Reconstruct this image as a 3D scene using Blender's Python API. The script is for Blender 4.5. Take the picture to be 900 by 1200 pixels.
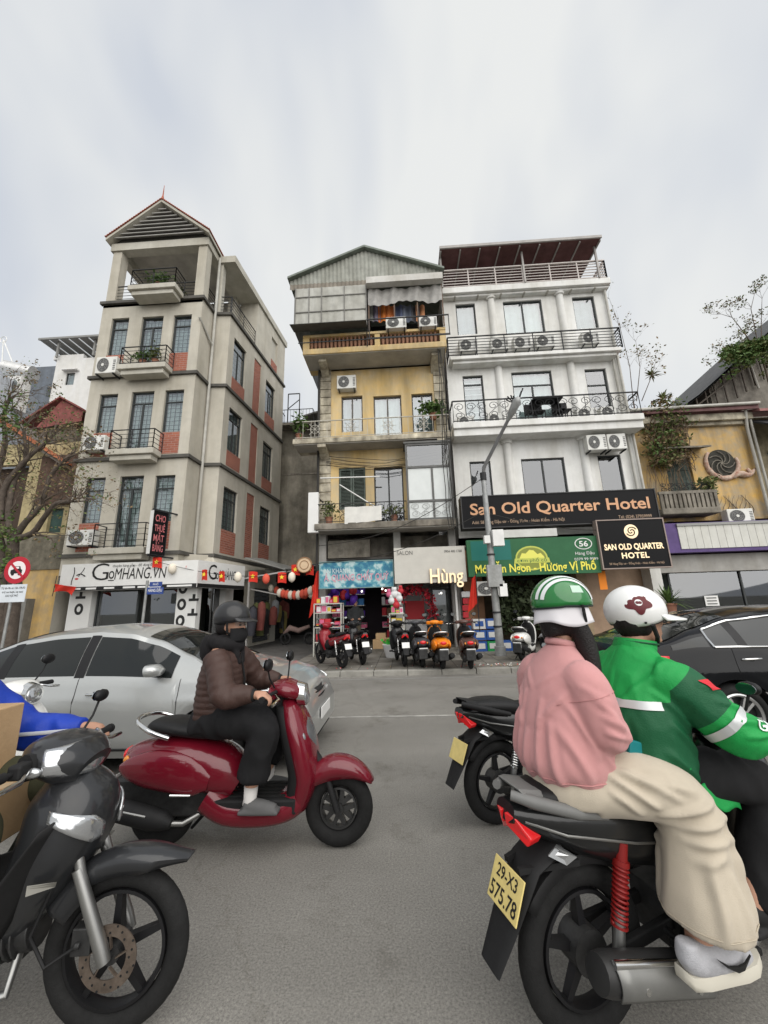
import bpy, bmesh, math, random
from mathutils import Vector, Matrix, noise
from math import sin, cos, pi, radians as R
random.seed(7)
for o in list(bpy.data.objects): bpy.data.objects.remove(o)
S = bpy.context.scene
COL = S.collection
# ---------------------------------------------------------------- camera
FPX, CH = 455.0, 1.6
_p, _r, _y = R(13.6), R(1.7), R(2.6)
FWD = Vector((-sin(_y)*cos(_p), cos(_y)*cos(_p), sin(_p)))
_r0 = Vector((cos(_y), sin(_y), 0)); _u0 = _r0.cross(FWD)
UPV = _u0*cos(_r) + _r0*sin(_r); RGT = FWD.cross(UPV)
CO = Vector((0, 0, CH))
cd = bpy.data.cameras.new('camera'); cam = bpy.data.objects.new('camera', cd); COL.objects.link(cam)
cd.sensor_fit = 'VERTICAL'; cd.sensor_height = 36; cd.lens = FPX/1200*36
cd.clip_start = 0.05; cd.clip_end = 3000
m = Matrix((RGT, UPV, -FWD)).transposed().to_4x4(); m.translation = CO
cam.matrix_world = m
S.camera = cam
# ---------------------------------------------------------------- sky, sun, exposure
SUN_EL, SUN_AZ = 42, 152        # degrees; azimuth clockwise from +Y (the sun is behind the camera)
w = bpy.data.worlds.new('World'); S.world = w; w.use_nodes = True
nt = w.node_tree; N = nt.nodes; Lk = nt.links; N.clear()
out = N.new('ShaderNodeOutputWorld'); bg = N.new('ShaderNodeBackground'); Lk.new(bg.outputs[0], out.inputs[0])
sky = N.new('ShaderNodeTexSky'); sky.sky_type = 'NISHITA'; sky.sun_disc = False
sky.sun_elevation = R(SUN_EL); sky.sun_rotation = R(SUN_AZ); sky.air_density = 1.5; sky.dust_density = 4
tc = N.new('ShaderNodeTexCoord'); mp = N.new('ShaderNodeMapping'); mp.inputs['Scale'].default_value = (1.6, 1.0, 0.55)
mp.inputs['Rotation'].default_value = (0, R(18), R(25))
nz = N.new('ShaderNodeTexNoise'); nz.inputs['Scale'].default_value = 2.3; nz.inputs['Detail'].default_value = 3; nz.inputs['Roughness'].default_value = .45; nz.inputs['Distortion'].default_value = .25
Lk.new(tc.outputs['Generated'], mp.inputs[0]); Lk.new(mp.outputs[0], nz.inputs['Vector'])
cr = N.new('ShaderNodeValToRGB'); Lk.new(nz.outputs[0], cr.inputs[0])
cr.color_ramp.elements[0].position = .36; cr.color_ramp.elements[0].color = (6.2, 6.55, 7.15, 1)
cr.color_ramp.elements[1].position = .62; cr.color_ramp.elements[1].color = (8.2, 8.3, 8.2, 1)
mx = N.new('ShaderNodeMix'); mx.data_type = 'RGBA'; mx.inputs[0].default_value = .93
Lk.new(sky.outputs[0], mx.inputs[6]); Lk.new(cr.outputs[0], mx.inputs[7]); Lk.new(mx.outputs[2], bg.inputs[0])
bg.inputs[1].default_value = 0.05
sl = bpy.data.lights.new('sun', 'SUN'); sl.energy = 1.5; sl.angle = R(85); sl.color = (1.0, .97, .93)
so = bpy.data.objects.new('sun', sl); COL.objects.link(so)
_sd = Vector((sin(R(SUN_AZ))*cos(R(SUN_EL)), cos(R(SUN_AZ))*cos(R(SUN_EL)), sin(R(SUN_EL))))
so.rotation_euler = (-_sd).to_track_quat('-Z', 'Y').to_euler(); so.location = _sd*60
S.view_settings.view_transform = 'Standard'; S.view_settings.look = 'None'
S.view_settings.exposure = 1.1; S.view_settings.gamma = 1
# ---------------------------------------------------------------- pixel of the photograph -> point at a real distance
def ray(px, py): return FWD + RGT*((px-450)/FPX) - UPV*((py-600)/FPX)
def atY(px, py, Y): d = ray(px, py); return CO + d*(Y/d.y)
def atZ(px, py, Z): d = ray(px, py); return CO + d*((Z-CH)/d.z)
class Face:
    """vertical building face: u runs along it, d is out from it, z is up"""
    def __init__(s, o, u, n): s.o = Vector((o[0], o[1], 0)); s.u = Vector((u[0], u[1], 0)).normalized(); s.n = Vector((n[0], n[1], 0)).normalized()
    def P(s, u, d, z): v = s.o + s.u*u + s.n*d; return (v.x, v.y, z)
    def pt(s, px, py, d=0):
        r = ray(px, py); o = s.o + s.n*d; t = (o - Vector((CO.x, CO.y, 0))).dot(s.n)/r.dot(s.n); p = CO + r*t
        return (p - s.o).dot(s.u), p.z
    def rect(s, x0, y0, x1, y1, d=0):
        ym, xm = (y0+y1)/2, (x0+x1)/2
        return (s.pt(x0, ym, d)[0], s.pt(x1, ym, d)[0], s.pt(xm, y1, d)[1], s.pt(xm, y0, d)[1])
def front(Y): return Face((0, Y), (1, 0), (0, -1))
# ---------------------------------------------------------------- mesh builder
WL = {}
class MB:
    def __init__(s): s.v = []; s.f = []; s.m = []
    def add(s, vs, fs, mi=0):
        b = len(s.v); s.v += [tuple(v) for v in vs]; s.f += [tuple(b+i for i in f) for f in fs]; s.m += [mi]*len(fs); return s
    def hexa(s, p, mi=0):
        return s.add(p, [(0,3,2,1),(4,5,6,7),(0,1,5,4),(1,2,6,5),(2,3,7,6),(3,0,4,7)], mi)
    def box(s, x0, x1, y0, y1, z0, z1, mi=0):
        return s.hexa([(x0,y0,z0),(x1,y0,z0),(x1,y1,z0),(x0,y1,z0),(x0,y0,z1),(x1,y0,z1),(x1,y1,z1),(x0,y1,z1)], mi)
    def fbox(s, F, u0, u1, d0, d1, z0, z1, mi=0):
        return s.hexa([F.P(u0,d1,z0),F.P(u1,d1,z0),F.P(u1,d0,z0),F.P(u0,d0,z0),F.P(u0,d1,z1),F.P(u1,d1,z1),F.P(u1,d0,z1),F.P(u0,d0,z1)], mi)
    def beam(s, p, q, w=.02, h=None, mi=0):
        p, q = Vector(p), Vector(q); h = h or w; d = (q-p)
        if d.length < 1e-6: return s
        d.normalize(); a = d.cross(Vector((0,0,1)))
        if a.length < 1e-3: a = Vector((1,0,0))
        a.normalize(); b = a.cross(d); a *= w/2; b *= h/2
        return s.hexa([p-a-b,p+a-b,p+a+b,p-a+b,q-a-b,q+a-b,q+a+b,q-a+b], mi)
    def tube(s, pts, r, n=8, mi=0, cap=True):
        pts = [Vector(p) for p in pts]; k = len(pts); rs = r if isinstance(r, (list, tuple)) else [r]*k
        t0 = (pts[1]-pts[0]).normalized(); a = t0.cross(Vector((.1,.2,1)))
        if a.length < 1e-3: a = t0.cross(Vector((1,0,0)))
        a.normalize(); rings = []
        for i, p in enumerate(pts):
            t = (pts[min(i+1,k-1)]-pts[max(i-1,0)])
            if t.length < 1e-9: t = t0
            t.normalize(); a = (a - t*a.dot(t)).normalized(); b = t.cross(a)
            rings.append([p + (a*cos(2*pi*j/n) + b*sin(2*pi*j/n))*rs[i] for j in range(n)])
        return s.loft(rings, mi=mi, cap=cap)
    def cyl(s, p, q, r, r2=None, n=14, mi=0): return s.tube([p, q], [r, r if r2 is None else r2], n, mi)
    def loft(s, rings, mi=0, cap=True, closed=True, cyc=False):
        n = len(rings[0]); vs = [v for r in rings for v in r]; fs = []; k = len(rings)
        for i in range(k if cyc else k-1):
            i2 = (i+1) % k
            for j in range(n if closed else n-1):
                j2 = (j+1) % n; fs.append((i*n+j, i*n+j2, i2*n+j2, i2*n+j))
        if cap and closed and not cyc: fs += [tuple(reversed(range(n))), tuple((k-1)*n+j for j in range(n))]
        return s.add(vs, fs, mi)
    def prism(s, poly, fn, d0, d1, mi=0):
        n = len(poly); vs = [fn(a, b, d0) for a, b in poly] + [fn(a, b, d1) for a, b in poly]
        return s.add(vs, [tuple(range(n)), tuple(reversed(range(n, 2*n)))] + [(i, n+i, n+(i+1)%n, (i+1)%n) for i in range(n)], mi)
    def ell(s, c, rx, ry, rz, n=16, k=10, mi=0, z0=-1, z1=1):
        rings = []
        for i in range(k+1):
            t = z0 + (z1-z0)*i/k; a = math.asin(max(-1, min(1, t))); rr = max(cos(a), .02)
            rings.append([(c[0]+rx*rr*cos(2*pi*j/n), c[1]+ry*rr*sin(2*pi*j/n), c[2]+rz*sin(a)) for j in range(n)])
        return s.loft(rings, mi)
    def torus(s, c, ax, R0, rx, rz=None, n=36, k=10, mi=0):
        """ring round axis ax; rx radial, rz axial section radius"""
        ax = Vector(ax).normalized(); a = ax.cross(Vector((0,0,1)))
        if a.length < 1e-3: a = Vector((1,0,0))
        a.normalize(); b = ax.cross(a); rz = rz or rx; rings = []; c = Vector(c)
        for i in range(n):
            e = a*cos(2*pi*i/n) + b*sin(2*pi*i/n)
            rings.append([c + e*(R0 + rx*cos(2*pi*j/k)) + ax*(rz*sin(2*pi*j/k)) for j in range(k)])
        return s.loft(rings, mi, cyc=True)
    def grid(s, fn, nu, nv, mi=0):
        vs = [fn(i/nu, j/nv) for j in range(nv+1) for i in range(nu+1)]
        return s.add(vs, [(j*(nu+1)+i, j*(nu+1)+i+1, (j+1)*(nu+1)+i+1, (j+1)*(nu+1)+i) for j in range(nv) for i in range(nu)], mi)
    def build(s, name, mats, parent=None, smooth=None, bevel=0, sub=0, solid=0, fix=True):
        me = bpy.data.meshes.new(name); me.from_pydata(s.v, [], s.f); mats = mats if isinstance(mats, (list, tuple)) else [mats]
        for mm in mats: me.materials.append(mm)
        if len(mats) > 1: me.polygons.foreach_set('material_index', s.m)
        if fix:
            bm = bmesh.new(); bm.from_mesh(me); bmesh.ops.recalc_face_normals(bm, faces=bm.faces); bm.to_mesh(me); bm.free()
        if smooth is not None:
            me.polygons.foreach_set('use_smooth', [True]*len(me.polygons))
            if smooth < 180: me.set_sharp_from_angle(angle=R(smooth))
        o = bpy.data.objects.new(name, me); COL.objects.link(o)
        if sub: q = o.modifiers.new('sub', 'SUBSURF'); q.levels = q.render_levels = sub
        if solid: q = o.modifiers.new('solid', 'SOLIDIFY'); q.thickness = solid; q.offset = 0
        if bevel:
            q = o.modifiers.new('bevel', 'BEVEL'); q.width = bevel; q.segments = 2; q.limit_method = 'ANGLE'; q.angle_limit = R(40)
        if parent is not None:
            o.parent = parent; o.location = -WL.get(parent.name, Vector())
        return o
def thing(name, label, cat, loc=(0,0,0), rz=0, group=None, world=False, rx=0):
    o = bpy.data.objects.new(name, None); COL.objects.link(o); o.location = loc; o.rotation_euler = (rx, 0, rz); o.empty_display_size = .2
    if world: WL[o.name] = Vector(loc)
    return tag(o, label, cat, group)
def tag(o, label=None, cat=None, group=None, kind=None):
    if label: o['label'] = label
    if cat: o['category'] = cat
    if group: o['group'] = group
    if kind: o['kind'] = kind
    return o
def copy_tree(o, parent=None, swap=None):
    c = o.copy(); COL.objects.link(c); c.parent = parent
    if swap and c.type == 'MESH':
        for sl_ in c.material_slots:
            if sl_.material and sl_.material.name in swap:
                mm = swap[sl_.material.name]; sl_.link = 'OBJECT'; sl_.material = mm
    for ch in list(o.children): copy_tree(ch, c, swap)
    return c
def put(o, loc, rz=0, label=None, rx=0):
    o.location = loc; o.rotation_euler = (rx, 0, rz)
    if label: o['label'] = label
    return o
# ---------------------------------------------------------------- materials
MATS = {}
def M(name, col, rough=.6, metal=0, var=0, vscale=3, bump=0, bscale=60, streak=0, coat=0, emit=0, spec=.28, vcol=None, sheen=0, trans=0):
    if name in MATS: return MATS[name]
    mt = bpy.data.materials.new(name); MATS[name] = mt; mt.use_nodes = True
    t = mt.node_tree; nn = t.nodes; lk = t.links; b = nn['Principled BSDF']
    b.inputs['Base Color'].default_value = (*col, 1); b.inputs['Roughness'].default_value = rough; b.inputs['Metallic'].default_value = metal
    b.inputs['Specular IOR Level'].default_value = spec; b.inputs['Coat Weight'].default_value = coat; b.inputs['Coat Roughness'].default_value = .06
    if sheen: b.inputs['Sheen Weight'].default_value = sheen
    if trans: b.inputs['Transmission Weight'].default_value = trans
    if emit: b.inputs['Emission Color'].default_value = (*col, 1); b.inputs['Emission Strength'].default_value = emit
    if var or bump or streak: c = nn.new('ShaderNodeTexCoord')
    src = None
    if var:
        n1 = nn.new('ShaderNodeTexNoise'); n1.inputs['Scale'].default_value = vscale; n1.inputs['Detail'].default_value = 8; n1.inputs['Roughness'].default_value = .65
        lk.new(c.outputs['Object'], n1.inputs['Vector'])
        rp = nn.new('ShaderNodeValToRGB'); lk.new(n1.outputs[0], rp.inputs[0]); rp.color_ramp.elements[0].position = .33; rp.color_ramp.elements[1].position = .68
        lo = vcol or tuple(x*(1-var) for x in col)
        rp.color_ramp.elements[0].color = (*lo, 1); rp.color_ramp.elements[1].color = (*[min(1, x*(1+var*.35)) for x in col], 1); src = rp.outputs[0]
        rr = nn.new('ShaderNodeMapRange'); lk.new(n1.outputs[0], rr.inputs[0]); rr.inputs[3].default_value = min(1, rough*1.2); rr.inputs[4].default_value = rough*.85; lk.new(rr.outputs[0], b.inputs['Roughness'])
    if streak:
        mp_ = nn.new('ShaderNodeMapping'); mp_.inputs['Scale'].default_value = (1.1, 1.1, .16); lk.new(c.outputs['Object'], mp_.inputs[0])
        n2 = nn.new('ShaderNodeTexNoise'); n2.inputs['Scale'].default_value = 1.3; n2.inputs['Detail'].default_value = 9; n2.inputs['Roughness'].default_value = .62; n2.inputs['Distortion'].default_value = .4; lk.new(mp_.outputs[0], n2.inputs['Vector'])
        rs = nn.new('ShaderNodeValToRGB'); lk.new(n2.outputs[0], rs.inputs[0]); rs.color_ramp.elements[0].position = .30; rs.color_ramp.elements[1].position = .62
        k = 1-streak; rs.color_ramp.elements[0].color = (k, k*.98, k*.93, 1); rs.color_ramp.elements[1].color = (1, 1, 1, 1)
        mm = nn.new('ShaderNodeMix'); mm.data_type = 'RGBA'; mm.blend_type = 'MULTIPLY'; mm.inputs[0].default_value = 1
        if src: lk.new(src, mm.inputs[6])
        else: mm.inputs[6].default_value = (*col, 1)
        lk.new(rs.outputs[0], mm.inputs[7]); src = mm.outputs[2]
    if src: lk.new(src, b.inputs['Base Color'])
    if bump:
        n3 = nn.new('ShaderNodeTexNoise'); n3.inputs['Scale'].default_value = bscale; n3.inputs['Detail'].default_value = 5; lk.new(c.outputs['Object'], n3.inputs['Vector'])
        bp = nn.new('ShaderNodeBump'); bp.inputs['Strength'].default_value = bump; bp.inputs['Distance'].default_value = .02; lk.new(n3.outputs[0], bp.inputs['Height']); lk.new(bp.outputs[0], b.inputs['Normal'])
    return mt
def glass_mat(name, tint=(1,1,1), refl=.1, rough=.02):
    mt = bpy.data.materials.new(name); MATS[name] = mt; mt.use_nodes = True; t = mt.node_tree; nn = t.nodes; lk = t.links; nn.clear()
    o = nn.new('ShaderNodeOutputMaterial'); mx_ = nn.new('ShaderNodeMixShader'); tr = nn.new('ShaderNodeBsdfTransparent'); gl = nn.new('ShaderNodeBsdfGlossy'); fr = nn.new('ShaderNodeFresnel')
    tr.inputs[0].default_value = (*tint, 1); gl.inputs['Roughness'].default_value = rough; gl.inputs['Color'].default_value = (.95,.97,1,1); fr.inputs[0].default_value = 1.5
    ad = nn.new('ShaderNodeMath'); ad.operation = 'ADD'; ad.use_clamp = True; ad.inputs[1].default_value = refl
    ge = nn.new('ShaderNodeNewGeometry'); fb = nn.new('ShaderNodeMath'); fb.operation = 'SUBTRACT'; fb.inputs[0].default_value = 1; lk.new(ge.outputs['Backfacing'], fb.inputs[1]); mu = nn.new('ShaderNodeMath'); mu.operation = 'MULTIPLY'; lk.new(fr.outputs[0], ad.inputs[0]); lk.new(ad.outputs[0], mu.inputs[0]); lk.new(fb.outputs[0], mu.inputs[1]); lk.new(mu.outputs[0], mx_.inputs[0]); lk.new(tr.outputs[0], mx_.inputs[1]); lk.new(gl.outputs[0], mx_.inputs[2]); lk.new(mx_.outputs[0], o.inputs[0])
    return mt
def brick_mat(name, c1, c2, mortar, scale):
    mt = M(name, c1, .85); t = mt.node_tree; nn = t.nodes; lk = t.links; b = nn['Principled BSDF']
    c = nn.new('ShaderNodeTexCoord'); sp = nn.new('ShaderNodeSeparateXYZ'); lk.new(c.outputs['Object'], sp.inputs[0])
    ad = nn.new('ShaderNodeMath'); lk.new(sp.outputs[0], ad.inputs[0]); lk.new(sp.outputs[1], ad.inputs[1])
    cb = nn.new('ShaderNodeCombineXYZ'); lk.new(ad.outputs[0], cb.inputs[0]); lk.new(sp.outputs[2], cb.inputs[1])
    k = nn.new('ShaderNodeTexBrick'); k.inputs['Color1'].default_value = (*c1,1); k.inputs['Color2'].default_value = (*c2,1); k.inputs['Mortar'].default_value = (*mortar,1)
    k.inputs['Scale'].default_value = scale; k.inputs['Mortar Size'].default_value = .02; k.inputs['Row Height'].default_value = .3; k.inputs['Brick Width'].default_value = .9
    lk.new(cb.outputs[0], k.inputs['Vector']); lk.new(k.outputs[0], b.inputs['Base Color'])
    bp = nn.new('ShaderNodeBump'); bp.inputs['Strength'].default_value = .5; bp.inputs['Distance'].default_value = .01; bp.invert = True; lk.new(k.outputs['Fac'], bp.inputs['Height']); lk.new(bp.outputs[0], b.inputs['Normal'])
    return mt
# ---------------------------------------------------------------- lettering
def text(body, fn, u, z, h, mat, parent, w=None, align='LEFT', depth=.01, name='lettering', bold=0, shear=0, space=1):
    """flat lettering: fn(u, z, d) -> point; u, z lower left (or centre) of the line, h cap height, w total width if given"""
    cu = bpy.data.curves.new('t', 'FONT'); cu.body = body; cu.extrude = 0; cu.offset = bold; cu.shear = shear; cu.space_character = space; cu.resolution_u = 3
    ob = bpy.data.objects.new('t', cu); COL.objects.link(ob); dg = bpy.context.evaluated_depsgraph_get()
    me = bpy.data.meshes.new_from_object(ob.evaluated_get(dg)); bpy.data.objects.remove(ob)
    if not len(me.vertices): return None
    xs = [v.co.x for v in me.vertices]; x0, x1 = min(xs), max(xs); sc = h/.72; sx = (w/(x1-x0)) if w else sc
    tw = (x1-x0)*sx; off = {'LEFT': 0, 'CENTER': -tw/2, 'RIGHT': -tw}[align]
    b = MB(); b.add([fn(u+off+(v.co.x-x0)*sx, z+v.co.y*sc, depth) for v in me.vertices], [tuple(p.vertices) for p in me.polygons])
    bpy.data.meshes.remove(me)
    return b.build(name, mat, parent, fix=False)
# ================================================================ common materials
beige = M('beige_render', (.53,.50,.43), .85, var=.14, vscale=1.2, bump=.25, bscale=90, streak=.22)
ledge_m = M('ledge_paint', (.10,.095,.085), .8, var=.3)
trim_b = M('beige_trim', (.50,.48,.42), .8, var=.12, streak=.2)
dkframe = M('dark_frame', (.045,.05,.05), .5, var=.2)
iron = M('black_iron', (.025,.026,.028), .55, var=.2)
brick = brick_mat('red_brick', (.36,.125,.08), (.27,.09,.06), (.36,.28,.24), 3.2)
glass = glass_mat('window_glass', (.84,.89,.89), .14)
glass_dk = glass_mat('tinted_glass', (.30,.36,.36), .10)
curtain_w = M('white_curtain', (.50,.53,.52), .9, var=.12)
curtain_g = M('grey_curtain', (.30,.33,.34), .9, var=.2)
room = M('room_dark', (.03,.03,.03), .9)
yellow = M('yellow_render', (.68,.48,.20), .88, var=.3, vscale=1.3, bump=.3, bscale=70, streak=.38, vcol=(.60,.50,.33))
yellow_old = M('old_yellow_render', (.62,.38,.10), .9, var=.45, vscale=1.9, bump=.5, bscale=50, streak=.45, vcol=(.42,.36,.27))
cream = M('cream_plaster', (.60,.55,.43), .88, var=.55, vscale=3.2, streak=.55, vcol=(.27,.24,.19))
grimy = M('grimy_concrete', (.27,.245,.205), .92, var=.5, vscale=2.4, bump=.5, bscale=40, streak=.5)
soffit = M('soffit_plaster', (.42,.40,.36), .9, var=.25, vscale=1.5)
white = M('white_render', (.76,.76,.74), .8, var=.10, vscale=2.2, streak=.24, bump=.15)
whitem = M('white_metal', (.74,.74,.72), .5, var=.12)
acw = M('ac_white', (.72,.72,.69), .5, var=.12, streak=.15)
acd = M('ac_grille', (.10,.10,.10), .5)
pvc = M('pvc_pipe', (.52,.51,.47), .5, var=.2, streak=.3)
maroon = M('maroon_metal', (.17,.08,.08), .6, var=.3, streak=.3)
pinkroof = M('faded_red_roof', (.36,.17,.165), .75, var=.3, streak=.35)
greyroof = M('grey_corrugated', (.36,.37,.33), .6, var=.25, streak=.35)
tin = M('pale_tin', (.50,.50,.46), .5, var=.2, streak=.35)
tilered = M('red_tile', (.40,.13,.085), .8, var=.35, vscale=5)
leaf = M('leaf_green', (.085,.15,.035), .6, var=.5, vscale=9)
leaf2 = M('leaf_olive', (.13,.155,.05), .65, var=.5, vscale=9)
leafd = M('leaf_dry', (.21,.15,.08), .75, var=.4, vscale=9)
bark = M('bark', (.10,.08,.065), .9, var=.4, vscale=8, bump=.5)
pot_m = M('clay_pot', (.30,.14,.09), .8, var=.3)
def wall(F, u0, u1, z0, z1, holes, mat, root, name='wall', dep=.2):
    b = MB(); us = sorted({u0, u1, *[h[0] for h in holes], *[h[1] for h in holes]}); zs = sorted({z0, z1, *[h[2] for h in holes], *[h[3] for h in holes]})
    us = [u for u in us if u0 <= u <= u1]; zs = [z for z in zs if z0 <= z <= z1]
    for i in range(len(us)-1):
        for j in range(len(zs)-1):
            a, c = (us[i]+us[i+1])/2, (zs[j]+zs[j+1])/2
            if any(h[0] < a < h[1] and h[2] < c < h[3] for h in holes): continue
            b.add([F.P(us[i],0,zs[j]),F.P(us[i+1],0,zs[j]),F.P(us[i+1],0,zs[j+1]),F.P(us[i],0,zs[j+1])], [(0,1,2,3)])
    for h in holes:
        q = [(h[0],h[2]),(h[1],h[2]),(h[1],h[3]),(h[0],h[3])]
        for k in range(4):
            a, c = q[k], q[(k+1)%4]
            b.add([F.P(a[0],0,a[1]),F.P(c[0],0,c[1]),F.P(c[0],-dep,c[1]),F.P(a[0],-dep,a[1])], [(0,1,2,3)])
    return b.build(name, mat, root, fix=False)
def window(F, root, r, cols=2, tr=0, rows=1, d=-.1, fw=.05, frame=dkframe, gl=None, cur=None, grille=None, name='window', lo=0, bars=0):
    """frame with one pane object per light; tr = height of the top light; lo = solid kick panel"""
    u0, u1, z0, z1 = r; b = MB()
    for a in ((u0,u0+fw,z0,z1),(u1-fw,u1,z0,z1),(u0+fw,u1-fw,z0,z0+fw),(u0+fw,u1-fw,z1-fw,z1)): b.fbox(F, a[0],a[1],d-.04,d+.03,a[2],a[3])
    zt = z1-fw-tr if tr else z1-fw
    if tr: b.fbox(F, u0+fw,u1-fw,d-.04,d+.025,zt-fw,zt)
    if lo: b.fbox(F, u0+fw,u1-fw,d-.03,d+.015,z0+fw,z0+fw+lo)
    zb = z0+fw+lo; zz = zt-(fw if tr else 0); panes = []
    w_ = (u1-u0-2*fw)/cols; hh = (zz-zb)/rows
    for i in range(cols):
        if i: b.fbox(F, u0+fw+i*w_-fw*.6,u0+fw+i*w_+fw*.6,d-.04,d+.025,zb,zz)
        for j in range(rows):
            if j and i == 0: b.fbox(F, u0+fw,u1-fw,d-.04,d+.02,zb+j*hh-fw*.3,zb+j*hh+fw*.3)
            g = fw*.3; panes.append((u0+fw+i*w_+g*(i>0), u0+fw+(i+1)*w_-g*(i<cols-1), zb+j*hh, zb+(j+1)*hh))
    if tr: panes.append((u0+fw, u1-fw, zt, z1-fw))
    o = b.build(name, frame, root)
    for p in panes: MB().fbox(F, p[0],p[1],d-.012,d-.004,p[2],p[3]).build('pane', gl or glass, o)
    if cur:
        k = random.random()*6; n = max(10, int((u1-u0)/.06))
        MB().grid(lambda s_, t_: F.P(u0+fw+(u1-u0-2*fw)*s_, d-.11+.02*sin(s_*n*1.1+k)+.008*sin(s_*31), z0+fw+(z1-z0-2*fw)*t_), n, 1).build('curtain', cur, o, smooth=180)
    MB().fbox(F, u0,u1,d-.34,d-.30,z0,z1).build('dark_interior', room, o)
    if grille:
        g = MB(); nv, nh = grille
        for i in range(1, nv): g.fbox(F, u0+(u1-u0)*i/nv-.008,u0+(u1-u0)*i/nv+.008,d-.075,d-.06,z0+fw,z1-fw)
        for j in range(1, nh): g.fbox(F, u0+fw,u1-fw,d-.06,d-.048,z0+(z1-z0)*j/nh-.008,z0+(z1-z0)*j/nh+.008)
        g.build('grille', dkframe if bars == 0 else whitem, o)
    return o
def railing(F, u0, u1, d, z0, z1, root, mat=iron, step=.13, hbars=0, back=0., t=.02, name='railing', sides=True):
    b = MB(); runs = [((u0,d),(u1,d))] + ([((u0,back),(u0,d)),((u1,back),(u1,d))] if sides else [])
    for (a, c) in runs:
        b.beam(F.P(*a,z1), F.P(*c,z1), t*2, t*1.4); b.beam(F.P(*a,z0+.06), F.P(*c,z0+.06), t*1.2, t)
        L = math.hypot(a[0]-c[0], a[1]-c[1]); n = max(1, round(L/(step if not hbars else 1.1)))
        for i in range(n+1):
            p = F.P(a[0]+(c[0]-a[0])*i/n, a[1]+(c[1]-a[1])*i/n, 0); tt = t*(1.3 if hbars else .7)
            b.beam((p[0],p[1],z0), (p[0],p[1],z1), tt, tt)
        for j in range(hbars):
            z = z0+.06+(z1-z0-.06)*(j+1)/(hbars+1); b.beam(F.P(*a,z), F.P(*c,z), t*.8, t*.8)
    return b.build(name, mat, root)
def curls(F, u0, u1, d, z0, z1, n, root, mat=iron, r=.012, name='scrollwork'):
    b = MB()
    for i in range(n):
        a = u0+(u1-u0)*(i+.5)/n; hw = (u1-u0)/n*.45; zc = (z0+z1)/2; hh = (z1-z0)*.45; sg = 1 if i % 2 else -1
        pts = []
        for k in range(15):
            t = k/14; rr = 1-.75*t; an = t*2.6*pi
            pts.append(F.P(a+sg*hw*rr*cos(an), d, zc+hh*.5+hh*.5*rr*sin(an)))
        b.tube(pts, r, 4)
        b.tube([F.P(a-sg*hw*rr_*cos(an_), d, zc-hh*.5-hh*.5*rr_*sin(an_)) for rr_, an_ in [(1-.75*k/14, k/14*2.6*pi) for k in range(15)]], r, 4)
        b.tube([F.P(a+sg*hw, d, zc+hh*.5), F.P(a-sg*hw, d, zc-hh*.5)], r, 4)
    return b.build(name, mat, root)
def leaves(b, c, rad, n, size, rng, mi=0, flat=.8):
    for _ in range(n):
        v = Vector((rng.gauss(0,.5), rng.gauss(0,.5), rng.gauss(0,.5)*flat)); 
        if v.length > 1.25: v *= 1.25/v.length
        p = Vector(c) + Vector((v.x*rad[0], v.y*rad[1], v.z*rad[2])); a = Vector((rng.uniform(-1,1), rng.uniform(-1,1), rng.uniform(-.6,.8))).normalized()
        q = a.cross(Vector((rng.uniform(-1,1), rng.uniform(-1,1), rng.uniform(-1,1))));
        if q.length < .05: continue
        q.normalize(); L = size*rng.uniform(.6,1.3); W = L*.28
        b.add([p, p+a*L*.5+q*W, p+a*L, p+a*L*.5-q*W], [(0,1,2,3)], mi)
def plant(name, label, loc, rad, n, size, mat, grp=None, pot=True, seed=1, pr=.14, cat='plant'):
    t = thing(name, label, cat, loc, 0, grp); rng = random.Random(seed); h = .22 if pot else 0
    if pot: MB().tube([(0,0,0),(0,0,h*.9),(0,0,h*.9),(0,0,h)], [pr*.7,pr*.95,pr*1.1,pr*1.1], 12).build('pot', pot_m, t, smooth=40)
    b = MB(); leaves(b, (0,0,h+rad[2]*.8), rad, n, size, rng); b.build('foliage', mat, t)
    s_ = MB()
    for k in range(5):
        s_.tube([(0,0,h*.5),(rad[0]*.3*cos(k*1.3),rad[1]*.3*sin(k*1.3),h+rad[2]*.6),(rad[0]*.6*cos(k*1.3),rad[1]*.6*sin(k*1.3),h+rad[2]*1.2)], [.012,.009,.004], 5)
    s_.build('stem', bark, t); return t
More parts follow.
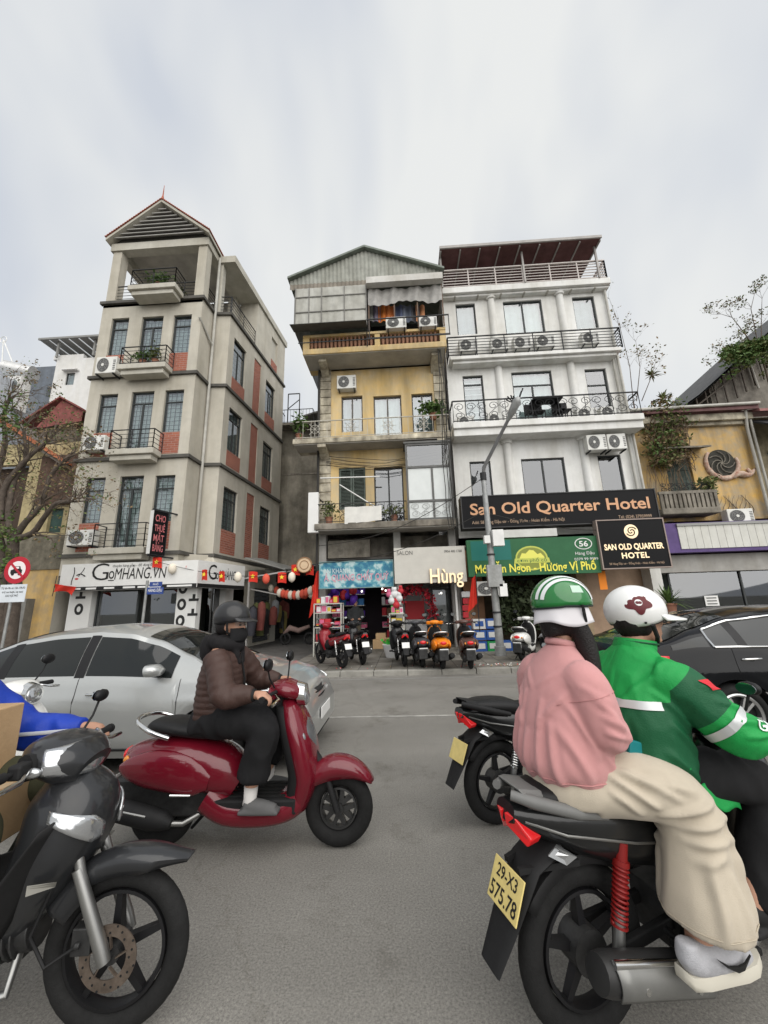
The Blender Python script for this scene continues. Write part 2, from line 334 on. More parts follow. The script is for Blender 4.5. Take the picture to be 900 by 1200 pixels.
# ================================================================ ground
def ground_mats():
    mt = M('asphalt', (.088,.086,.083), .92); t = mt.node_tree; nn = t.nodes; lk = t.links; b = nn['Principled BSDF']
    c = nn.new('ShaderNodeTexCoord')
    def noi(sc, det, ro=.6):
        n = nn.new('ShaderNodeTexNoise'); n.inputs['Scale'].default_value = sc; n.inputs['Detail'].default_value = det; n.inputs['Roughness'].default_value = ro; lk.new(c.outputs['Object'], n.inputs['Vector']); return n
    n1 = noi(.55, 8, .7); n2 = noi(85, 6, .9); 
    mpp = nn.new('ShaderNodeMapping'); mpp.inputs['Scale'].default_value = (.07, .8, 1); lk.new(c.outputs['Object'], mpp.inputs[0]); n4 = nn.new('ShaderNodeTexNoise'); n4.inputs['Scale'].default_value = 1.2; n4.inputs['Detail'].default_value = 5; lk.new(mpp.outputs[0], n4.inputs['Vector'])
    r1 = nn.new('ShaderNodeValToRGB'); lk.new(n1.outputs[0], r1.inputs[0]); r1.color_ramp.elements[0].color = (.165,.159,.147,1); r1.color_ramp.elements[1].color = (.215,.208,.193,1); r1.color_ramp.elements[0].position = .3; r1.color_ramp.elements[1].position = .7
    r4 = nn.new('ShaderNodeValToRGB'); lk.new(n4.outputs[0], r4.inputs[0]); r4.color_ramp.elements[0].color = (.90,.90,.90,1); r4.color_ramp.elements[1].color = (1.1,1.1,1.1,1); r4.color_ramp.elements[0].position = .35; r4.color_ramp.elements[1].position = .65
    r2 = nn.new('ShaderNodeValToRGB'); lk.new(n2.outputs[0], r2.inputs[0]); r2.color_ramp.elements[0].color = (.50,.50,.50,1); r2.color_ramp.elements[1].color = (1.6,1.58,1.53,1); r2.color_ramp.elements[0].position = .36; r2.color_ramp.elements[1].position = .66
    def mul(a, d):
        x = nn.new('ShaderNodeMix'); x.data_type = 'RGBA'; x.blend_type = 'MULTIPLY'; x.inputs[0].default_value = 1; lk.new(a, x.inputs[6]); lk.new(d, x.inputs[7]); return x.outputs[2]
    n5 = noi(1.3, 10, .75); r5 = nn.new('ShaderNodeValToRGB'); lk.new(n5.outputs[0], r5.inputs[0]); r5.color_ramp.elements[0].color = (.72,.71,.69,1); r5.color_ramp.elements[1].color = (1,1,1,1); r5.color_ramp.elements[0].position = .34; r5.color_ramp.elements[1].position = .46
    vo = nn.new('ShaderNodeTexVoronoi'); vo.feature = 'DISTANCE_TO_EDGE'; vo.inputs['Scale'].default_value = .42; wv = nn.new('ShaderNodeVectorMath'); wv.operation = 'MULTIPLY_ADD'; wv.inputs[1].default_value = (.9,.9,0); lk.new(n5.outputs['Color'], wv.inputs[0]); lk.new(c.outputs['Object'], wv.inputs[2]); lk.new(wv.outputs[0], vo.inputs['Vector'])
    r6 = nn.new('ShaderNodeValToRGB'); lk.new(vo.outputs['Distance'], r6.inputs[0]); r6.color_ramp.elements[0].color = (.84,.83,.81,1); r6.color_ramp.elements[1].color = (1,1,1,1); r6.color_ramp.elements[0].position = .0; r6.color_ramp.elements[1].position = .006
    lk.new(mul(mul(mul(mul(r1.outputs[0], r4.outputs[0]), r2.outputs[0]), r5.outputs[0]), r6.outputs[0]), b.inputs['Base Color'])
    bp = nn.new('ShaderNodeBump'); bp.inputs['Strength'].default_value = .5; bp.inputs['Distance'].default_value = .003; lk.new(n2.outputs[0], bp.inputs['Height']); lk.new(bp.outputs[0], b.inputs['Normal'])
    mt = M('paving', (.2,.19,.17), .9, bump=.2); t = mt.node_tree; nn = t.nodes; lk = t.links; b = nn['Principled BSDF']; c = nn.new('ShaderNodeTexCoord')
    k = nn.new('ShaderNodeTexBrick'); k.inputs['Color1'].default_value = (.215,.20,.175,1); k.inputs['Color2'].default_value = (.165,.155,.14,1); k.inputs['Mortar'].default_value = (.09,.085,.075,1); k.inputs['Scale'].default_value = 1; k.inputs['Brick Width'].default_value = .4; k.inputs['Row Height'].default_value = .4; k.inputs['Mortar Size'].default_value = .012; k.offset = 0
    n1 = nn.new('ShaderNodeTexNoise'); n1.inputs['Scale'].default_value = 1.7; n1.inputs['Detail'].default_value = 8; lk.new(c.outputs['Object'], n1.inputs['Vector']); r1 = nn.new('ShaderNodeValToRGB'); lk.new(n1.outputs[0], r1.inputs[0]); r1.color_ramp.elements[0].color = (.55,.54,.5,1); r1.color_ramp.elements[1].color = (1.15,1.15,1.15,1); r1.color_ramp.elements[0].position = .3; r1.color_ramp.elements[1].position = .7
    lk.new(c.outputs['Object'], k.inputs['Vector']); x = nn.new('ShaderNodeMix'); x.data_type = 'RGBA'; x.blend_type = 'MULTIPLY'; x.inputs[0].default_value = 1; lk.new(k.outputs[0], x.inputs[6]); lk.new(r1.outputs[0], x.inputs[7]); lk.new(x.outputs[2], b.inputs['Base Color'])
ground_mats()
KERB = 9.75
tag(MB().box(-900,900,-900,900,-.6,-.02).build('ground', M('far_ground', (.12,.115,.10), .95)), kind='structure')
tag(MB().box(-60,60,-8,KERB,-.3,0).build('road', MATS['asphalt']), kind='structure')
pav = tag(MB().box(-6.9+12.4,60,KERB+.2,30,-.3,.115).box(-3.2,-6.9+12.4,KERB+.2,30,-.3,.1151).box(-60,-8,KERB+.2,13.8,-.3,.115).build('pavement', MATS['paving']), kind='structure')
tag(MB().box(-8,-3.2,KERB,40,-.3,.012).build('lane', M('lane_asphalt', (.12,.115,.108), .9, var=.3, vscale=2, bump=.3)), kind='structure')
kerbm = M('kerb_stone', (.30,.29,.26), .9, var=.35, vscale=2.5, bump=.3)
for (a, c) in ((-60,-8),(-3.2,60)):
    x = a; kb = None
    if abs(a) < 50 or abs(c) < 50:
        near0 = max(a, -13); near1 = min(c, 14)
        far = MB()
        if a < near0: far.box(a, near0, KERB, KERB+.2, -.2, .12)
        if c > near1: far.box(near1, c, KERB, KERB+.2, -.2, .12)
        kb = tag(far.build('kerb', kerbm), kind='structure')
        x = near0
        while x < near1-.05:
            x2 = min(x+.8, near1); MB().box(x+.006, x2-.006, KERB, KERB+.2, -.2, .12+random.uniform(-.004,.006)).build('kerb_stone', kerbm, kb, bevel=.015); x = x2
linem = M('worn_line_paint', (.36,.35,.32), .85, var=.6, vscale=4, vcol=(.21,.205,.19))
tag(MB().box(-40,40,atZ(500,839,0).y-.035,atZ(500,839,0).y+.035,.003,.0045).build('lane_line', linem), kind='structure')
tag(MB().box(-40,40,KERB-.42,KERB-.34,.003,.0045).build('edge_line', M('worn_edge_paint', (.25,.245,.23), .85, var=.4, vscale=3, vcol=(.18,.176,.166))), kind='structure')
# litter by the kerb
lit = [M('litter_red',(.5,.05,.05),.7), M('litter_white',(.6,.6,.56),.8), M('litter_brown',(.25,.17,.09),.9)]
b = MB(); rng = random.Random(4)
for k in range(120):
    x = rng.choice([rng.gauss(2.35,.25), rng.uniform(1.2,3.2), rng.uniform(-3,5)]); y = KERB+.25+abs(rng.gauss(0,.22)); s_ = rng.uniform(.015,.05); a = rng.uniform(0,3)
    z = .125; b.add([(x,y,z),(x+s_*cos(a),y+s_*sin(a),z+rng.uniform(0,.03)),(x+s_*cos(a)-s_*.6*sin(a),y+s_*sin(a)+s_*.6*cos(a),z+rng.uniform(0,.03)),(x-s_*.6*sin(a),y+s_*.6*cos(a),z+.004)], [(0,1,2,3)], rng.choice([0,1,1,2,2]))
tag(b.build('street_litter', lit, fix=False), 'scraps of red and white litter along the kerb', 'litter', kind='stuff')
# ================================================================ grey corner townhouse
def grey_house():
    t = thing('corner_townhouse', 'tall beige corner townhouse with brick panels, black balconies and a louvred gable', 'building', (-10,14,0), world=True)
    FA = front(13.6); xl, xr = -12.5, -8.1
    pB, pC, pD, pE = (-8.1,13.6), (-8.06,14.6), (-7.36,14.66), (-6.78,20.7)
    def mk(a, c): dx, dy = c[0]-a[0], c[1]-a[1]; return Face(a, (dx,dy), (dy,-dx)), math.hypot(dx,dy)
    (FB, lB), (FC, lC), (FD, lD) = mk(pB,pC), mk(pC,pD), mk(pD,pE)
    Z = [0, 3.7, 7.42, 11.03, 14.65]
    FLW = [((96.7,560,120,613),(136,558,164,638),(179,557,203,611)), ((115,462,136,507),(150,459,177,530),(191,457,213,506)), ((128,373,148,416),(163,371,188,430),(202,369,223,413))]
    cols = [[],[],[]]
    for fl in FLW:
        for i in range(3): cols[i].append(FA.rect(*fl[i])[:2])
    cu = [(sum(c[0] for c in k)/3, sum(c[1] for c in k)/3) for k in cols]
    holes = []; wins = []
    for fi, fl in enumerate(FLW):
        for i in range(3):
            _, _, z0, z1 = FA.rect(*fl[i])
            if i == 1: z0 = Z[fi+1]+.12
            holes.append((*cu[i], z0, z1)); wins.append((i, holes[-1]))
    wall(FA, xl, xr, Z[1], Z[4], holes, beige, t)
    for i, h in wins:
        window(FA, t, h, 2 if i == 1 else 1, tr=.42, d=-.12, cur=curtain_w, grille=(6 if i == 1 else 4, 14 if i == 1 else 10), name='french_door' if i == 1 else 'window')
        if i != 1:
            zf = max(z for z in Z if z < h[2]); MB().fbox(FA, h[0],h[1],-.1,.012,zf+.14,h[2]-.01).build('brick_panel', brick, t)
    wall(FB, 0, lB, Z[1], Z[4], [], beige, t)
    wall(FC, 0, lC, Z[1], Z[4], [], beige, t)
    DW = [(260.7,573,278,623,'w'),(287,578,297,655,'s'),(304,595,316,638,'w'),(267,482,283,533,'w'),(292,497,301,567,'s'),(307,520,319,562,'w'),(272.7,402,288,450,'w'),(297,422,305,487,'s'),(311,450,322,488,'w')]
    hd = [(FD.rect(*q[:4]), q[4]) for q in DW]
    # same columns on every floor
    for c in range(3):
        u0 = sum(hd[c+3*k][0][0] for k in range(3))/3; u1 = sum(hd[c+3*k][0][1] for k in range(3))/3
        for k in range(3): r, q = hd[c+3*k]; hd[c+3*k] = ((u0,u1,r[2],r[3]), q)
    wall(FD, 0, lD, Z[1], Z[4], [h for h, q in hd], beige, t)
    for k, (h, q) in enumerate(hd):
        zf = max(z for z in Z if z < (h[2]+h[3])/2)
        if q == 's': MB().fbox(FD, h[0],h[1],-.16,-.04,h[2],h[3]).build('brick_panel', brick, t)
        else:
            window(FD, t, h, 2, tr=.4, d=-.12, cur=curtain_g, grille=(5,9))
            MB().fbox(FD, h[0],h[1],-.1,.012,zf+.16,h[2]-.01).build('brick_panel', brick, t)
    for z in Z[1:]:
        b = MB(); h = .13
        b.fbox(FA, xl-.1,xr+.1,-.05,.1,z-h/2,z+h/2).fbox(FB, .0,lB,-.05,.1,z-h/2,z+h/2-.002).fbox(FC, .1,lC+.1,-.05,.1,z-h/2,z+h/2-.004).fbox(FD, 0,lD+.02,-.05,.1,z-h/2,z+h/2-.006)
        b.build('string_course', ledge_m, t)
    wall(Face((xl,13.6),(0,1),(-1,0)), 0, 7, 0, Z[4], [], beige, t); 
    MB().box(xl+.02,-6.85,20.4,20.7,0,Z[4]).build('back_wall', beige, t)
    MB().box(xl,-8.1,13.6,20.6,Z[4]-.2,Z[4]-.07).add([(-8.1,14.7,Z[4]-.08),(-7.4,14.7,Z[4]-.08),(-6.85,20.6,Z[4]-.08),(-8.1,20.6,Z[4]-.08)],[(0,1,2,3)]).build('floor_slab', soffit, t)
    # balconies
    for (bx, rx, d, zi, name) in (((103,638,168,653),(110,167,613),.62,1,''),((122,528,178,543),(128,178,505),.62,2,''),((135,428,192,447),(141,192,410),.62,3,''),((147,340,203,361),(157,202,322),.75,4,'')):
        u0, u1, z0, z1 = FA.rect(*bx, d); z1 = Z[zi]+.16; z0 = z1-.42
        MB().fbox(FA, u0,u1,.1,d,z0+.2,z1).fbox(FA, u0+.12,u1-.12,.1,d-.1,z0,z0+.198).build('balcony_slab', trim_b, t, bevel=.02)
        zr = FA.pt((rx[0]+rx[1])/2, rx[2], d)[1]
        railing(FA, u0+.08, u1-.06, d-.06, z1, max(zr, z1+.78), t, step=.5 if zi < 4 else .5, hbars=3, back=.02)
    # rooftop loggia with gable
    zt = FA.pt(190,291)[1]; za = FA.pt(190,236,.3)[1]; ze = FA.pt(140,281,.3)[1]
    pm = beige
    for (x, y) in ((xl+.05,13.62),(xr-.42,13.62),(xl+.05,16.6),(xr-.42,16.6)): MB().box(x,x+.4,y,y+.4,Z[4],zt).build('pillar', pm, t)
    MB().box(xl-.05,xr+.05,13.55,13.95,zt,zt+.38).box(xl-.05,xl+.3,13.95,17,zt,zt+.38).box(xr-.3,xr+.05,13.95,17,zt,zt+.38).build('beam', trim_b, t)
    MB().box(xl,xr,13.6,17.3,zt+.39,zt+.45).build('ceiling', soffit, t)
    MB().box(xl+1.6,xr,16.95,17.1,Z[4],zt).build('loggia_back_wall', soffit, t)
    xm = (xl+xr)/2; yf = 13.3; zb = zt+.38
    tri = [(xl+.1,zb+.1),(xr-.1,zb+.1),(xm,za-.15)]
    MB().prism(tri, lambda a, c, d: (a, 13.62+d, c), 0, .1).build('gable_wall', ledge_m, t)
    n = 8
    for k in range(n):
        f = (k+.3)/n; z = tri[0][1]+(tri[2][1]-tri[0][1])*f; hw = (xr-xl+.2)/2*(1-f)*.93
        if hw > .1: MB().hexa([(xm-hw,13.40,z-.02),(xm+hw,13.40,z-.02),(xm+hw,13.60,z+.10),(xm-hw,13.60,z+.10),(xm-hw,13.40,z+.03),(xm+hw,13.40,z+.03),(xm+hw,13.60,z+.15),(xm-hw,13.60,z+.15)]).build('louvre_slat', M('louvre_grey',(.30,.29,.27),.7,var=.2), t)
    rf = MB(); sl_ = (za-(zb-.05))/((xr-xl)/2+.15)
    for s_ in (-1,1):
        x1 = xm+s_*((xr-xl)/2+.15); 
        rf.hexa([(xm,yf,za),(x1,yf,zb-.05),(x1,17.4,zb-.05),(xm,17.4,za),(xm,yf,za+.13),(x1,yf,zb+.08),(x1,17.4,zb+.08),(xm,17.4,za+.13)])
    rf.build('roof', trim_b, t)
    tl = MB()
    for s_ in (-1,1):
        for k in range(26):
            f0, f1 = k/26, (k+1.1)/26; hx = (xr-xl)/2+.18
            for r_ in range(14):
                y0 = yf-.04+r_*.295
                p = lambda f, up: (xm+s_*hx*f, za+.135-(za-zb+.05)*f*1.0+up)
                a0, a1 = p(f0,.0), p(f1,.05)
                tl.hexa([(a0[0],y0,a0[1]),(a1[0],y0,a1[1]),(a1[0],y0+.28,a1[1]),(a0[0],y0+.28,a0[1]),(a0[0],y0,a0[1]+.03),(a1[0],y0,a1[1]+.03),(a1[0],y0+.28,a1[1]+.03),(a0[0],y0+.28,a0[1]+.03)])
    tag(tl.build('roof_tiles', tilered, t), kind='stuff')
    MB().tube([(xm,yf+.05,za+.1),(xm,yf+.05,za+.4),(xm,yf+.05,za+1.0)], [.09,.03,.01], 8).build('finial', tilered, t)
    # upper side volume: canopy slab, terrace rail, solid rear part
    zc = FC.pt(265,303)[1]
    ub = FD.pt(300,400)[0]
    g = MB(); g.add([(-8.1,14.5,zc-.35),(-7.26,14.5,zc-.35),(-6.68,20.8,zc-.35),(-8.1,20.8,zc-.35),(-8.1,14.5,zc),(-7.26,14.5,zc),(-6.68,20.8,zc),(-8.1,20.8,zc)], [(0,3,2,1),(4,5,6,7),(0,1,5,4),(1,2,6,5),(2,3,7,6),(3,0,4,7)]); g.build('roof_slab', trim_b, t)
    hr = FD.rect(318,398,325,425); hr = (max(hr[0],ub+.5), min(hr[1],lD-.4), hr[2], hr[3])
    wall(FD, ub, lD, Z[4], zc-.34, [hr], beige, t); MB().fbox(FD, hr[0],hr[1],-.16,-.1,hr[2],hr[3]).build('blind_window', trim_b, t)
    MB().fbox(FD, hr[0],hr[1],-.05,.012,Z[4]+.16,hr[2]-.02).build('brick_panel', brick, t)
    MB().fbox(FD, ub,ub+.15,-1.4,-.005,Z[4],zc-.35).build('terrace_wall', beige, t)
    MB().fbox(FC, -.02,.22,-.3,.03,Z[4],zc-.345).build('corner_pillar', trim_b, t)
    railing(FD, .05, ub, -.06, Z[4]+.07, Z[4]+1.0, t, step=.2, hbars=4, sides=False); railing(FC, .1, lC, -.06, Z[4]+.07, Z[4]+1.0, t, hbars=4, sides=False)
    railing(FA, xl+.4, xr-.4, -.1, Z[4]+.08, Z[4]+.95, t, hbars=4, sides=False); railing(FB, .1, lB, -.08, Z[4]+.08, Z[4]+.95, t, hbars=4, sides=False)
    # drain pipe
    dp = FC.pt(241.7,450)[0]
    MB().tube([FC.P(.08,.16,zc-.2),FC.P(.08,.16,Z[3]+.3),FC.P(.08,.16,3.4)], .06, 8).tube([FA.P(xr-.02,.1,13.6),FC.P(.08,.16,12.9)], .05, 6).build('drain_pipe', pvc, t, smooth=60)
    # ground floor
    shopd = M('shop_dark', (.05,.045,.04), .7)
    MB().box(xl,-8.1,13.6,14.0,3.0,3.7).add([(-8.1,14.0,3.0),(-6.9,14.2,3.0),(-6.8,20.6,3.0),(-8.1,20.6,3.0),(-8.1,14.0,3.7),(-7.36,14.66,3.7),(-6.79,20.65,3.7),(-8.1,20.6,3.7)],[(0,1,5,4),(1,2,6,5),(0,3,2,1)]).build('ground_beam', beige, t)
    MB().box(xl+.1,-8.2,16.2,16.4,0,3.0).build('shop_back_wall', shopd, t)
    MB().box(xl+.1,-8.2,13.7,16.2,.02,.13).build('shop_floor', shopd, t)
    pil = M('panel_print_white', (.66,.66,.64), .5, var=.06)
    u = [FA.pt(px, 710)[0] for px in (80,106,206,230)]
    for a, c in ((u[0],u[1]),(u[2],u[3])): MB().fbox(FA, a,c,-.3,0,.1,3.0).build('printed_pillar', pil, t)
    blk = M('print_black', (.02,.02,.02), .5)
    def icon(F, uc, z, k, d):
        b = MB(); fn = lambda a, c, dd: F.P(uc+a, dd, z+c)
        if k == 0: b.prism([(.16*cos(i*pi/10),.2*sin(i*pi/10)) for i in range(20)], fn, d, d+.006); b.build('print_mark', blk, t); MB().prism([(.07*cos(i*pi/8),.1*sin(i*pi/8)) for i in range(16)], fn, d+.006, d+.01).build('print_mark', pil, t)
        else: b.prism([(-.18,-.04),(.18,-.04),(.18,.05),(.05,.05),(.05,.2),(-.05,.2),(-.05,.05),(-.18,.05)], fn, d, d+.006); b.build('print_mark', blk, t)
    uc = (u[2]+u[3])/2-.16
    for k, z in enumerate((2.42,1.86,1.3)): icon(FA, uc, z, 0, .001)
    for k, z in enumerate((2.5,2.0,1.5)): icon(FA, uc+.42, z, 1, .001)
    icon(FA, (u[0]+u[1])/2, 1.8, 0, .001); icon(FA, (u[0]+u[1])/2, 2.2, 1, .001)
    window(FA, t, (u[1]+.03,u[2]-.03,.3,2.72), 2, d=-.25, gl=glass, name='shop_window')
    # shelves of goods
    gm = [M('goods_%s' % n_, c, .7) for n_, c in (('white',(.5,.5,.48)),('brown',(.30,.16,.09)),('dark',(.06,.06,.06)),('tan',(.42,.30,.18)),('grey',(.25,.25,.26)))]
    for r_ in range(4):
        z = .5+r_*.6; MB().box(u[1]+.1,u[2]-.1,14.9,15.2,z-.03,z).build('shelf', gm[4], t); x = u[1]+.15
        while x < u[2]-.35:
            w_ = rng.uniform(.12,.3); MB().box(x,x+w_,14.92,15.12,z+.002,z+rng.uniform(.15,.42)).build('goods_box', rng.choice(gm), t); x += w_+rng.uniform(.02,.12)
    # side ground floor: piers, shutter gate
    wall(FD, 2.6, lD, .0, 3.0, [(3.6,5.4,.12,2.6)], beige, t)
    g0 = MB(); 
    for k in range(13): g0.fbox(FD, 3.62,5.38,-.12,-.08-(k%2)*.02,.14+k*.19,.14+k*.19+.17)
    g0.build('roller_gate', M('gate_dark',(.06,.065,.07),.5,var=.3), t)
    MB().fbox(FD, .3,2.55,-.3,-.25,.1,2.98).build('side_shop_glass', glass_dk, t); MB().fbox(FD, 1.1,1.7,-.25,.0,.1,3.0).build('side_pier', pil, t)
    MB().add([(-8.1,14.6,.05),(-8.1,20,.05),(-8.1,20,3),(-8.1,14.6,3)],[(0,1,2,3)]).build('inner_partition', shopd, t)
    return t, FA, FB, FC, FD
GH, FA, FB, FC, FD = grey_house()
# ================================================================ yellow tenement
ironw = M('pale_iron', (.50,.48,.42), .6, var=.35, vscale=12)
def yellow_house():
    t = thing('yellow_tenement', 'narrow yellow tenement with tin rooftop extension and cluttered balconies', 'building', (-.5,14,0), world=True)
    F = front(14.0); xl, xr = -3.05, 1.92
    ZT = [4.35, 7.62, 11.22]
    w3 = [F.rect(400,464,425,506), F.rect(438,463.5,471,512), F.rect(483,461,508,506)]; w2 = [F.rect(397,548,428.5,597), F.rect(438.6,547,473,600)]
    w3 = [(a,b_,7.85 if i == 1 else c,d) for i, (a,b_,c,d) in enumerate(w3)]; w2[1] = (*w2[1][:2], 4.5, w2[1][3])
    bay = (F.pt(476,560,.75)[0], 1.86)
    wall(F, xl, xr, 7.5, 11.12, w3, yellow, t, dep=.22); wall(F, xl, xr, 4.3, 7.5, w2+[(bay[0]+.2,1.5,4.6,6.9)], yellow, t, dep=.22)
    shut = M('green_grey_shutter', (.13,.16,.14), .7, var=.3, streak=.3)
    for i, h in enumerate(w3): window(F, t, h, 2, d=-.14, cur=curtain_w if i == 1 else curtain_g, name='french_door' if i == 1 else 'window', frame=M('grey_brown_frame',(.13,.12,.11),.6,var=.2))
    sw = MB(); h = w2[0]
    for k in range(2):
        a = h[0]+(h[1]-h[0])*k/2; c = a+(h[1]-h[0])/2; s0 = MB(); s0.fbox(F,a+.01,a+.07,-.12,-.05,h[2],h[3]).fbox(F,c-.07,c-.01,-.12,-.05,h[2],h[3]).fbox(F,a+.07,c-.07,-.12,-.05,h[3]-.1,h[3]).fbox(F,a+.07,c-.07,-.12,-.05,h[2],h[2]+.1)
        o = s0.build('shutter', shut, t); z = h[2]+.11
        sl2 = MB()
        while z < h[3]-.13: sl2.hexa([F.P(a+.07,-.06,z),F.P(c-.07,-.06,z),F.P(c-.07,-.11,z+.03),F.P(a+.07,-.11,z+.03),F.P(a+.07,-.06,z+.015),F.P(c-.07,-.06,z+.015),F.P(c-.07,-.11,z+.045),F.P(a+.07,-.11,z+.045)]); z += .055
        sl2.build('louvres', shut, o)
    window(F, t, w2[1], 2, d=-.16, gl=glass_dk, cur=curtain_g, name='french_door')
    # corner pilasters of stacked blocks
    for (x0, x1) in ((xl-.02, xl+.42),(xr-.42, xr+.02)):
        z = 4.4
        while z < 11.0:
            hgt = .36
            if not (7.3 < z+.18 < 7.85) and not (x0 > 0 and z < 7.4): MB().fbox(F, x0,x1,-.05,.06,z+.012,z+hgt-.012).build('quoin_block', cream, t, bevel=.015)
            z += hgt
    # slabs: (z, front d, left, right, thickness)
    for z, d, a, c, th, mm in ((ZT[0],.85,-3.05,1.92,.22,grimy),(ZT[1],.80,-3.92,1.95,.20,cream),(ZT[2],1.05,-3.55,1.98,.24,yellow)):
        MB().fbox(F, a,c,-.4,d,z-th/2,z+th/2).build('balcony_slab', mm, t, bevel=.02)
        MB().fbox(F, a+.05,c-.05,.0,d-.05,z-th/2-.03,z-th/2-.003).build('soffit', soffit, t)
    for x in (xl+.06, xr-.5):
        for z in (ZT[1]-.13, ZT[2]-.15):
            MB().prism([(0,z),(.0,z-.42),(.35,z-.22),(.78,z-.12),(.78,z)], lambda a, c, dd, x=x: (x+dd, 14.0-a, c), 0, .3).build('bracket', cream, t)
    # left side wall
    MB().box(xl,xl+.2,14.02,20,0,11.1).build('side_wall', grimy, t); MB().box(xl+.2,xr-.05,19.5,19.8,0,14).build('back_wall', grimy, t)
    MB().box(xl,xr,14.0,19.7,11.0,11.1).build('floor_slab', soffit, t)
    # --- second-floor balcony: iron rail with scrolls, enclosed bay
    railing(F, -2.95, bay[0]-.03, .78, ZT[0]+.12, ZT[0]+.82, t, step=.26, mat=iron, t=.018, sides=False); curls(F, -2.2, bay[0]-.1, .775, ZT[0]+.16, ZT[0]+.8, 7, t)
    bf = M('bay_frame', (.12,.12,.115), .5, var=.2); f2 = Face((0,13.24),(1,0),(0,-1)); zb0, zb1 = ZT[0]+.11, F.pt(500,519,.76)[1]
    zs = F.pt(500,588,.76)[1]; zq = F.pt(500,548,.76)[1]
    frost = M('frosted_pane', (.60,.63,.62), .25, coat=.4, var=.06)
    b = MB()
    for a in (bay[0],(bay[0]+bay[1])/2+.08,bay[1]-.07): b.fbox(f2,a,a+.07,-.07,0,zb0,zq); 
    for a in (bay[0],bay[1]-.07): b.fbox(f2,a,a+.07,-.07,0,zq,zb1)
    for z in (zb0,zs,zq,zb1-.08): b.fbox(f2,bay[0]+.072,bay[1]-.072,-.06,.01,z,z+.08)
    for z in (zb0,zs,zq,zb1-.08): b.box(bay[0]+.004,bay[0]+.066,13.312,14.0,z,z+.08)
    b.box(bay[0]-.05,bay[1]+.03,13.2,14.0,zb1,zb1+.07); bo = b.build('bay_window', bf, t)
    mid = (bay[0]+bay[1])/2+.08; l0 = bay[0]+.3
    MB().fbox(f2,bay[0]+.072,mid-.002,-.04,-.03,zs+.082,zq-.002).build('pane', frost, bo); MB().fbox(f2,mid+.072,bay[1]-.072,-.04,-.03,zs+.082,zq-.002).build('pane', frost, bo)
    MB().fbox(f2,bay[0]+.072,mid-.002,-.04,-.03,zb0+.082,zs-.002).build('pane', frost, bo); MB().fbox(f2,mid+.072,bay[1]-.072,-.04,-.03,zb0+.082,zs-.002).build('pane', frost, bo)
    MB().fbox(f2,bay[0]+.072,bay[1]-.072,-.04,-.03,zq+.082,zb1-.082).build('pane', glass_dk, bo); MB().box(bay[0]+.03,bay[0]+.04,13.32,13.98,zs+.1,zb1-.1).build('pane', glass_dk, bo)
    curls(f2, bay[0]+.1, bay[1]-.1, .015, zb0+.1, zs-.02, 4, t, mat=M('grey_iron',(.3,.3,.29),.5), r=.007)
    MB().box(bay[0]+.1,bay[1]-.1,13.5,13.9,zb0+.02,zb0+.03).build('bay_floor', room, t)
    # --- third-floor balcony: pale rail with star panels
    z0, z1 = ZT[1]+.1, F.pt(440,490,.75)[1]
    railing(F, -3.85, 1.9, .74, z0, z1, t, mat=ironw, step=.3, t=.02, back=-.0)
    b = MB()
    for uc in (-3.1,-1.75,-.35,.95):
        for k in range(8):
            a = k*pi/4; b.tube([F.P(uc,.74,(z0+z1)/2+.03), F.P(uc+.3*cos(a),.74,(z0+z1)/2+.03+.3*sin(a))], .012, 4)
        b.torus(F.P(uc,.74,(z0+z1)/2+.03), (0,1,0), .17, .012, n=16, k=4)
    b.build('star_panel', ironw, t)
    # --- rooftop: baluster parapet, tin walls, awning, gable
    zp0, zp1 = ZT[2]+.12, 11.95
    F1 = front(12.97)
    MB().fbox(F1,-3.55,1.98,-.2,.02,zp1-.1,zp1).fbox(F1,-3.55,-3.3,-.2,.0,zp0,zp1-.1).fbox(F1,-.75,-.55,-.2,.0,zp0,zp1-.1).fbox(F1,1.75,1.98,-.2,.0,zp0,zp1-.1).build('parapet', yellow, t)
    bal = M('baluster_brown',(.30,.16,.10),.85,var=.3); x = -3.22; proto = None
    while x < 1.72:
        if not (-.82 < x < -.5):
            if proto is None:
                proto = MB().tube([(0,0,zp0),(0,0,zp0+.08),(0,0,zp0+.25),(0,0,zp1-.22),(0,0,zp1-.1)], [.05,.04,.068,.035,.05], 8).build('baluster', bal, t, smooth=60); base = proto.location.copy()
                proto.location = base+Vector((x,12.87+.2,0))
            else:
                o = proto.copy(); COL.objects.link(o); o.location = base+Vector((x,12.87+.2,0))
        x += .155
    MB().fbox(F1,-3.5,1.9,-.32,-.3,zp0,zp1).build('parapet_back', M('parapet_brown',(.18,.09,.06),.9), t)
    def corr(F_, u0, u1, z0_, z1_, d, mat, name, amp=.018, step=.1, ztop=None):
        n = int((u1-u0)/step)*4
        b = MB(); g = lambda s_: u0+(u1-u0)*s_
        zt_ = ztop or (lambda u: z1_)
        b.grid(lambda s_, t_: F_.P(g(s_), d+amp*sin(2*pi*s_*n/4), z0_+(zt_(g(s_))-z0_)*t_), n, 1)
        return b.build(name, mat, t, smooth=180)
    FG = front(12.9); ul, ur, ua, zA, zE = -4.12, 1.98, -1.07, 15.78, 14.5
    roofz = lambda u: zE+(zA-zE)*(1-abs(u-ua)/((ua-ul) if u < ua else (ur-ua)))
    corr(FG, ul, ur, 14.28, 0, 0, greyroof, 'gable_sheet', .02, .16, lambda u: max(14.3, roofz(u)-.02))
    corr(FG, ul+.02, ur, 14.02, 14.27, .04, M('brown_tin',(.27,.24,.20),.7,var=.3,streak=.3), 'gable_skirt', .02, .16)
    rf = MB()
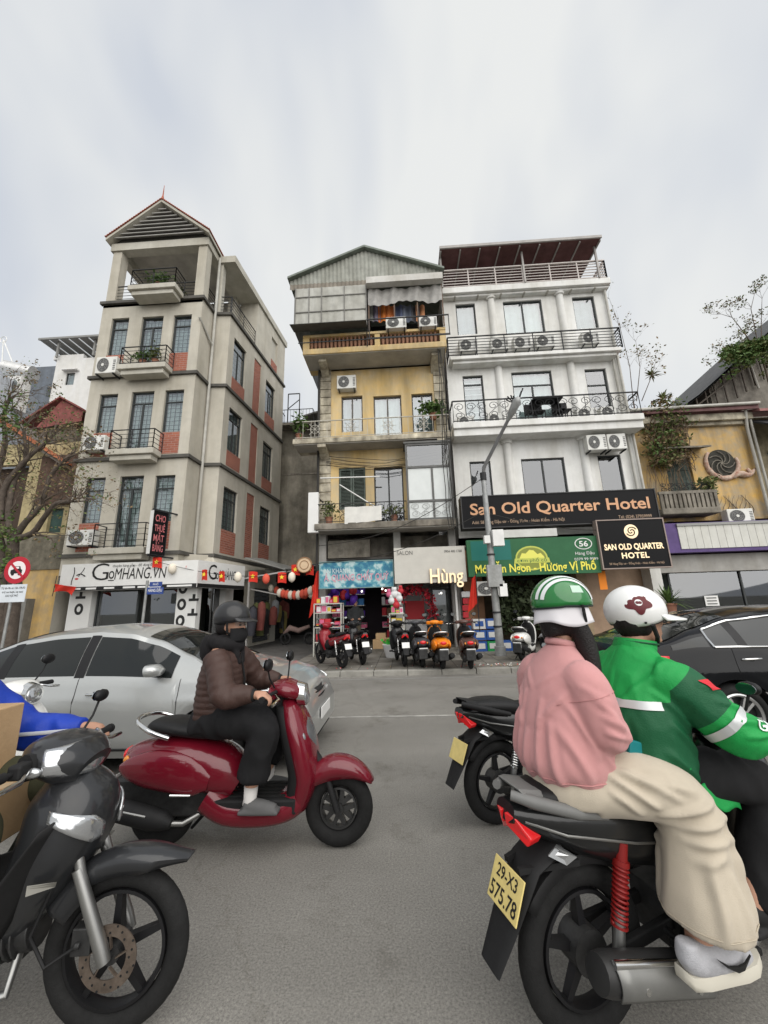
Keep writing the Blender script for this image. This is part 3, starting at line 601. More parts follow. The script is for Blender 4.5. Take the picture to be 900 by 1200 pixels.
    for (a, c) in ((ul-.06,ua),(ua,ur+.1)):
        za_, zc_ = roofz(max(a,ul))-(.03 if a < ul else 0), roofz(min(c,ur))-(.05 if c > ur else 0)
        rf.hexa([(a,12.72,za_),(c,12.72,zc_),(c,19.6,zc_),(a,19.6,za_),(a,12.72,za_+.09),(c,12.72,zc_+.09),(c,19.6,zc_+.09),(a,19.6,za_+.09)])
    rf.build('roof', M('roof_edge_green',(.20,.23,.20),.6,var=.25,streak=.3), t)
    FP = front(12.8); pa, pb = -3.86, -1.02
    corr(FP, pa, pb, 12.12, 14.0, 0, tin, 'tin_wall', .006, .25)
    fr = MB()
    for u_ in (pa, pa+.55, pa+1.05, pa+1.95, pb-.03): fr.fbox(FP,u_,u_+.035,.01,.04,12.1,14.0)
    for z_ in (12.85,13.55): fr.fbox(FP,pa,pb,.012,.035,z_,z_+.035)
    fr.build('tin_wall_frame', M('frame_grey',(.20,.195,.18),.6,var=.2), t)
    MB().add([(pa-.02,12.79,12.11),(pa-.02,12.79,14.0),(pa-.02,19,14.0),(pa-.02,19,12.11)],[(0,1,2,3)]).build('tin_side_wall', tin, t)
    MB().hexa([(pa-.05,12.35,11.98),(pb,12.35,11.98),(pb,12.95,12.12),(pa-.05,12.95,12.12),(pa-.05,12.35,12.0),(pb,12.35,12.0),(pb,12.95,12.15),(pa-.05,12.95,12.15)]).build('small_awning', M('awning_dark',(.10,.10,.095),.7,var=.3), t)
    MB().fbox(FP,pb+.02,ur-.02,.02,.3,13.78,14.06).build('awning_board', M('awning_white',(.60,.59,.56),.7,var=.15,streak=.2), t)
    # tarp
    def tarp(s_, q): u_ = pb+.05+(ur-.05-pb-.05)*s_; return FP.P(u_, -.06+.05*sin(s_*22)+.03*sin(s_*57+q*3), 13.78-(.68+.08*sin(s_*9)+.05*sin(s_*23))*q)
    MB().grid(tarp, 60, 8).build('rolled_tarp', M('tarp_grey',(.40,.39,.37),.75,var=.25,vscale=4), t, smooth=180)
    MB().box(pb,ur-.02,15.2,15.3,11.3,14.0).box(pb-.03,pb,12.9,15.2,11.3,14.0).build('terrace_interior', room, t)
    ps = MB()
    for u_ in (pb+.05,pb+1.05,pb+1.95,ur-.07): ps.fbox(FP,u_,u_+.05,-.12,-.07,11.95,13.95)
    ps.build('terrace_post', M('post_rust',(.16,.11,.08),.7,var=.3), t)
    rr = MB(); rr.beam(FP.P(pb,.25,12.16),FP.P(ur+.1,.25,12.16),.04); rr.beam(FP.P(pb,.3,11.3),FP.P(ur+.1,.3,11.3),.035); rr.beam(FP.P(-3.6,.3,11.27),FP.P(ur+.1,.3,11.27),.03)
    for u_ in (pb+.1,ur+.08): rr.beam(FP.P(u_,.27,11.3),FP.P(u_,.25,12.16),.03)
    rr.build('terrace_rail', iron, t)
    # washing and odds and ends behind the rail
    # --- ground floor
    MB().box(xl,xr,14.9,15.0,2.9,4.2).build('recess_wall', grimy, t); MB().fbox(F,-2.75,-1.2,-.6,-.1,3.35,4.0).build('old_sign_board', grimy, t)
    for a in (xl,-.32,xr-.25): MB().fbox(F,a,a+.25,-.3,.02,.1,4.24).build('pier', M('pier_grey',(.42,.41,.39),.8,var=.25,streak=.3), t)
    MB().box(xl+.2,xr-.1,17.8,18,0,4.2).build('shop_back_wall', M('shop_back',(.05,.04,.05),.9), t); MB().box(-.2,-.12,14.2,18,0,4.2).build('shop_partition', M('salon_wall',(.42,.42,.42),.7), t); MB().box(-.1,xr-.1,16.6,16.7,0,4.2).build('salon_back_wall', MATS['salon_wall'], t)
    MB().box(xl+.2,xr-.1,14.2,18,3.28,3.34).build('shop_ceiling', M('shop_ceil',(.10,.095,.09),.9), t)
    MB().box(xl+.1,xr,13.8,17.9,.05,.18).build('shop_step', grimy, t)
    # cables and pipes
    cb = MB(); rg = random.Random(3)
    for k in range(5):
        z = rg.uniform(6.9,7.4); cb.tube([F.P(-2.8+4.6*i/10,.06+.8*sin(pi*i/10)*rg.uniform(.2,.3),z-.35*sin(pi*i/10)*rg.uniform(.9,1.1)) for i in range(11)], .012, 4)
    for k in range(6):
        x = xr-.2+rg.uniform(-.12,.2); cb.tube([F.P(x+rg.uniform(-.05,.05),.9+rg.uniform(-.05,.05),11.1-i*.7) for i in range(11)], .014, 4)
    cb.tube([F.P(xl-.05,.12,11),F.P(xl-.05,.12,.2)], .05, 6)
    cb.build('cables', M('cable_black',(.04,.038,.035),.7), t)
    return t, F
YH, FY = yellow_house()
# ================================================================ white hotel
def white_hotel():
    t = thing('white_hotel', 'white four storey hotel with black balcony rails and maroon roof canopy', 'building', (5.5,14,0), world=True)
    F = front(14.0); xl, xr = 2.06, 8.86
    W = [[(535,356,558,392,1,0),(591,352,637,390,2,0),(673,347.5,699,385,1,0)], [(544,440,568,492,1,.3),(602.5,435,650.7,500,2,.5),(689,432,714.5,485,1,.6)], [(552,540.5,577,590,1,0),(613.3,536.7,664.7,590,2,0),(703.6,533,731,580,1,0)]]
    zlo = [None, 8.14, 5.3]
    for fi, (z0, z1) in enumerate(((11.0,14.25),(7.6,11.0),(3.6,7.6))):
        hs = []
        for w_ in W[fi]:
            r = F.rect(*w_[:4]); hs.append((r[0], r[1], zlo[fi] if zlo[fi] and fi == 1 else r[2], r[3]))
        wall(F, xl, xr, z0, z1, hs, white, t)
        for w_, h in zip(W[fi], hs):
            window(F, t, h, w_[4], tr=w_[5], d=-.1, cur=[curtain_w, curtain_w, None][fi] if w_[4] == 2 else [curtain_g, curtain_g if w_[0] < 600 else None, None][fi], gl=glass if fi < 2 else glass_dk, name='french_door' if fi == 1 and w_[4] == 2 else 'window', grille=(1,9) if (w_[0] < 560 and fi > 0) else None, bars=1)
    wall(Face((xr,14.0),(0,1),(1,0)), 0, 8, 0, 14.25, [], white, t); wall(Face((xl,14.0),(0,1),(-1,0)), 0, 8, 0, 14.25, [], white, t)
    MB().box(xl,xr,21.6,21.9,0,14.2).build('back_wall', white, t)
    for px in (566,651):
        x = F.pt(px+8, 345)[0] if px < 600 else F.pt(px, 345)[0]+.12
        for (z0, z1) in ((11.06,14.1),(8.15,10.98),(5.2,7.6)):
            MB().tube([(x,13.98,z0),(x,13.98,z0+.12),(x,13.98,z0+.12),(x,13.98,z1-.16),(x,13.98,z1-.16),(x,13.98,z1)], [.2,.2,.155,.145,.2,.22], 16).build('column', white, t, smooth=40)
    # slabs
    MB().fbox(F,xl-.02,xr+.05,-.2,.35,14.12,14.4).fbox(F,xl,xr+.02,-.1,.22,14.02,14.118).build('roof_slab', white, t, bevel=.02); MB().box(xl+.01,xr-.01,14.0,21.8,14.25,14.3).build('roof_deck', soffit, t)
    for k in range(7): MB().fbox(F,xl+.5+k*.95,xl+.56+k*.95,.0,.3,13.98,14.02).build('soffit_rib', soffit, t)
    MB().fbox(F,xl+.1,xr-.15,0,.52,10.88,11.02).fbox(F,xl+.2,xr-.3,0,.4,10.76,10.878).build('balcony_slab', white, t, bevel=.015)
    MB().fbox(F,xl-.02,xr+.02,0,.75,7.86,8.1).fbox(F,xl,xr,0,.66,7.58,7.858).build('balcony_slab', white, t, bevel=.02)
    railing(F, xl+.05, xr-.1, .5, 11.02, 11.88, t, hbars=5, back=.0, t=.025)
    railing(F, xl+.02, xr-.02, .7, 8.1, 8.97, t, step=.95, t=.026, back=.0); curls(F, xl+.05, xr-.05, .7, 8.18, 8.93, 16, t)
    railing(F, xl+.02, xr-.05, .3, 14.4, 15.28, t, mat=M('pale_rail',(.58,.53,.50),.5,var=.15), hbars=5, back=-4, t=.035)
    # canopy
    cz = 15.96; cn = MB(); cn.hexa([(xl-.02,13.25,cz),(xr-.25,13.25,cz),(xr-.25,19,cz-.25),(xl-.02,19,cz-.25),(xl-.02,13.25,cz+.05),(xr-.25,13.25,cz+.05),(xr-.25,19,cz-.2),(xl-.02,19,cz-.2)]); cn.build('canopy_sheet', maroon, t)
    b = MB(); b.box(xl-.03,xr-.24,13.2,13.26,cz-.02,cz+.1)
    for k in range(9): b.box(xl+k*(xr-xl-.3)/8,xl+.05+k*(xr-xl-.3)/8,13.3,18.9,cz-.09,cz-.03)
    for x in (xl,(xl+xr)/2,xr-.4): b.box(x,x+.07,13.6,13.67,14.4,cz-.02)
    b.box(xr-.45,xr-.38,18,18.07,14.4,cz-.2); b.build('canopy_frame', M('canopy_frame_paint',(.40,.38,.36),.6,var=.2), t)
    MB().box(xl,xr-.3,18.9,19,14.3,cz-.22).build('canopy_back', maroon, t)
    # first-floor recess below the name board, ground floor
    MB().fbox(F,xl,xr,-.3,.0,3.62,3.9).build('ground_beam', white, t)
    MB().fbox(F,6.35,8.6,-.6,-.5,.1,3.6).build('ground_wall', M('tan_tile',(.36,.25,.17),.6,var=.2), t); MB().fbox(F,8.5,xr,-.5,.02,.1,3.6).build('pier', white, t); MB().fbox(F,xl,xl+.3,-.5,.02,.1,3.6).build('pier', M('wood_clad',(.28,.15,.08),.6,var=.3), t)
    MB().box(xl+.2,6.35,17,17.2,0,3.6).build('shop_back_wall', M('noodle_back',(.12,.09,.06),.9,var=.4), t); MB().box(xl,xr,13.9,17,3.5,3.56).build('shop_ceiling', MATS['shop_ceil'], t)
    MB().fbox(F,6.0,6.35,-.6,-.02,.1,3.6).build('pier', M('tan_pier',(.32,.24,.15),.7,var=.3), t)
    MB().fbox(F,xl+.35,xl+.75,-.4,-.3,.1,3.5).build('wood_panel', MATS['wood_clad'], t)
    # drain pipes on the right
    MB().tube([F.P(xr-.12,.1,14.0),F.P(xr-.12,.1,11.4),F.P(xr-.1,.12,4.5)], .05, 6).tube([F.P(xr-.32,.1,11),F.P(xr-.32,.1,5)], .04, 6).build('drain_pipe', pvc, t, smooth=60)
    return t, F
WH, FW = white_hotel()
# ================================================================ old yellow house on the right
def old_house():
    t = thing('old_yellow_house', 'weathered yellow old house with oval window and maroon tin roof', 'building', (11.3,14.5,0), world=True)
    F = front(14.5); xl, xr = 8.95, 13.35; zc = F.pt(830,497)[1]
    hw = F.rect(783,535,813,583); hw = (hw[0], hw[1], 4.75, hw[3]); ov = F.pt(845,543)
    hs = F.rect(757,532,764,565)
    wall(F, xl, xr, 3.0, zc+.3, [hw], yellow_old, t)
    green = M('faded_green_wood', (.10,.125,.11), .85, var=.45, vscale=7, streak=.4)
    n = 4
    for k in range(n):
        a = hw[0]+(hw[1]-hw[0])*k/n; c = a+(hw[1]-hw[0])/n; MB().fbox(F,a+.012,c-.012,-.14,-.08-(k%2)*.015,hw[2],hw[3]-.55).build('shutter', green, t)
    MB().fbox(F,hw[0],hw[1],-.16,-.1,hw[3]-.53,hw[3]).build('transom_board', green, t)
    MB().hexa([F.P(hw[0]-.3,.5,hw[3]+.16),F.P(hw[1]+.5,.5,hw[3]+.16),F.P(hw[1]+.5,0,hw[3]+.28),F.P(hw[0]-.3,0,hw[3]+.28),F.P(hw[0]-.3,.5,hw[3]+.22),F.P(hw[1]+.5,.5,hw[3]+.22),F.P(hw[1]+.5,0,hw[3]+.36),F.P(hw[0]-.3,0,hw[3]+.36)]).build('hood', grimy, t)
    # oval window with raised plaster scroll
    rx, rz = .52, .55
    e = MB(); e.prism([(rx*cos(i*pi/16), rz*sin(i*pi/16)) for i in range(32)], lambda a, c, d: F.P(ov[0]+a, d, ov[1]+c), .004, .012); o = e.build('oval_window', M('oval_dark',(.05,.048,.04),.9,var=.5,vscale=5), t)
    g = MB()
    for k in range(7): g.tube([F.P(ov[0]+rx*.9*cos(k*.9+.3*i)*(i/6), .05, ov[1]+rz*.9*sin(k*.9+.3*i)*(i/6)) for i in range(7)], .018, 5)
    g.build('oval_grille', grimy, t)
    fr = MB(); fr.tube([F.P(ov[0]+(rx+.06)*cos(a), .04, ov[1]+(rz+.06)*sin(a)) for a in [pi*.75+i*pi*1.35/20 for i in range(21)]], [.05+.05*sin(i*pi/20)*(1+.3*sin(i*2.3)) for i in range(21)], 8)
    fr.tube([F.P(ov[0]+.25+i*.11, .08, ov[1]-.62+.09*math.sin(i*.9)+i*.035) for i in range(9)], [.06,.09,.11,.12,.11,.09,.08,.06,.02], 8)
    fr.tube([F.P(ov[0]+.75+i*.05, .1, ov[1]-.35+.06*math.sin(i*1.6)-i*.02) for i in range(6)], [.03,.06,.07,.06,.05,.02], 8)
    fr.build('plaster_scroll', M('plaster_white',(.50,.43,.35),.9,var=.5,vscale=9,vcol=(.36,.18,.13)), t, smooth=180)
    MB().fbox(F,xl-.1,xr+.15,-.1,.3,zc+.02,zc+.3).fbox(F,xl,xr+.05,-.1,.16,zc-.12,zc+.018).build('cornice', cream, t, bevel=.02)
    zr = F.pt(820,482,.4)[1]
    rf = MB()
    a0, c0 = xl-.1, xr+.25; za, zb = zc+.32, zc+1.5
    n = 60
    rf.grid(lambda s_, q: (a0+(c0-a0)*s_, 14.0+3.6*q, za+.18+.025*sin(s_*n*pi*.8)+(zb-za)*q*(1-.55*s_)), n*4, 1); rf.build('tin_roof', pinkroof, t, smooth=180)
    MB().box(a0,c0,14.0,14.06,za+.0,za+.16).build('fascia', maroon, t); MB().tube([(a0,13.95,za+.16),(c0,13.95,za+.2)], .06, 8).build('gutter', pvc, t, smooth=60)
    wall(Face((xr,14.5),(0,1),(1,0)), 0, 4, 0, zc+.4, [], grimy, t)
    MB().tube([F.P(xr-.12,.35,zc+.4),F.P(xr-.08,.18,zc-.3),F.P(xr-.1,.16,3.2)], .055, 8).tube([F.P(xr+.1,.2,zc+.3),F.P(xr+.04,.2,3.4)], .045, 8).build('drain_pipe', pvc, t, smooth=60)
    # balcony with mouldy parapet
    zb1 = 4.75; bl, br = F.pt(780,590,.6)[0]-.25, F.pt(840,590,.6)[0]
    MB().fbox(F,bl,br,0,.75,zb1-.32,zb1-.1).build('balcony_slab', grimy, t, bevel=.03); 
    b = MB(); b.fbox(F,bl,br,.64,.74,zb1+.42,zb1+.52)
    for k in range(13): b.fbox(F,bl+.02+(br-bl-.14)*k/12,bl+.12+(br-bl-.14)*k/12,.65,.73,zb1-.1,zb1+.42)
    b.build('parapet', grimy, t)
    curls(F, bl+.1, br-.1, .7, zb1+.52, zb1+.85, 7, t)
    b = MB(); 
    for k in range(14):
        x = ov[0]-.7+k*.1; b.tube([F.P(x+.1*sin(i+k), .06, 4.5+i*.14) for i in range(6)], [.012,.012,.01,.008,.006,.004], 4)
    b.build('dead_vine', bark, t)
    MB().fbox(F,xl,xr,-.05,.0,2.9,4.3).build('lintel_wall', grimy, t)
    # white panel sign strip and shop below
    d = .62; u0, u1 = F.pt(797,632,d)[0], 13.6; z0, z1 = 3.22, 4.02
    sg = MB(); nn_ = 16
    fb = MB().fbox(F,u0-.42,u1+3,.1,d-.05,z0-.12,z1+.12).build('sign_box', M('purple_box',(.10,.06,.19),.5,var=.2), t)
    for k in range(nn_+8):
        a = u0+k*.26; MB().fbox(F,a+.006,a+.254,d-.05,d-.02,z0,z1).build('sign_panel', M('panel_offwhite',(.60,.60,.56),.6,var=.1,streak=.15), fb)
    MB().fbox(F,u0-.02,u1+3,d-.05,d+.02,z1+.002,z1+.09).build('sign_trim', M('trim_grey',(.28,.28,.27),.5), fb)
    MB().box(9.0,18,15.6,15.7,0,3.1).build('shop_back_wall', M('empty_shop',(.30,.30,.28),.8,var=.2), t)
    MB().box(9.0,18,14.3,15.7,2.45,3.05).build('shop_bulkhead', M('bulkhead',(.40,.39,.37),.8,var=.15,streak=.2), t)
    MB().box(9.5,18,14.62,14.64,.15,2.44).build('shop_glass', glass_dk, t); MB().box(11.9,11.96,14.58,14.66,.15,2.44).box(9.44,9.5,14.58,14.66,.15,2.44).box(14.4,14.46,14.58,14.66,.15,2.44).build('shop_mullion', dkframe, t)
    pf = front(14.6); pr = pf.rect(826,698,842,710); MB().fbox(pf,pr[0],pr[1],.0,.01,pr[2],pr[3]).build('notice', whitem, t)
    nt_ = M('print_grey',(.12,.12,.12),.6)
    for k in range(3): MB().fbox(pf,pr[0]+.06,pr[1]-.06,.011,.013,pr[3]-.1-k*.1,pr[3]-.06-k*.1).build('notice_line', nt_, t)
    return t, F
OH, FO = old_house()
def right_edge_house():
    t = thing('end_house', 'grimy house with faded red roof and dark awning at the right edge', 'building', (16,14.6,0), world=True)
    F = front(14.7); xl = 13.5
    z = F.pt(885,490,.4)[1]
    hw = (14.1,16.2,4.9,F.pt(890,530)[1]); wall(F, xl, 20, 3, z+.2, [hw], M('grimy_yellow',(.34,.29,.19),.9,var=.5,streak=.5), t)
    MB().fbox(F,hw[0],hw[1],-.2,-.12,hw[2]+.9,hw[3]).build('green_shutter', MATS['faded_green_wood'], t); MB().fbox(F,hw[0],hw[1],-.22,-.16,hw[2],hw[2]+.9).build('dark_window', room, t)
    MB().hexa([(xl,13.9,z+.1),(20,13.9,z+.1),(20,17,z+1.3),(xl,17,z+1.3),(xl,13.9,z+.2),(20,13.9,z+.2),(20,17,z+1.4),(xl,17,z+1.4)]).build('roof', pinkroof, t)
    MB().hexa([(xl,13.4,z-.75),(20,13.4,z-.75),(20,14.6,z),(xl,14.6,z),(xl,13.4,z-.68),(20,13.4,z-.68),(20,14.6,z+.07),(xl,14.6,z+.07)]).build('awning', M('awning_black',(.03,.03,.032),.8), t)
    MB().fbox(F,xl,20,.0,.9,4.2,4.4).build('balcony_slab', grimy, t); railing(F, xl+.1, 18, .85, 4.4, 5.2, t, sides=False, mat=M('rust_rail',(.18,.12,.08),.8))
    MB().box(xl,20,14.8,15,0,3.1).build('shop_wall', grimy, t)
right_edge_house()
def back_right():
    t = thing('concrete_rear_building', 'bare concrete building with dark sloping tin roof rising behind the old houses', 'building', (18,22,0), world=True)
    Y = 20.; P = lambda px, py, dy=0: atY(px, py, Y+dy)
    a, c = P(808,470), P(905,382)
    conc = M('bare_concrete', (.27,.25,.22), .9, var=.35, streak=.4, bump=.3)
    k = (c.z-a.z)/(c.x-a.x); x1 = 27; zz = lambda x: a.z+k*(x-a.x)
    xs = P(838,470).x
    MB().add([(xs,Y+.2,0),(x1,Y+.2,0),(x1,Y+.2,zz(x1)-.3),(xs,Y+.2,zz(xs)-.3),(xs,Y+8,0),(x1,Y+8,0),(x1,Y+8,zz(x1)-.3),(xs,Y+8,zz(xs)-.3)],[(0,1,2,3),(4,7,6,5),(0,3,7,4),(1,5,6,2)]).build('wall', conc, t)
    n = 40
    MB().grid(lambda s_, q: (a.x-.1+(x1-a.x)*s_, Y-.9+9*q, zz(a.x-.1+(x1-a.x)*s_)+.03*sin(q*60*pi)), 30, 60).build('roof', M('dark_tin',(.085,.085,.085),.7,var=.3), t, smooth=180)
    MB().grid(lambda s_, q: (a.x-.1+(x1-a.x)*s_, Y-.9+9*q, zz(a.x-.1+(x1-a.x)*s_)-.1), 2, 2).build('roof_lining', MATS['dark_tin'], t)
    b = MB()
    for q in range(10): x = a.x+.4+q*.55; b.box(x,x+.06,Y+.05,Y+.12,zz(x)-1.6-q*.1,zz(x)-.12)
    b.beam((a.x+.2,Y+.08,zz(a.x)-.4),(a.x+6,Y+.08,zz(a.x+6)-1.2),.08); b.build('timber_frame', M('old_timber',(.16,.14,.12),.9,var=.3), t)
    MB().add([(a.x,Y+1.4,0),(xs,Y+1.4,0),(xs,Y+1.4,zz(xs)-.3),(a.x,Y+1.4,zz(a.x)-.2)],[(0,1,2,3)]).build('tin_infill', M('dull_tin',(.20,.20,.195),.7,var=.3,streak=.3), t)
    q0 = P(880,420); MB().tube([P(868,395),P(889,455)], .05, 6).build('pipe', pvc, t)
back_right()
# ================================================================ houses on the left
def left_old():
    t = thing('ochre_old_house', 'ochre old house with red tiled gable and green shutters at the left edge', 'building', (-15,14.4,0), world=True)
    F = front(14.4); xr = -12.62
    P = lambda px, py: F.pt(px, py)
    ochre = M('ochre_render', (.58,.38,.13), .9, var=.4, vscale=2.5, streak=.4, vcol=(.42,.32,.19)); mould = M('mould_render', (.22,.20,.155), .95, var=.45, vscale=3, streak=.5)
    zl = P(40,668)[1]; z2 = P(40,628)[1]; zt = P(40,520)[1]
    wall(F, -20, xr, 0, zl, [], ochre, t); MB().fbox(F,-20,xr,-.1,.05,zl,z2).build('mouldy_band', mould, t)
    d0, d1 = P(54,620)[0], P(71,620)[0]; p0, p1 = P(24,600)[0], P(46,600)[0]
    wall(F, -20, xr, z2, zt, [(d0,d1,z2+.1,P(60,596)[1]),(-19,p0,z2+.1,P(10,545)[1]),(d1+.2,xr-.02,z2+.05,P(80,545)[1])], M('ochre_pale',(.50,.42,.24),.9,var=.3,streak=.35), t)
    MB().fbox(F,d0,d1,-.2,-.14,z2+.1,P(60,596)[1]).build('green_shutter', M('dark_green_wood',(.04,.075,.065),.8,var=.3), t)
    MB().fbox(F,-19,p0,-.5,-.4,z2,P(10,545)[1]).build('dark_recess', M('brown_recess',(.06,.042,.032),.9), t); MB().fbox(F,d1+.2,xr,-.5,-.4,z2,P(80,545)[1]).build('dark_recess', MATS['brown_recess'], t)
    MB().fbox(F,d0-.6,xr,.0,.12,P(60,592)[1],P(60,535)[1]).build('timber_wall', M('brown_timber',(.10,.062,.045),.9,var=.4,vscale=5), t)
    a, c = P(2,494), P(86,548)
    rf = MB(); k = (c[1]-a[1])/(c[0]-a[0]); x0 = -19.; zz = lambda x: a[1]+k*(x-a[0])
    rf.hexa([(x0,14.0,zz(x0)-.12),(c[0],14.0,c[1]-.12),(c[0],19,c[1]-.12),(x0,19,zz(x0)-.12),(x0,14.0,zz(x0)),(c[0],14.0,c[1]),(c[0],19,c[1]),(x0,19,zz(x0))]); rf.build('roof', M('old_timber',(.16,.14,.12),.9), t)
    for i in range(22):
        f0 = x0+(c[0]-x0)*i/22; f1 = x0+(c[0]-x0)*(i+1.12)/22
        for j in range(2): MB().hexa([(f0,13.92+j*.24,zz(f0)+.01),(f1,13.92+j*.24,zz(f1)+.05),(f1,14.14+j*.24,zz(f1)+.05),(f0,14.14+j*.24,zz(f0)+.01),(f0,13.92+j*.24,zz(f0)+.1),(f1,13.92+j*.24,zz(f1)+.13),(f1,14.14+j*.24,zz(f1)+.13),(f0,14.14+j*.24,zz(f0)+.1)]).build('roof_tile', M('orange_tile',(.46,.17,.085),.85,var=.4,vscale=7), t)
    MB().fbox(F,P(18,710)[0],P(40,710)[0],.0,.35,.1,P(30,702)[1]).build('grey_box', M('utility_grey',(.24,.24,.23),.7,var=.3,streak=.3), t)
    MB().box(-20,xr,18.8,19,0,zt).build('back_wall', mould, t)
left_old()
def far_left():
    Y = 24.; P = lambda px, py, y=Y: atY(px, py, y)
    t = thing('white_block', 'white house with a louvred rooftop canopy behind the corner townhouse', 'building', (-24,24,0), world=True)
    F = front(Y); r = F.rect(62,424,112,470); x0 = r[0]; z1 = F.pt(90,420)[1]
    wr = F.rect(77,437,87,451); wall(F, x0, -16, 0, z1, [wr], M('white_far',(.70,.70,.69),.85,var=.08,streak=.12), t); window(F, t, wr, 1, cur=curtain_g)
    wall(Face((x0,Y),(0,1),(-1,0)), 0, 6, 0, z1, [], MATS['white_far'], t)
    MB().fbox(F,wr[0]-.2,wr[1]+.3,0,.3,wr[3]+.1,wr[3]+.2).build('window_hood', MATS['white_far'], t)
    MB().fbox(F,x0-.3,x0+2,-.3,.0,z1,z1+.35).build('parapet', MATS['white_far'], t)
    zc = F.pt(90,402)[1]; xc = F.pt(54,404)[0]
    for k in range(9): MB().hexa([(xc+k*.75,Y-.6,zc),(xc+k*.75+.6,Y-.6,zc),(xc+k*.75+1.0,Y+5,zc-.3),(xc+k*.75+.4,Y+5,zc-.3),(xc+k*.75,Y-.6,zc+.08),(xc+k*.75+.6,Y-.6,zc+.08),(xc+k*.75+1.0,Y+5,zc-.22),(xc+k*.75+.4,Y+5,zc-.22)]).build('canopy_slat', M('slat_grey',(.24,.24,.23),.7), t)
    b = MB(); b.box(xc,xc+7,Y-.65,Y-.55,zc-.05,zc+.1); 
    for x in (xc+1.2, xc+4): b.box(x,x+.12,Y-.3,Y-.18,z1,zc)
    b.build('canopy_frame', MATS['slat_grey'], t)
    t = thing('blue_grey_block', 'dark blue grey upper wall between the white houses', 'building', (-32,30,0), world=True)
    F = front(30); r = F.rect(28,430,66,462); MB().fbox(F,r[0],r[1]+1,-4,0,0,r[3]).build('wall', M('slate_wall',(.15,.17,.20),.8,var=.2,streak=.2), t)
    w_ = F.rect(55,453,64,464); MB().fbox(F,w_[0],w_[1],.01,.05,w_[2],w_[3]).build('window', glass_dk, t)
    t = thing('pale_blue_house', 'pale blue white house with a water tank at the left edge', 'building', (-26,20,0), world=True)
    a, c = P(-12,424,20), P(44,469,26); dx, dy = c.x-a.x, c.y-a.y; F = Face((a.x,a.y),(dx,dy),(dy,-dx)); L = math.hypot(dx,dy)
    z = (a.z+c.z)/2
    pb = M('pale_blue_render',(.56,.60,.66),.85,var=.12,streak=.15)
    MB().add([F.P(0,0,0),F.P(L,0,0),F.P(L,0,c.z),F.P(0,0,a.z),F.P(0,-6,0),F.P(L,-6,0),F.P(L,-6,c.z),F.P(0,-6,a.z)],[(0,1,2,3),(1,5,6,2),(3,2,6,7),(0,3,7,4),(4,7,6,5)]).build('wall', pb, t)
    u, v = F.pt(20,456); MB().fbox(F,u-.7,u+.7,.0,.04,v-.35,v+.45).build('window', glass_dk, t)
    p = P(25,438,23.5)
    t = thing('water_tank', 'round steel rooftop water tank lying beside the pale blue house', 'water tank', (p.x,p.y,0), world=True)
    MB().tube([(p.x-1.0,p.y-.3,p.z+.25),(p.x-.95,p.y-.3,p.z+.25),(p.x+.7,p.y+.2,p.z),(p.x+.8,p.y+.2,p.z)], [.4,.62,.62,.4], 20).build('tank', M('tank_steel',(.55,.55,.54),.35,metal=.5,var=.2), t, smooth=40)
    MB().box(p.x-.8,p.x+.6,p.y-.5,p.y+.3,p.z-3,p.z-.5).build('tank_stand', MATS['white_far'], t)
    t = thing('aerial_frame', 'thin steel aerial frame on the far left roof', 'antenna', (P(5,430,23).x,23,0), world=True)
    q = [P(2,430,23), P(16,428,23), P(4,398,23), P(0,412,23)]
    b = MB(); b.tube([q[0],q[2]], .04, 5).tube([q[1],q[2]], .04, 5).tube([q[0],q[1]], .04, 5).torus(q[2], (0,1,0), .25, .03, n=14, k=4); b.tube([q[0], (q[0].x,23,q[0].z-3)], .05, 5); b.build('frame', whitem, t)
    Y = 19.; P = lambda px, py, y=Y: atY(px, py, y)
    t = thing('red_gable_house', 'brown house with red tin gable seen through the bare tree', 'building', (P(80,500).x,Y,0), world=True)
    a, m_, c, d = P(50,488), P(79,471), P(103,481), P(103,540)
    red = M('red_tin',(.26,.085,.075),.7,var=.35); br = M('brown_wall',(.20,.17,.13),.9,var=.35,streak=.3)
    MB().add([(a.x,Y,0),(c.x-.4,Y,0),(c.x-.4,Y,c.z-1.2),(m_.x,Y,m_.z-1.0),(a.x,Y,a.z-.9)],[(0,1,2,3,4)]).box(a.x,c.x-.4,Y+.01,Y+5,0,c.z-1.3).build('wall', br, t)
    MB().hexa([(a.x-1,Y-.5,a.z-.8),(m_.x,Y-.5,m_.z),(m_.x,Y+5,m_.z),(a.x-1,Y+5,a.z-.8),(a.x-1,Y-.5,a.z-.7),(m_.x,Y-.5,m_.z+.1),(m_.x,Y+5,m_.z+.1),(a.x-1,Y+5,a.z-.7)]).hexa([(m_.x,Y-.5,m_.z),(c.x,Y-.5,c.z-.15),(c.x,Y+5,c.z-.15),(m_.x,Y+5,m_.z),(m_.x,Y-.5,m_.z+.1),(c.x,Y-.5,c.z-.05),(c.x,Y+5,c.z-.05),(m_.x,Y+5,m_.z+.1)]).build('roof', red, t)
    MB().add([(a.x,Y-.3,a.z-.9),(c.x,Y-.3,c.z-.8),(c.x,Y-.3,c.z-.1),(m_.x,Y-.3,m_.z)],[(0,1,2,3)]).build('gable_sheet', red, t)
far_left()
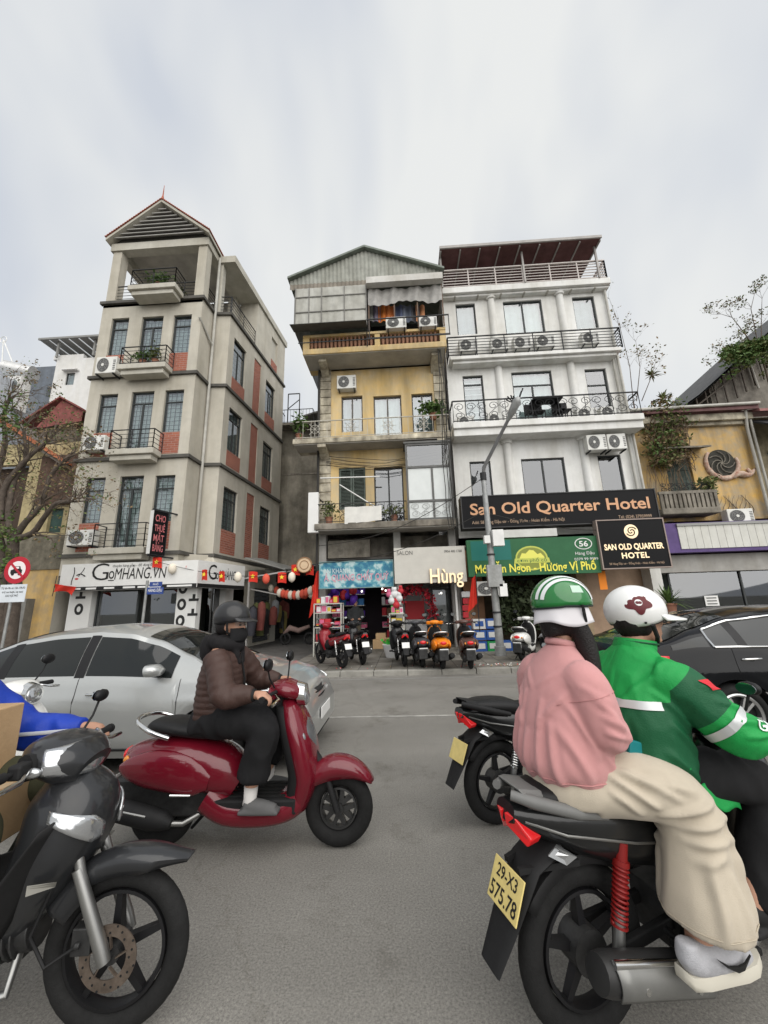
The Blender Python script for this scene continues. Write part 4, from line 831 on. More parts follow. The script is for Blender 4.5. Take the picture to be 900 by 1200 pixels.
# ================================================================ lane between the houses
def lane_buildings():
    t = thing('rear_concrete_house', 'stained concrete rear wall closing the narrow lane', 'building', (-5,22,0), world=True)
    Y = 21.5; F = front(Y); zt = F.pt(350,500)[1]
    zl = 3.6
    MB().box(-7.2,-2.6,Y,Y+4,zl,zt).build('wall', M('stained_concrete',(.30,.275,.225),.95,var=.5,vscale=.9,streak=.5,bump=.4,bscale=25), t)
    MB().box(-7.2,-2.6,Y-.02,Y+4,zt-3.1,zt-3.0).build('floor_line', grimy, t)
    # balconies hanging over the lane
    for z in (zt-.25,):
        MB().box(-7.0,-4.9,Y-.8,Y,z,z+.15).build('balcony_slab', grimy, t); railing(F, -6.9, -5.0, .75, z+.15, z+1.0, t, mat=iron, step=.2)
    tr = MB(); 
    for x in (-6.6,-5.9): tr.beam((x,Y-.4,zt),(x,Y-.4,zt+2.0),.05)
    tr.beam((-6.6,Y-.4,zt+2),(-5.9,Y-.4,zt+2),.05); tr.beam((-6.6,Y-.4,zt+1),(-5.9,Y-.4,zt+1.6),.04); tr.build('roof_frame', iron, t)
    MB().hexa([(-5.6,Y-.5,zt+.4),(-2.7,Y-.5,zt+1.2),(-2.7,Y+4,zt+1.2),(-5.6,Y+4,zt+.4),(-5.6,Y-.5,zt+.5),(-2.7,Y-.5,zt+1.3),(-2.7,Y+4,zt+1.3),(-5.6,Y+4,zt+.5)]).build('lean_to_roof', M('dull_tin',(.20,.20,.195),.7), t)
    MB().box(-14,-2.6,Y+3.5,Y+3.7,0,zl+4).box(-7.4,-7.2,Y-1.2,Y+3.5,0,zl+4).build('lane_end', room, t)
    t = thing('lane_canopy', 'patched sheet canopy roofing over the dark lane', 'canopy', (-5,18,0), world=True)
    for i, (x0, x1, y0, y1, z0, z1) in enumerate(((-6.75,-5.0,16.3,18.4,3.75,3.2),(-5.1,-3.1,16.6,19.0,3.1,3.5),(-6.7,-3.1,18.6,21.4,3.45,3.5))):
        MB().hexa([(x0,y0,z0),(x1,y0,z1),(x1,y1,z1+.2),(x0,y1,z0+.2),(x0,y0,z0+.05),(x1,y0,z1+.05),(x1,y1,z1+.25),(x0,y1,z0+.25)]).build('sheet', M('canopy_sheet_grey',(.30,.30,.285),.7,var=.3,streak=.3), t)
    b = MB(); b.beam((-6.8,16.4,2.9),(-5.0,16.4,3.15),.06); b.beam((-6.8,17.2,2.5),(-4.6,17.2,2.0),.05); 
    for x in (-6.6,-3.3): b.beam((x,16.5,0),(x,16.5,3.2),.07)
    b.build('canopy_frame', M('frame_pale',(.45,.44,.42),.6), t)
    # clothes rails and stock in the lane
    t = thing('hanging_stock', 'dark clothes and stock hanging along the lane wall', 'clothes rack', (-6.3,18,0), world=True)
    rg = random.Random(9); cl = [M('stock_%d' % k, c, .9, var=.3) for k, c in enumerate(((.05,.05,.06),(.30,.24,.08),(.12,.13,.05),(.25,.26,.27),(.03,.03,.03),(.20,.06,.05)))]
    for k in range(16):
        x, y = rg.uniform(-6.6,-5.9), 16.2+k*.28; z = rg.uniform(1.5,2.1)
        MB().tube([(x,y,z),(x+.02,y,z-.1),(x,y,z-.5),(x+rg.uniform(-.05,.05),y,z-rg.uniform(.8,1.2))], [.04,.16,.2,.16], 7).build('garment', rg.choice(cl), t, smooth=60)
    t = thing('fallen_scooter', 'pale motor scooter half hidden in the dark lane', 'scooter', (-4.9,18.4,0), world=True)
    MB().tube([(-5.6,18.3,.5),(-5.3,18.3,.75),(-4.9,18.3,.62),(-4.4,18.3,.8)], [.05,.14,.12,.08], 8).build('body', M('dull_pink',(.36,.25,.22),.6,var=.2), t, smooth=180); MB().torus((-5.5,18.3,.28),(0,1,0),.22,.055,n=20,k=6).torus((-4.4,18.3,.28),(0,1,0),.22,.055,n=20,k=6).build('wheel', room, t); MB().tube([(-5.5,18.3,.28),(-5.7,18.3,1.05)],.03,6).build('fork', iron, t)
lane_buildings()
# ================================================================ air conditioners
def ac_unit(name='air_conditioner', w=.8, h=.55, dp=.3, two=False):
    t = thing(name, '', 'air conditioner', group='outdoor air conditioning units')
    MB().box(-w/2,w/2,-dp,0,0,h).build('casing', acw, t, bevel=.02)
    c = (-w*.14, -dp-.012, h*.5); r = h*.42
    MB().tube([(c[0],-dp+.01,c[2]),(c[0],-dp-.006,c[2])], r, 24).build('fan_recess', acd, t)
    g = MB()
    for k in range(1, 5): g.torus(c, (0,1,0), r*k/4.2, .006, n=24, k=4)
    for k in range(8): g.beam(c, (c[0]+r*cos(k*pi/4), c[1], c[2]+r*sin(k*pi/4)), .008)
    g.build('fan_grille', M('ac_grille_wire',(.28,.28,.27),.5), t); MB().tube([(c[0],-dp-.02,c[2]),(c[0],-dp-.028,c[2])], .05, 12).build('badge', acw, t)
    MB().box(-w*.42,-w*.38,-dp-.02,.12,-.05,0).build('bracket', iron, t); MB().box(w*.38,w*.42,-dp-.02,.12,-.05,0).build('bracket', iron, t)
    b = MB()
    for k in range(6): b.box(w*.34,w*.46,-dp-.006,-dp+.002,.1+k*.06,.13+k*.06)
    b.build('side_louvres', acd, t)
    return t
AC0 = ac_unit(); ac_used = [False]
def ac(F, px0, py0, px1, py1, d, label, sc=None):
    u0, u1, z0, z1 = F.rect(px0, py0, px1, py1, d); p = F.P((u0+u1)/2, d-.3, z0)
    o = AC0 if not ac_used[0] else copy_tree(AC0); ac_used[0] = True
    k = (u1-u0)/.8; o.scale = (k, 1, (z1-z0)/.55); return put(o, p, math.atan2(F.u.y, F.u.x), label)
ac(FA,112,418,136,437,.4,'air conditioner hung beside the second highest balcony of the beige townhouse')
ac(FA,97,510,122,527,.4,'air conditioner hung beside the middle balcony of the beige townhouse')
ac(FA,78,621,109,639,.4,'dark fronted air conditioner low on the beige townhouse above the shop sign')
ac(FY,394.7,439.5,417,455,.3,'air conditioner alone on the yellow wall of the tenement')
F1r = front(12.9)
ac(F1r,452,371,476,384,.15,'left air conditioner on the rooftop terrace of the yellow tenement')
ac(F1r,491,370,512,382,.15,'right air conditioner on the rooftop terrace of the yellow tenement')
for i, (x0, y0, x1, y1) in enumerate(((538,397,560,411),(575,396,596,409),(602,394,622,408),(628,392,650,406),(682,389,702,402))):
    ac(FW,x0,y0,x1,y1,.4,'air conditioner on the upper hotel balcony, %s from the left' % ['first','second','third','fourth','fifth'][i])
for i, (x0, y0, x1, y1) in enumerate(((537,487,556,501),(572,484,592,499),(676,478,700,491),(704,476,726,489))):
    ac(FW,x0,y0,x1,y1,.45,'low air conditioner behind the scrolled hotel balcony, %s from the left' % ['first','second','third','fourth'][i])
ac(FW,688,509,711,527,.5,'left of two air conditioners hung under the hotel balcony'); ac(FW,712,508,734,526,.5,'right of two air conditioners hung under the hotel balcony')
ac(FO,853,596,884,613,.5,'old air conditioner below the oval window of the yellow house')
ac(front(13.2),557,681,592,698,.1,'air conditioner under the green noodle shop sign behind the lamp post')
# ================================================================ signs
def sign(name, label, F, r, d, th, mat, cat='sign', frame=None, fm=None):
    u0, u1, z0, z1 = r; p = F.P((u0+u1)/2, d, z0)
    t = thing(name, label, cat, p, world=True); MB().fbox(F,u0,u1,d-th,d,z0,z1).build('panel', mat, t)
    if frame:
        b = MB().fbox(F,u0-frame,u1+frame,d-th,d+.02,z1,z1+frame).fbox(F,u0-frame,u1+frame,d-th,d+.02,z0-frame,z0).fbox(F,u0-frame,u0,d-th,d+.02,z0,z1).fbox(F,u1,u1+frame,d-th,d+.02,z0,z1); b.build('frame', fm, t)
    return t, (lambda a, c, dd: F.P(a, d+dd, c))
sw = M('sign_white',(.70,.70,.68),.45,var=.06); sb = M('sign_black',(.006,.006,.007),.55,spec=.15); ink = M('ink_black',(.015,.015,.015),.5); gold = M('letter_copper',(.62,.34,.19),.35,var=.1)
cream_l = M('letter_cream',(.85,.66,.42),.4,emit=.25); wl = M('letter_white',(.72,.72,.70),.5); yl = M('letter_yellow',(.78,.72,.10),.5)
# corner shop sign
f0 = front(13.12); r = (*[f0.pt(px, 675)[0] for px in (71,231)], *[f0.pt(150, py)[1] for py in (690.5,659)])
t, fn = sign('shop_sign', 'long white shop sign with big black letters over the corner shop', f0, r, 0, .4, sw)
u = lambda px: f0.pt(px, 675)[0]
zz = lambda py: f0.pt(150, py)[1]
text('G', fn, u(107.5), zz(679), .62, ink, t, w=u(127)-u(107.5), bold=-.01); text('o', fn, u(127.5), zz(677.5), .42, ink, t, w=u(134)-u(127.5)); MB().prism([(u(127.5),zz(680)),(u(134),zz(680)),(u(134),zz(679)),(u(127.5),zz(679))], fn, .0, .01).build('lettering', ink, t)
text('MHÀNG.VN', fn, u(134.5), zz(678.5), .40, ink, t, w=u(194.5)-u(134.5), bold=0, shear=.12)
text('chuyên hàng gốm - đồ dùng độc đáo', fn, u(131), zz(664), .09, ink, t, w=u(188)-u(131))
MB().fbox(f0,r[0],r[1],.001,.012,r[2]+.0,r[2]+.13).build('lower_band', ink, t)
for a, c in ((74,97),(103,115),(124,136),(146,160),(163,190),(197,212),(212,226)): MB().fbox(f0,u(a),u(c),.0125,.015,r[2]+.035,r[2]+.095).build('lower_band_text', wl, t)
# line-drawn face
b = MB(); cx, cz_ = u(93), zz(673)
b.tube([f0.P(cx-.22+.03*sin(i*.9), .008, cz_+.3-.1*i) for i in range(7)], .012, 4).tube([f0.P(cx+.05+.1*cos(i*.5), .008, cz_+.28-.06*i) for i in range(6)], .010, 4).tube([f0.P(cx-.1+.08*i, .008, cz_+.02+.05*sin(i)) for i in range(5)], .018, 4); b.build('face_drawing', ink, t); MB().prism([(cx-.08+.07*cos(i*.7), cz_-.1+.03*sin(i*.7)) for i in range(9)], fn, .001, .008).build('face_lips', M('ink_red',(.5,.05,.05),.5), t)
# side part of the same sign
pa, pb = Vector((r[1],13.12)), Vector((0,0)); q = atY(286.5,675,15.6); fs = Face((r[1]+.005,13.13),(q.x-r[1],q.y-13.13),(q.y-13.13,-(q.x-r[1]))); L = math.hypot(q.x-r[1], q.y-13.13)
t, fn = sign('side_shop_sign', 'shorter white shop sign on the lane side of the corner shop', fs, (0.01,L,r[2],r[3]), 0, .3, sw)
text('G', fn, L*.2, r[2]+.3, .55, ink, t, w=L*.16); text('oMHÀNG', fn, L*.36, r[2]+.32, .36, ink, t, w=L*.42, bold=0, shear=.12); MB().fbox(fs,.02,L,.001,.012,r[2],r[2]+.13).build('lower_band', ink, t)
# projecting vertical sign
x0 = atY(195,625,13.45).x; fp = Face((-8.55,12.65),(.32,.95),(.95,-.32)); 
zt_, zb_ = atY(203,600,13.0).z, atY(195,650,13.0).z
t, fn = sign('projecting_sign', 'narrow black projecting sign with red characters on the beige townhouse', fp, (0,.56,zb_,zt_), 0, .12, sb, frame=.02, fm=iron)
MB().fbox(fp,-.03,-.02,-.13,.03,zb_,zt_).build('white_edge', sw, t)
redc = M('letter_dusty_red',(.52,.16,.17),.6)
for k, s_ in enumerate(('CHO','THUÊ','MẶT','BẰNG')): text(s_, fn, .28, zt_-.36-k*(zt_-zb_-.12)/4, .24, redc, t, w=.40, align='CENTER', bold=.012)
b = MB(); b.beam(fp.P(.0,-.06,zt_+.05),fp.P(1.2,-.06,zt_+.05),.05); b.beam(fp.P(.0,-.06,zb_-.05),fp.P(1.2,-.06,zb_-.05),.05); b.build('arm', iron, t)
# hotel name board
f1 = front(13.0); r = (2.08,8.52,4.08,5.16)
t, fn = sign('hotel_name_board', 'long black hotel name board with copper letters across the white hotel', f1, r, 0, .5, sb, frame=.03, fm=M('board_edge',(.05,.05,.05),.5))
u = lambda px, py=600: f1.pt(px, py)[0]
text('San Old Quarter Hotel', fn, u(551), 4.52, .40, gold, t, w=u(761,590)-u(551), bold=.018)
text('Add: 58 Hàng Đậu str - Đồng Xuân - Hoàn Kiếm - Hà Nội', fn, u(553,610), 4.2, .11, M('letter_tan',(.42,.30,.21),.5), t, w=u(661,605)-u(553,610)); text('Tel: (024) 37959999', fn, u(724,603), 4.2, .11, MATS['letter_tan'], t, w=u(763,602)-u(724,603))
# noodle shop board
f2_ = front(12.9); r = (2.12,6.34,2.44,3.64); grn = M('sign_green',(.022,.115,.045),.5,var=.12)
t, fn = sign('noodle_shop_sign', 'green noodle shop sign with yellow letters behind the lamp post', f2_, r, 0, .2, grn)
text('Món Ăn Ngon - Hương Vị Phố', fn, 2.34, 2.55, .27, yl, t, w=3.85, bold=.02)
cx, cz_ = f2_.pt(623,654)
el = lambda a, c, k=24: [(cx+a*cos(2*pi*i/k), cz_+c*sin(2*pi*i/k)) for i in range(k)]
MB().prism(el(.52,.40), fn, .001, .006).build('emblem_ring', M('emblem_lime',(.48,.52,.10),.5), t); MB().prism(el(.47,.35), fn, .006, .009).build('emblem_disc', M('emblem_olive',(.22,.25,.05),.5), t)
MB().prism([(cx-.42,cz_-.05),(cx+.42,cz_-.05),(cx+.4,cz_+.04),(cx+.3,cz_+.16),(cx+.2,cz_+.12),(cx+.08,cz_+.25),(cx-.05,cz_+.27),(cx-.18,cz_+.15),(cx-.3,cz_+.17)], fn, .009, .012).build('emblem_hill', M('emblem_yellow',(.72,.70,.14),.5), t)
MB().prism([(cx-.58,cz_-.16),(cx+.58,cz_-.16),(cx+.55,cz_+.0),(cx-.55,cz_+.0)], fn, .0125, .015).build('emblem_ribbon', MATS['emblem_lime'], t)
text('cơm phố cổ', fn, cx, cz_-.12, .11, grn, t, w=.95, align='CENTER', depth=.017)
c5 = f2_.pt(683.5,637); MB().prism([(c5[0]+.28*cos(i*pi/12), c5[1]+.19*sin(i*pi/12)) for i in range(24)], fn, .001, .005).build('number_ring', wl, t); MB().prism([(c5[0]+.25*cos(i*pi/12), c5[1]+.165*sin(i*pi/12)) for i in range(24)], fn, .005, .008).build('number_disc', grn, t)
text('56', fn, c5[0], c5[1]-.09, .18, wl, t, w=.28, align='CENTER', bold=.02); text('Hàng Đậu', fn, c5[0], c5[1]-.36, .10, wl, t, w=.6, align='CENTER'); text('0379 99 9999', fn, c5[0]+.02, c5[1]-.54, .085, wl, t, w=.75, align='CENTER')
MB().fbox(f2_,2.25,3.55,.001,.004,2.95,3.6).build('teal_patch', M('sign_teal',(.012,.14,.115),.5), t)
MB().fbox(f2_,3.2,5.15,-.4,-.1,3.70,3.96).build('light_trough', M('trough_white',(.60,.60,.57),.6,var=.15), t)
# square hotel board
f3 = front(12.8); r = (6.38,8.46,2.56,4.10)
t, fn = sign('square_hotel_sign', 'square black hotel sign with spiral emblem and cream letters', f3, r, 0, .25, sb, frame=.035, fm=M('board_frame_bronze',(.30,.24,.21),.5))
cx = 7.42; sz = 3.72
MB().prism([(cx+.22*cos(i*pi/14), sz+.23*sin(i*pi/14)) for i in range(28)], fn, .001, .008).build('emblem_disc', cream_l, t)
for s_ in (1,-1):
    b = MB(); b.tube([f3.P(cx+s_*(.17-.14*i/12)*cos(i*.42+.4), .014, sz+s_*(.17-.14*i/12)*sin(i*.42+.4)) for i in range(13)], .017, 5); b.build('emblem_spiral', sb, t)
text('SAN OLD QUARTER', fn, cx, 3.14, .19, cream_l, t, w=1.86, align='CENTER', bold=.03); text('HOTEL', fn, cx, 2.86, .18, cream_l, t, w=.85, align='CENTER', bold=.03, space=1.1); text('58 Hàng Đậu str - Đồng Xuân - Hoàn Kiếm - Hà Nội', fn, cx, 2.66, .07, MATS['letter_tan'], t, w=1.7, align='CENTER')
# salon sign
f4 = front(13.0); r = (-.30,2.06,2.30,3.48)
t, fn = sign('salon_sign', 'plain pale grey salon sign with thick cream letters at its corner', f4, r, 0, .35, M('salon_panel',(.55,.53,.48),.6,var=.08))
text('SALON', fn, -.2, 3.24, .14, ink, t, w=.52, bold=-.012); text('✆ 0904 400 1768', fn, 1.3, 3.27, .075, ink, t, w=.68) if 0 else text('0904 400 1768', fn, 1.38, 3.27, .085, ink, t, w=.58)
for k in range(5): text('Hùng', fn, .86, 2.28, .48, cream_l if k == 4 else M('letter_side',(.50,.36,.20),.5), t, w=1.08, depth=.02+k*.018, bold=.012)
# faded blue sign
f5 = front(13.2); r = (-2.84,-.36,2.24,3.10)
def blue_mat():
    mt = M('faded_blue_print', (.08,.22,.30), .6); tt = mt.node_tree; nn = tt.nodes; lk = tt.links; b = nn['Principled BSDF']; c = nn.new('ShaderNodeTexCoord'); n = nn.new('ShaderNodeTexNoise'); n.inputs['Scale'].default_value = 4.5; n.inputs['Detail'].default_value = 6; lk.new(c.outputs['Object'], n.inputs['Vector'])
    r_ = nn.new('ShaderNodeValToRGB'); lk.new(n.outputs[0], r_.inputs[0]); e = r_.color_ramp.elements; e[0].position = .40; e[0].color = (.035,.16,.26,1); e[1].position = .60; e[1].color = (.42,.55,.56,1); x = e.new(.5); x.color = (.10,.30,.36,1); lk.new(r_.outputs[0], b.inputs['Base Color']); return mt
t, fn = sign('faded_blue_sign', 'faded blue shop sign with washed out pink letters over the toy shop', f5, r, 0, .15, blue_mat(), frame=.03, fm=M('sign_edge_teal',(.20,.32,.32),.6,var=.3))
text('AN KHÁNH', fn, -2.72, 2.72, .17, M('letter_fadewhite',(.55,.62,.62),.6), t, w=.9); text('Á. QUANG CHẤT QUÝ', fn, -2.7, 2.47, .22, M('letter_fadepink',(.55,.30,.36),.6), t, w=2.2, bold=.02)
# round hanging sign and small lane things
p = atY(356.5,662,13.5)
t = thing('round_sign', 'round wooden shop sign on the lane corner', 'sign', (p.x,p.y,p.z), world=True); fr_ = front(13.5)
MB().prism([(p.x+.27*cos(i*pi/14), p.z+.27*sin(i*pi/14)) for i in range(28)], lambda a, c, d: fr_.P(a, d, c), -.06, 0).build('disc', M('wood_pale',(.62,.46,.30),.6,var=.15), t); MB().torus((p.x,p.y-.005,p.z),(0,1,0),.26,.02,n=28,k=5).build('rim', M('wood_rim',(.30,.17,.09),.6), t)
MB().torus((p.x,p.y-.01,p.z),(0,1,0),.15,.012,n=20,k=4).build('mark', M('wood_rim',(.3,.17,.09)), t); MB().beam((p.x+.25,p.y+.03,p.z),(-3.0,p.y+.03,p.z),.04).build('arm', iron, t)
p = atY(363,610,13.3); t = thing('light_box_sign', 'narrow white light box sign on the yellow tenement corner', 'sign', (p.x,p.y,p.z), world=True)
zl, zu = atY(363,625,13.3).z, atY(363,578,13.3).z; MB().box(p.x-.05,p.x+.32,13.2,13.4,zl,zu).build('box', sw, t, bevel=.02); MB().box(p.x-.055,p.x-.05,13.24,13.36,zl+.1,zu-.1).build('print', M('print_blue',(.1,.2,.3),.5), t)
b = MB()
for z in (zl+.2,zu-.2): b.beam((p.x+.3,13.35,z),(-2.9,13.9,z),.04)
b.build('arm', iron, t)
# ================================================================ street furniture
galv = M('galvanised', (.36,.37,.37), .5, metal=.3, var=.25, vscale=6, streak=.25)
pb_ = Vector((2.70,12.0,.12)); ptop = atY(566,556,11.95); pe = atY(597,489,10.8)
t = thing('street_lamp', 'grey steel street lamp with slanted arm in front of the hotel', 'street lamp', pb_, world=True)
MB().tube([pb_,pb_+Vector((0,0,.25)),pb_+Vector((0,0,.26)),ptop], [.16,.16,.12,.075], 14).build('pole', galv, t, smooth=40)
MB().tube([ptop-Vector((0,0,.2)),ptop+Vector((0,0,.05))], .1, 12).build('collar', iron, t)
MB().tube([ptop-Vector((0,0,.05)),ptop+Vector((.04,-.06,.22)),pe], [.06,.06,.05], 10).build('arm', M('arm_grey',(.20,.20,.20),.5,var=.2), t, smooth=60)
d_ = (pe-ptop).normalized(); MB().tube([pe-d_*.1,pe+d_*.15,pe+d_*.5,pe+d_*.62], [.05,.11,.13,.05], 10).build('lamp_head', galv, t, smooth=60)
b = MB(); q_ = pe+d_*.45
for k, (dx, dz) in enumerate(((-.5,.42),(-.3,.5),(.35,.75),(.45,.95),(-.6,.2),(-.15,.45))): b.tube([q_,(q_.x+dx*.3,q_.y,q_.z+dz*.22),(q_.x+dx*.5,q_.y-.05,q_.z+dz*.45)], [.022,.018,.022], 6)
b.build('lamp_bracket', iron, t)
for (x0, y0, x1, y1, mm) in ((577,621,590,640,whitem),(571,662,588,688,galv),(567,628,574,637,whitem),(585,684,594,699,whitem)):
    fpz = front(11.8); rr = fpz.rect(x0,y0,x1,y1); MB().fbox(fpz,rr[0],rr[1],-.1,.08,rr[2],rr[3]).build('meter_box', mm, t, bevel=.01)
b = MB()
for z in (3.0,2.3,1.3,.9): b.tube([(pb_.x-.02,11.98,z),(pb_.x-.02,11.98,z+.05)], .125, 14)
b.build('band', iron, t)
# no-cars sign
p = atY(20,668,9.95); t = thing('traffic_sign', 'round red bordered traffic sign with crossed out car and white plate below', 'traffic sign', (p.x,9.95,.12), world=True); ff = front(9.95); rr = .36
cyl = lambda r_, a, c: MB().prism([(p.x+r_*cos(i*pi/20), p.z+r_*sin(i*pi/20)) for i in range(40)], lambda x, z, d: ff.P(x, d, z), a, c)
srd = M('sign_red',(.42,.02,.035),.4); cyl(rr,-.01,0).build('red_disc', srd, t); cyl(rr*.66,.0005,.004).build('white_disc', M('sign_facewhite',(.75,.70,.70),.4), t)
g = lambda pts, nm: MB().prism([(p.x+a, p.z+c) for a, c in pts], lambda x, z, d: ff.P(x, d, z), .0045, .008).build(nm, ink, t)
g([(-.17,-.09),(.15,-.09),(.15,.0),(.11,.02),(.08,.1),(-.06,.1),(-.1,.02),(-.17,.0)], 'car_symbol'); 
for x in (-.1,.09): MB().prism([(p.x+x+.045*cos(i*pi/6), p.z-.1+.045*sin(i*pi/6)) for i in range(12)], lambda a, z, d: ff.P(a, d, z), .0085, .010).build('car_symbol_wheel', ink, t)
MB().prism([(p.x-.05,p.z+.035),(p.x+.06,p.z+.035),(p.x+.05,p.z+.085),(p.x-.035,p.z+.085)], lambda a, z, d: ff.P(a, d, z), .0085, .010).build('car_symbol_window', MATS['sign_facewhite'], t)
MB().prism([(p.x-.25,p.z+.2),(p.x-.21,p.z+.24),(p.x+.25,p.z-.2),(p.x+.21,p.z-.24)], lambda a, z, d: ff.P(a, d, z), .011, .014).build('slash', srd, t)
MB().fbox(ff,p.x-.38,p.x+.36,-.01,.0,p.z-.84,p.z-.38).build('plate', M('plate_white',(.62,.66,.70),.5,var=.1), t)
fnp = lambda a, z, d: ff.P(a, d, z)
for k, s_ in enumerate(('Từ 6h-9h và 15h-19h30','trừ xe buýt, xe taxi','KHU VỰC PHỐ')): text(s_, fnp, p.x-.01, p.z-.5-k*.1, .055, ink, t, w=(.66,.58,.34)[k], align='CENTER', depth=.003, bold=.01)
MB().tube([(p.x-.05,9.99,.1),(p.x-.05,9.99,p.z+.3)], .035, 10).build('post', galv, t, smooth=60)
# street name plate
p = atY(179,690,11.4); t = thing('street_name_sign', 'blue street name plate on a grey post before the corner shop', 'sign', (p.x-.2,11.4,.12), world=True); ff = front(11.4)
blu = M('plate_blue',(.03,.06,.22),.4)
MB().fbox(ff,p.x-.16,p.x+.34,0,.02,p.z-.16,p.z+.04).build('plate', blu, t); MB().fbox(ff,p.x-.1,p.x+.28,0,.02,p.z+.06,p.z+.2).build('upper_plate', blu, t); fnp2 = lambda a, z, d: ff.P(a, d, z)
text('HÀNG ĐẬU', fnp2, p.x+.09, p.z-.09, .09, wl, t, w=.42, align='CENTER', depth=.023, bold=.01); text('PHỐ', fnp2, p.x+.09, p.z+.1, .06, wl, t, w=.16, align='CENTER', depth=.023)
MB().tube([(p.x-.22,11.42,.1),(p.x-.2,11.42,p.z+.25)], .04, 10).build('post', galv, t, smooth=60)
# ================================================================ flags and bunting
red = M('flag_red',(.60,.035,.02),.8,var=.15); star = M('flag_yellow',(.80,.62,.05),.7)
def flagmesh(b, P0, w_, h_, tilt, rg):
    v = lambda s_, q: (P0[0]+w_*s_*cos(tilt), P0[1]+w_*s_*sin(tilt)+.03*sin(s_*5+q*2), P0[2]-h_*q+.02*sin(s_*4))
    b.grid(v, 5, 4)
    return v
def bunting(label, pts, items, rgseed):
    rg = random.Random(rgseed); t = thing('bunting', label, 'bunting', pts[0], world=True, group='bunting strings across the lane')
    MB().tube(pts, .008, 4).build('string', iron, t)
    for i, (p, k) in enumerate(items):
        if k == 'f':
            b = MB(); a = rg.uniform(-.5,.5); v = flagmesh(b, (p.x-.14,p.y,p.z), .3, .36, a, rg); o = b.build('flag', red, t, fix=False)
            c = Vector(v(.5,.5)); c.y -= .03
            MB().add([(c.x+(.09 if j%2 == 0 else .04)*sin(j*pi/5), c.y, c.z+(.09 if j%2 == 0 else .04)*cos(j*pi/5)) for j in range(10)], [tuple(range(10))]).build('star', star, o, fix=False)
        else:
            MB().ell((p.x,p.y,p.z-.22), .13, .13, .19, 10, 7).build('lantern', [M('lantern_white',(.72,.66,.55),.7), M('lantern_red',(.62,.10,.06),.7)][k == 'r'], t, smooth=180)
def line(p, q, n, sag=.25): return [p.lerp(q, i/n)-Vector((0,0,sag*sin(pi*i/n))) for i in range(n+1)]
a, c = atY(183,658,12.95), atY(372,668,13.7)
pts = line(a, c, 14, .35)
bunting('string of red flags and lanterns from the corner shop sign across the lane', pts, [(atY(px, py, 12.95+.75*(px-183)/190)+Vector((0,0,.15)), k) for px, py, k in ((183,658,'f'),(202,664,'w'),(222,668,'f'),(241,673,'f'),(261,675,'f'),(279,674,'w'),(296,675,'f'),(312,676,'r'),(330,676,'f'),(342,674,'w'),(346,667,'f'),(363,667,'f'))], 2)
a, c = atY(328,690,16.5), atY(374,682,15.2)
bunting('string of small red and white lanterns deeper in the lane', line(a,c,10,.2), [(q+Vector((0,0,.05)), 'wrrwrwrrwr'[i % 10]) for i, q in enumerate(line(a,c,10,.2))], 3)
a, c = atY(318,684,18), atY(372,690,17)
bunting('farthest string of pale lanterns under the lane canopy', line(a,c,8,.15), [(q, 'wrwwrwrw'[i % 8]) for i, q in enumerate(line(a,c,8,.15))], 4)
def pole_flag(label, px, py, Y, h_, flip=1):
    p = atY(px, py, Y); t = thing('flag', label, 'flag', (p.x,p.y,p.z), world=True)
    MB().tube([(p.x+.1*flip,Y,p.z-1.7),(p.x+.12*flip,Y,p.z+.1)], .015, 6).build('pole', iron, t)
    MB().grid(lambda s_, q: (p.x+.12*flip-.34*s_*flip*(.35+.65*q), Y+.05*sin(s_*9), p.z-h_*q*(.8+.2*s_)-.1*s_), 10, 8).build('cloth', red, t, smooth=180, fix=False)
pole_flag('red flag on a pole between the salon and the noodle shop', 553, 674, 12.4, 1.05)
pole_flag('red banner hanging at the lane corner by the blue sign', 370, 668, 13.3, 1.5)
p = atY(76,688,13.0); t = thing('flag', 'limp red flag hanging at the left end of the white shop sign', 'flag', (p.x,p.y,p.z), world=True)
MB().grid(lambda s_, q: (p.x-.4+.75*s_, 13.0+.06*sin(s_*8+q*3), p.z+.12-.3*q-.12*s_+.1*sin(s_*3.1)*q), 12, 6).build('cloth', red, t, smooth=180, fix=False); MB().tube([(p.x-.4,13.0,p.z-.3),(p.x-.4,13.05,p.z+.4)], .012, 6).build('pole', iron, t)
p = atY(706,680,13.3); t = thing('orange_banner', 'small orange banner hanging between the noodle shop and hotel door', 'banner', (p.x,p.y,p.z), world=True); MB().box(p.x-.12,p.x+.12,13.28,13.3,p.z-.3,p.z+.3).build('cloth', M('banner_orange',(.85,.26,.03),.7), t); MB().tube([(p.x-.14,13.29,p.z+.31),(p.x+.14,13.29,p.z+.31)], .012, 6).build('rod', iron, t)
# ================================================================ washing, shop goods
p0 = FY.pt(404,597,.82); p1 = FY.pt(447,595,.82)
t = tag(MB().grid(lambda s_, q: FY.P(p0[0]+(p1[0]-p0[0])*s_, .83+.03*sin(s_*14+q*2)+.02*q, p0[1]+.08-(.62-.1*s_)*q), 24, 8).build('white_sheet', M('sheet_white',(.66,.65,.61),.9,var=.1), smooth=180, fix=False), 'white sheet hung over the iron balcony rail of the tenement', 'laundry')
p = FY.pt(480,570,.3); tag(MB().grid(lambda s_, q: FY.P(p[0]-.12+.26*s_, .55+.05*sin(s_*9), p[1]+.5-1.1*q), 8, 8).build('red_cloth', M('cloth_crimson',(.30,.02,.05),.9), smooth=180, fix=False), 'dark red cloth hanging inside the glazed balcony bay', 'laundry')
cols = [((.70,.22,.05),448),((.25,.22,.30),440),((.62,.20,.06),456),((.15,.17,.22),476),((.08,.08,.09),486),((.55,.25,.12),492),((.10,.12,.2),468),((.3,.3,.28),434)]
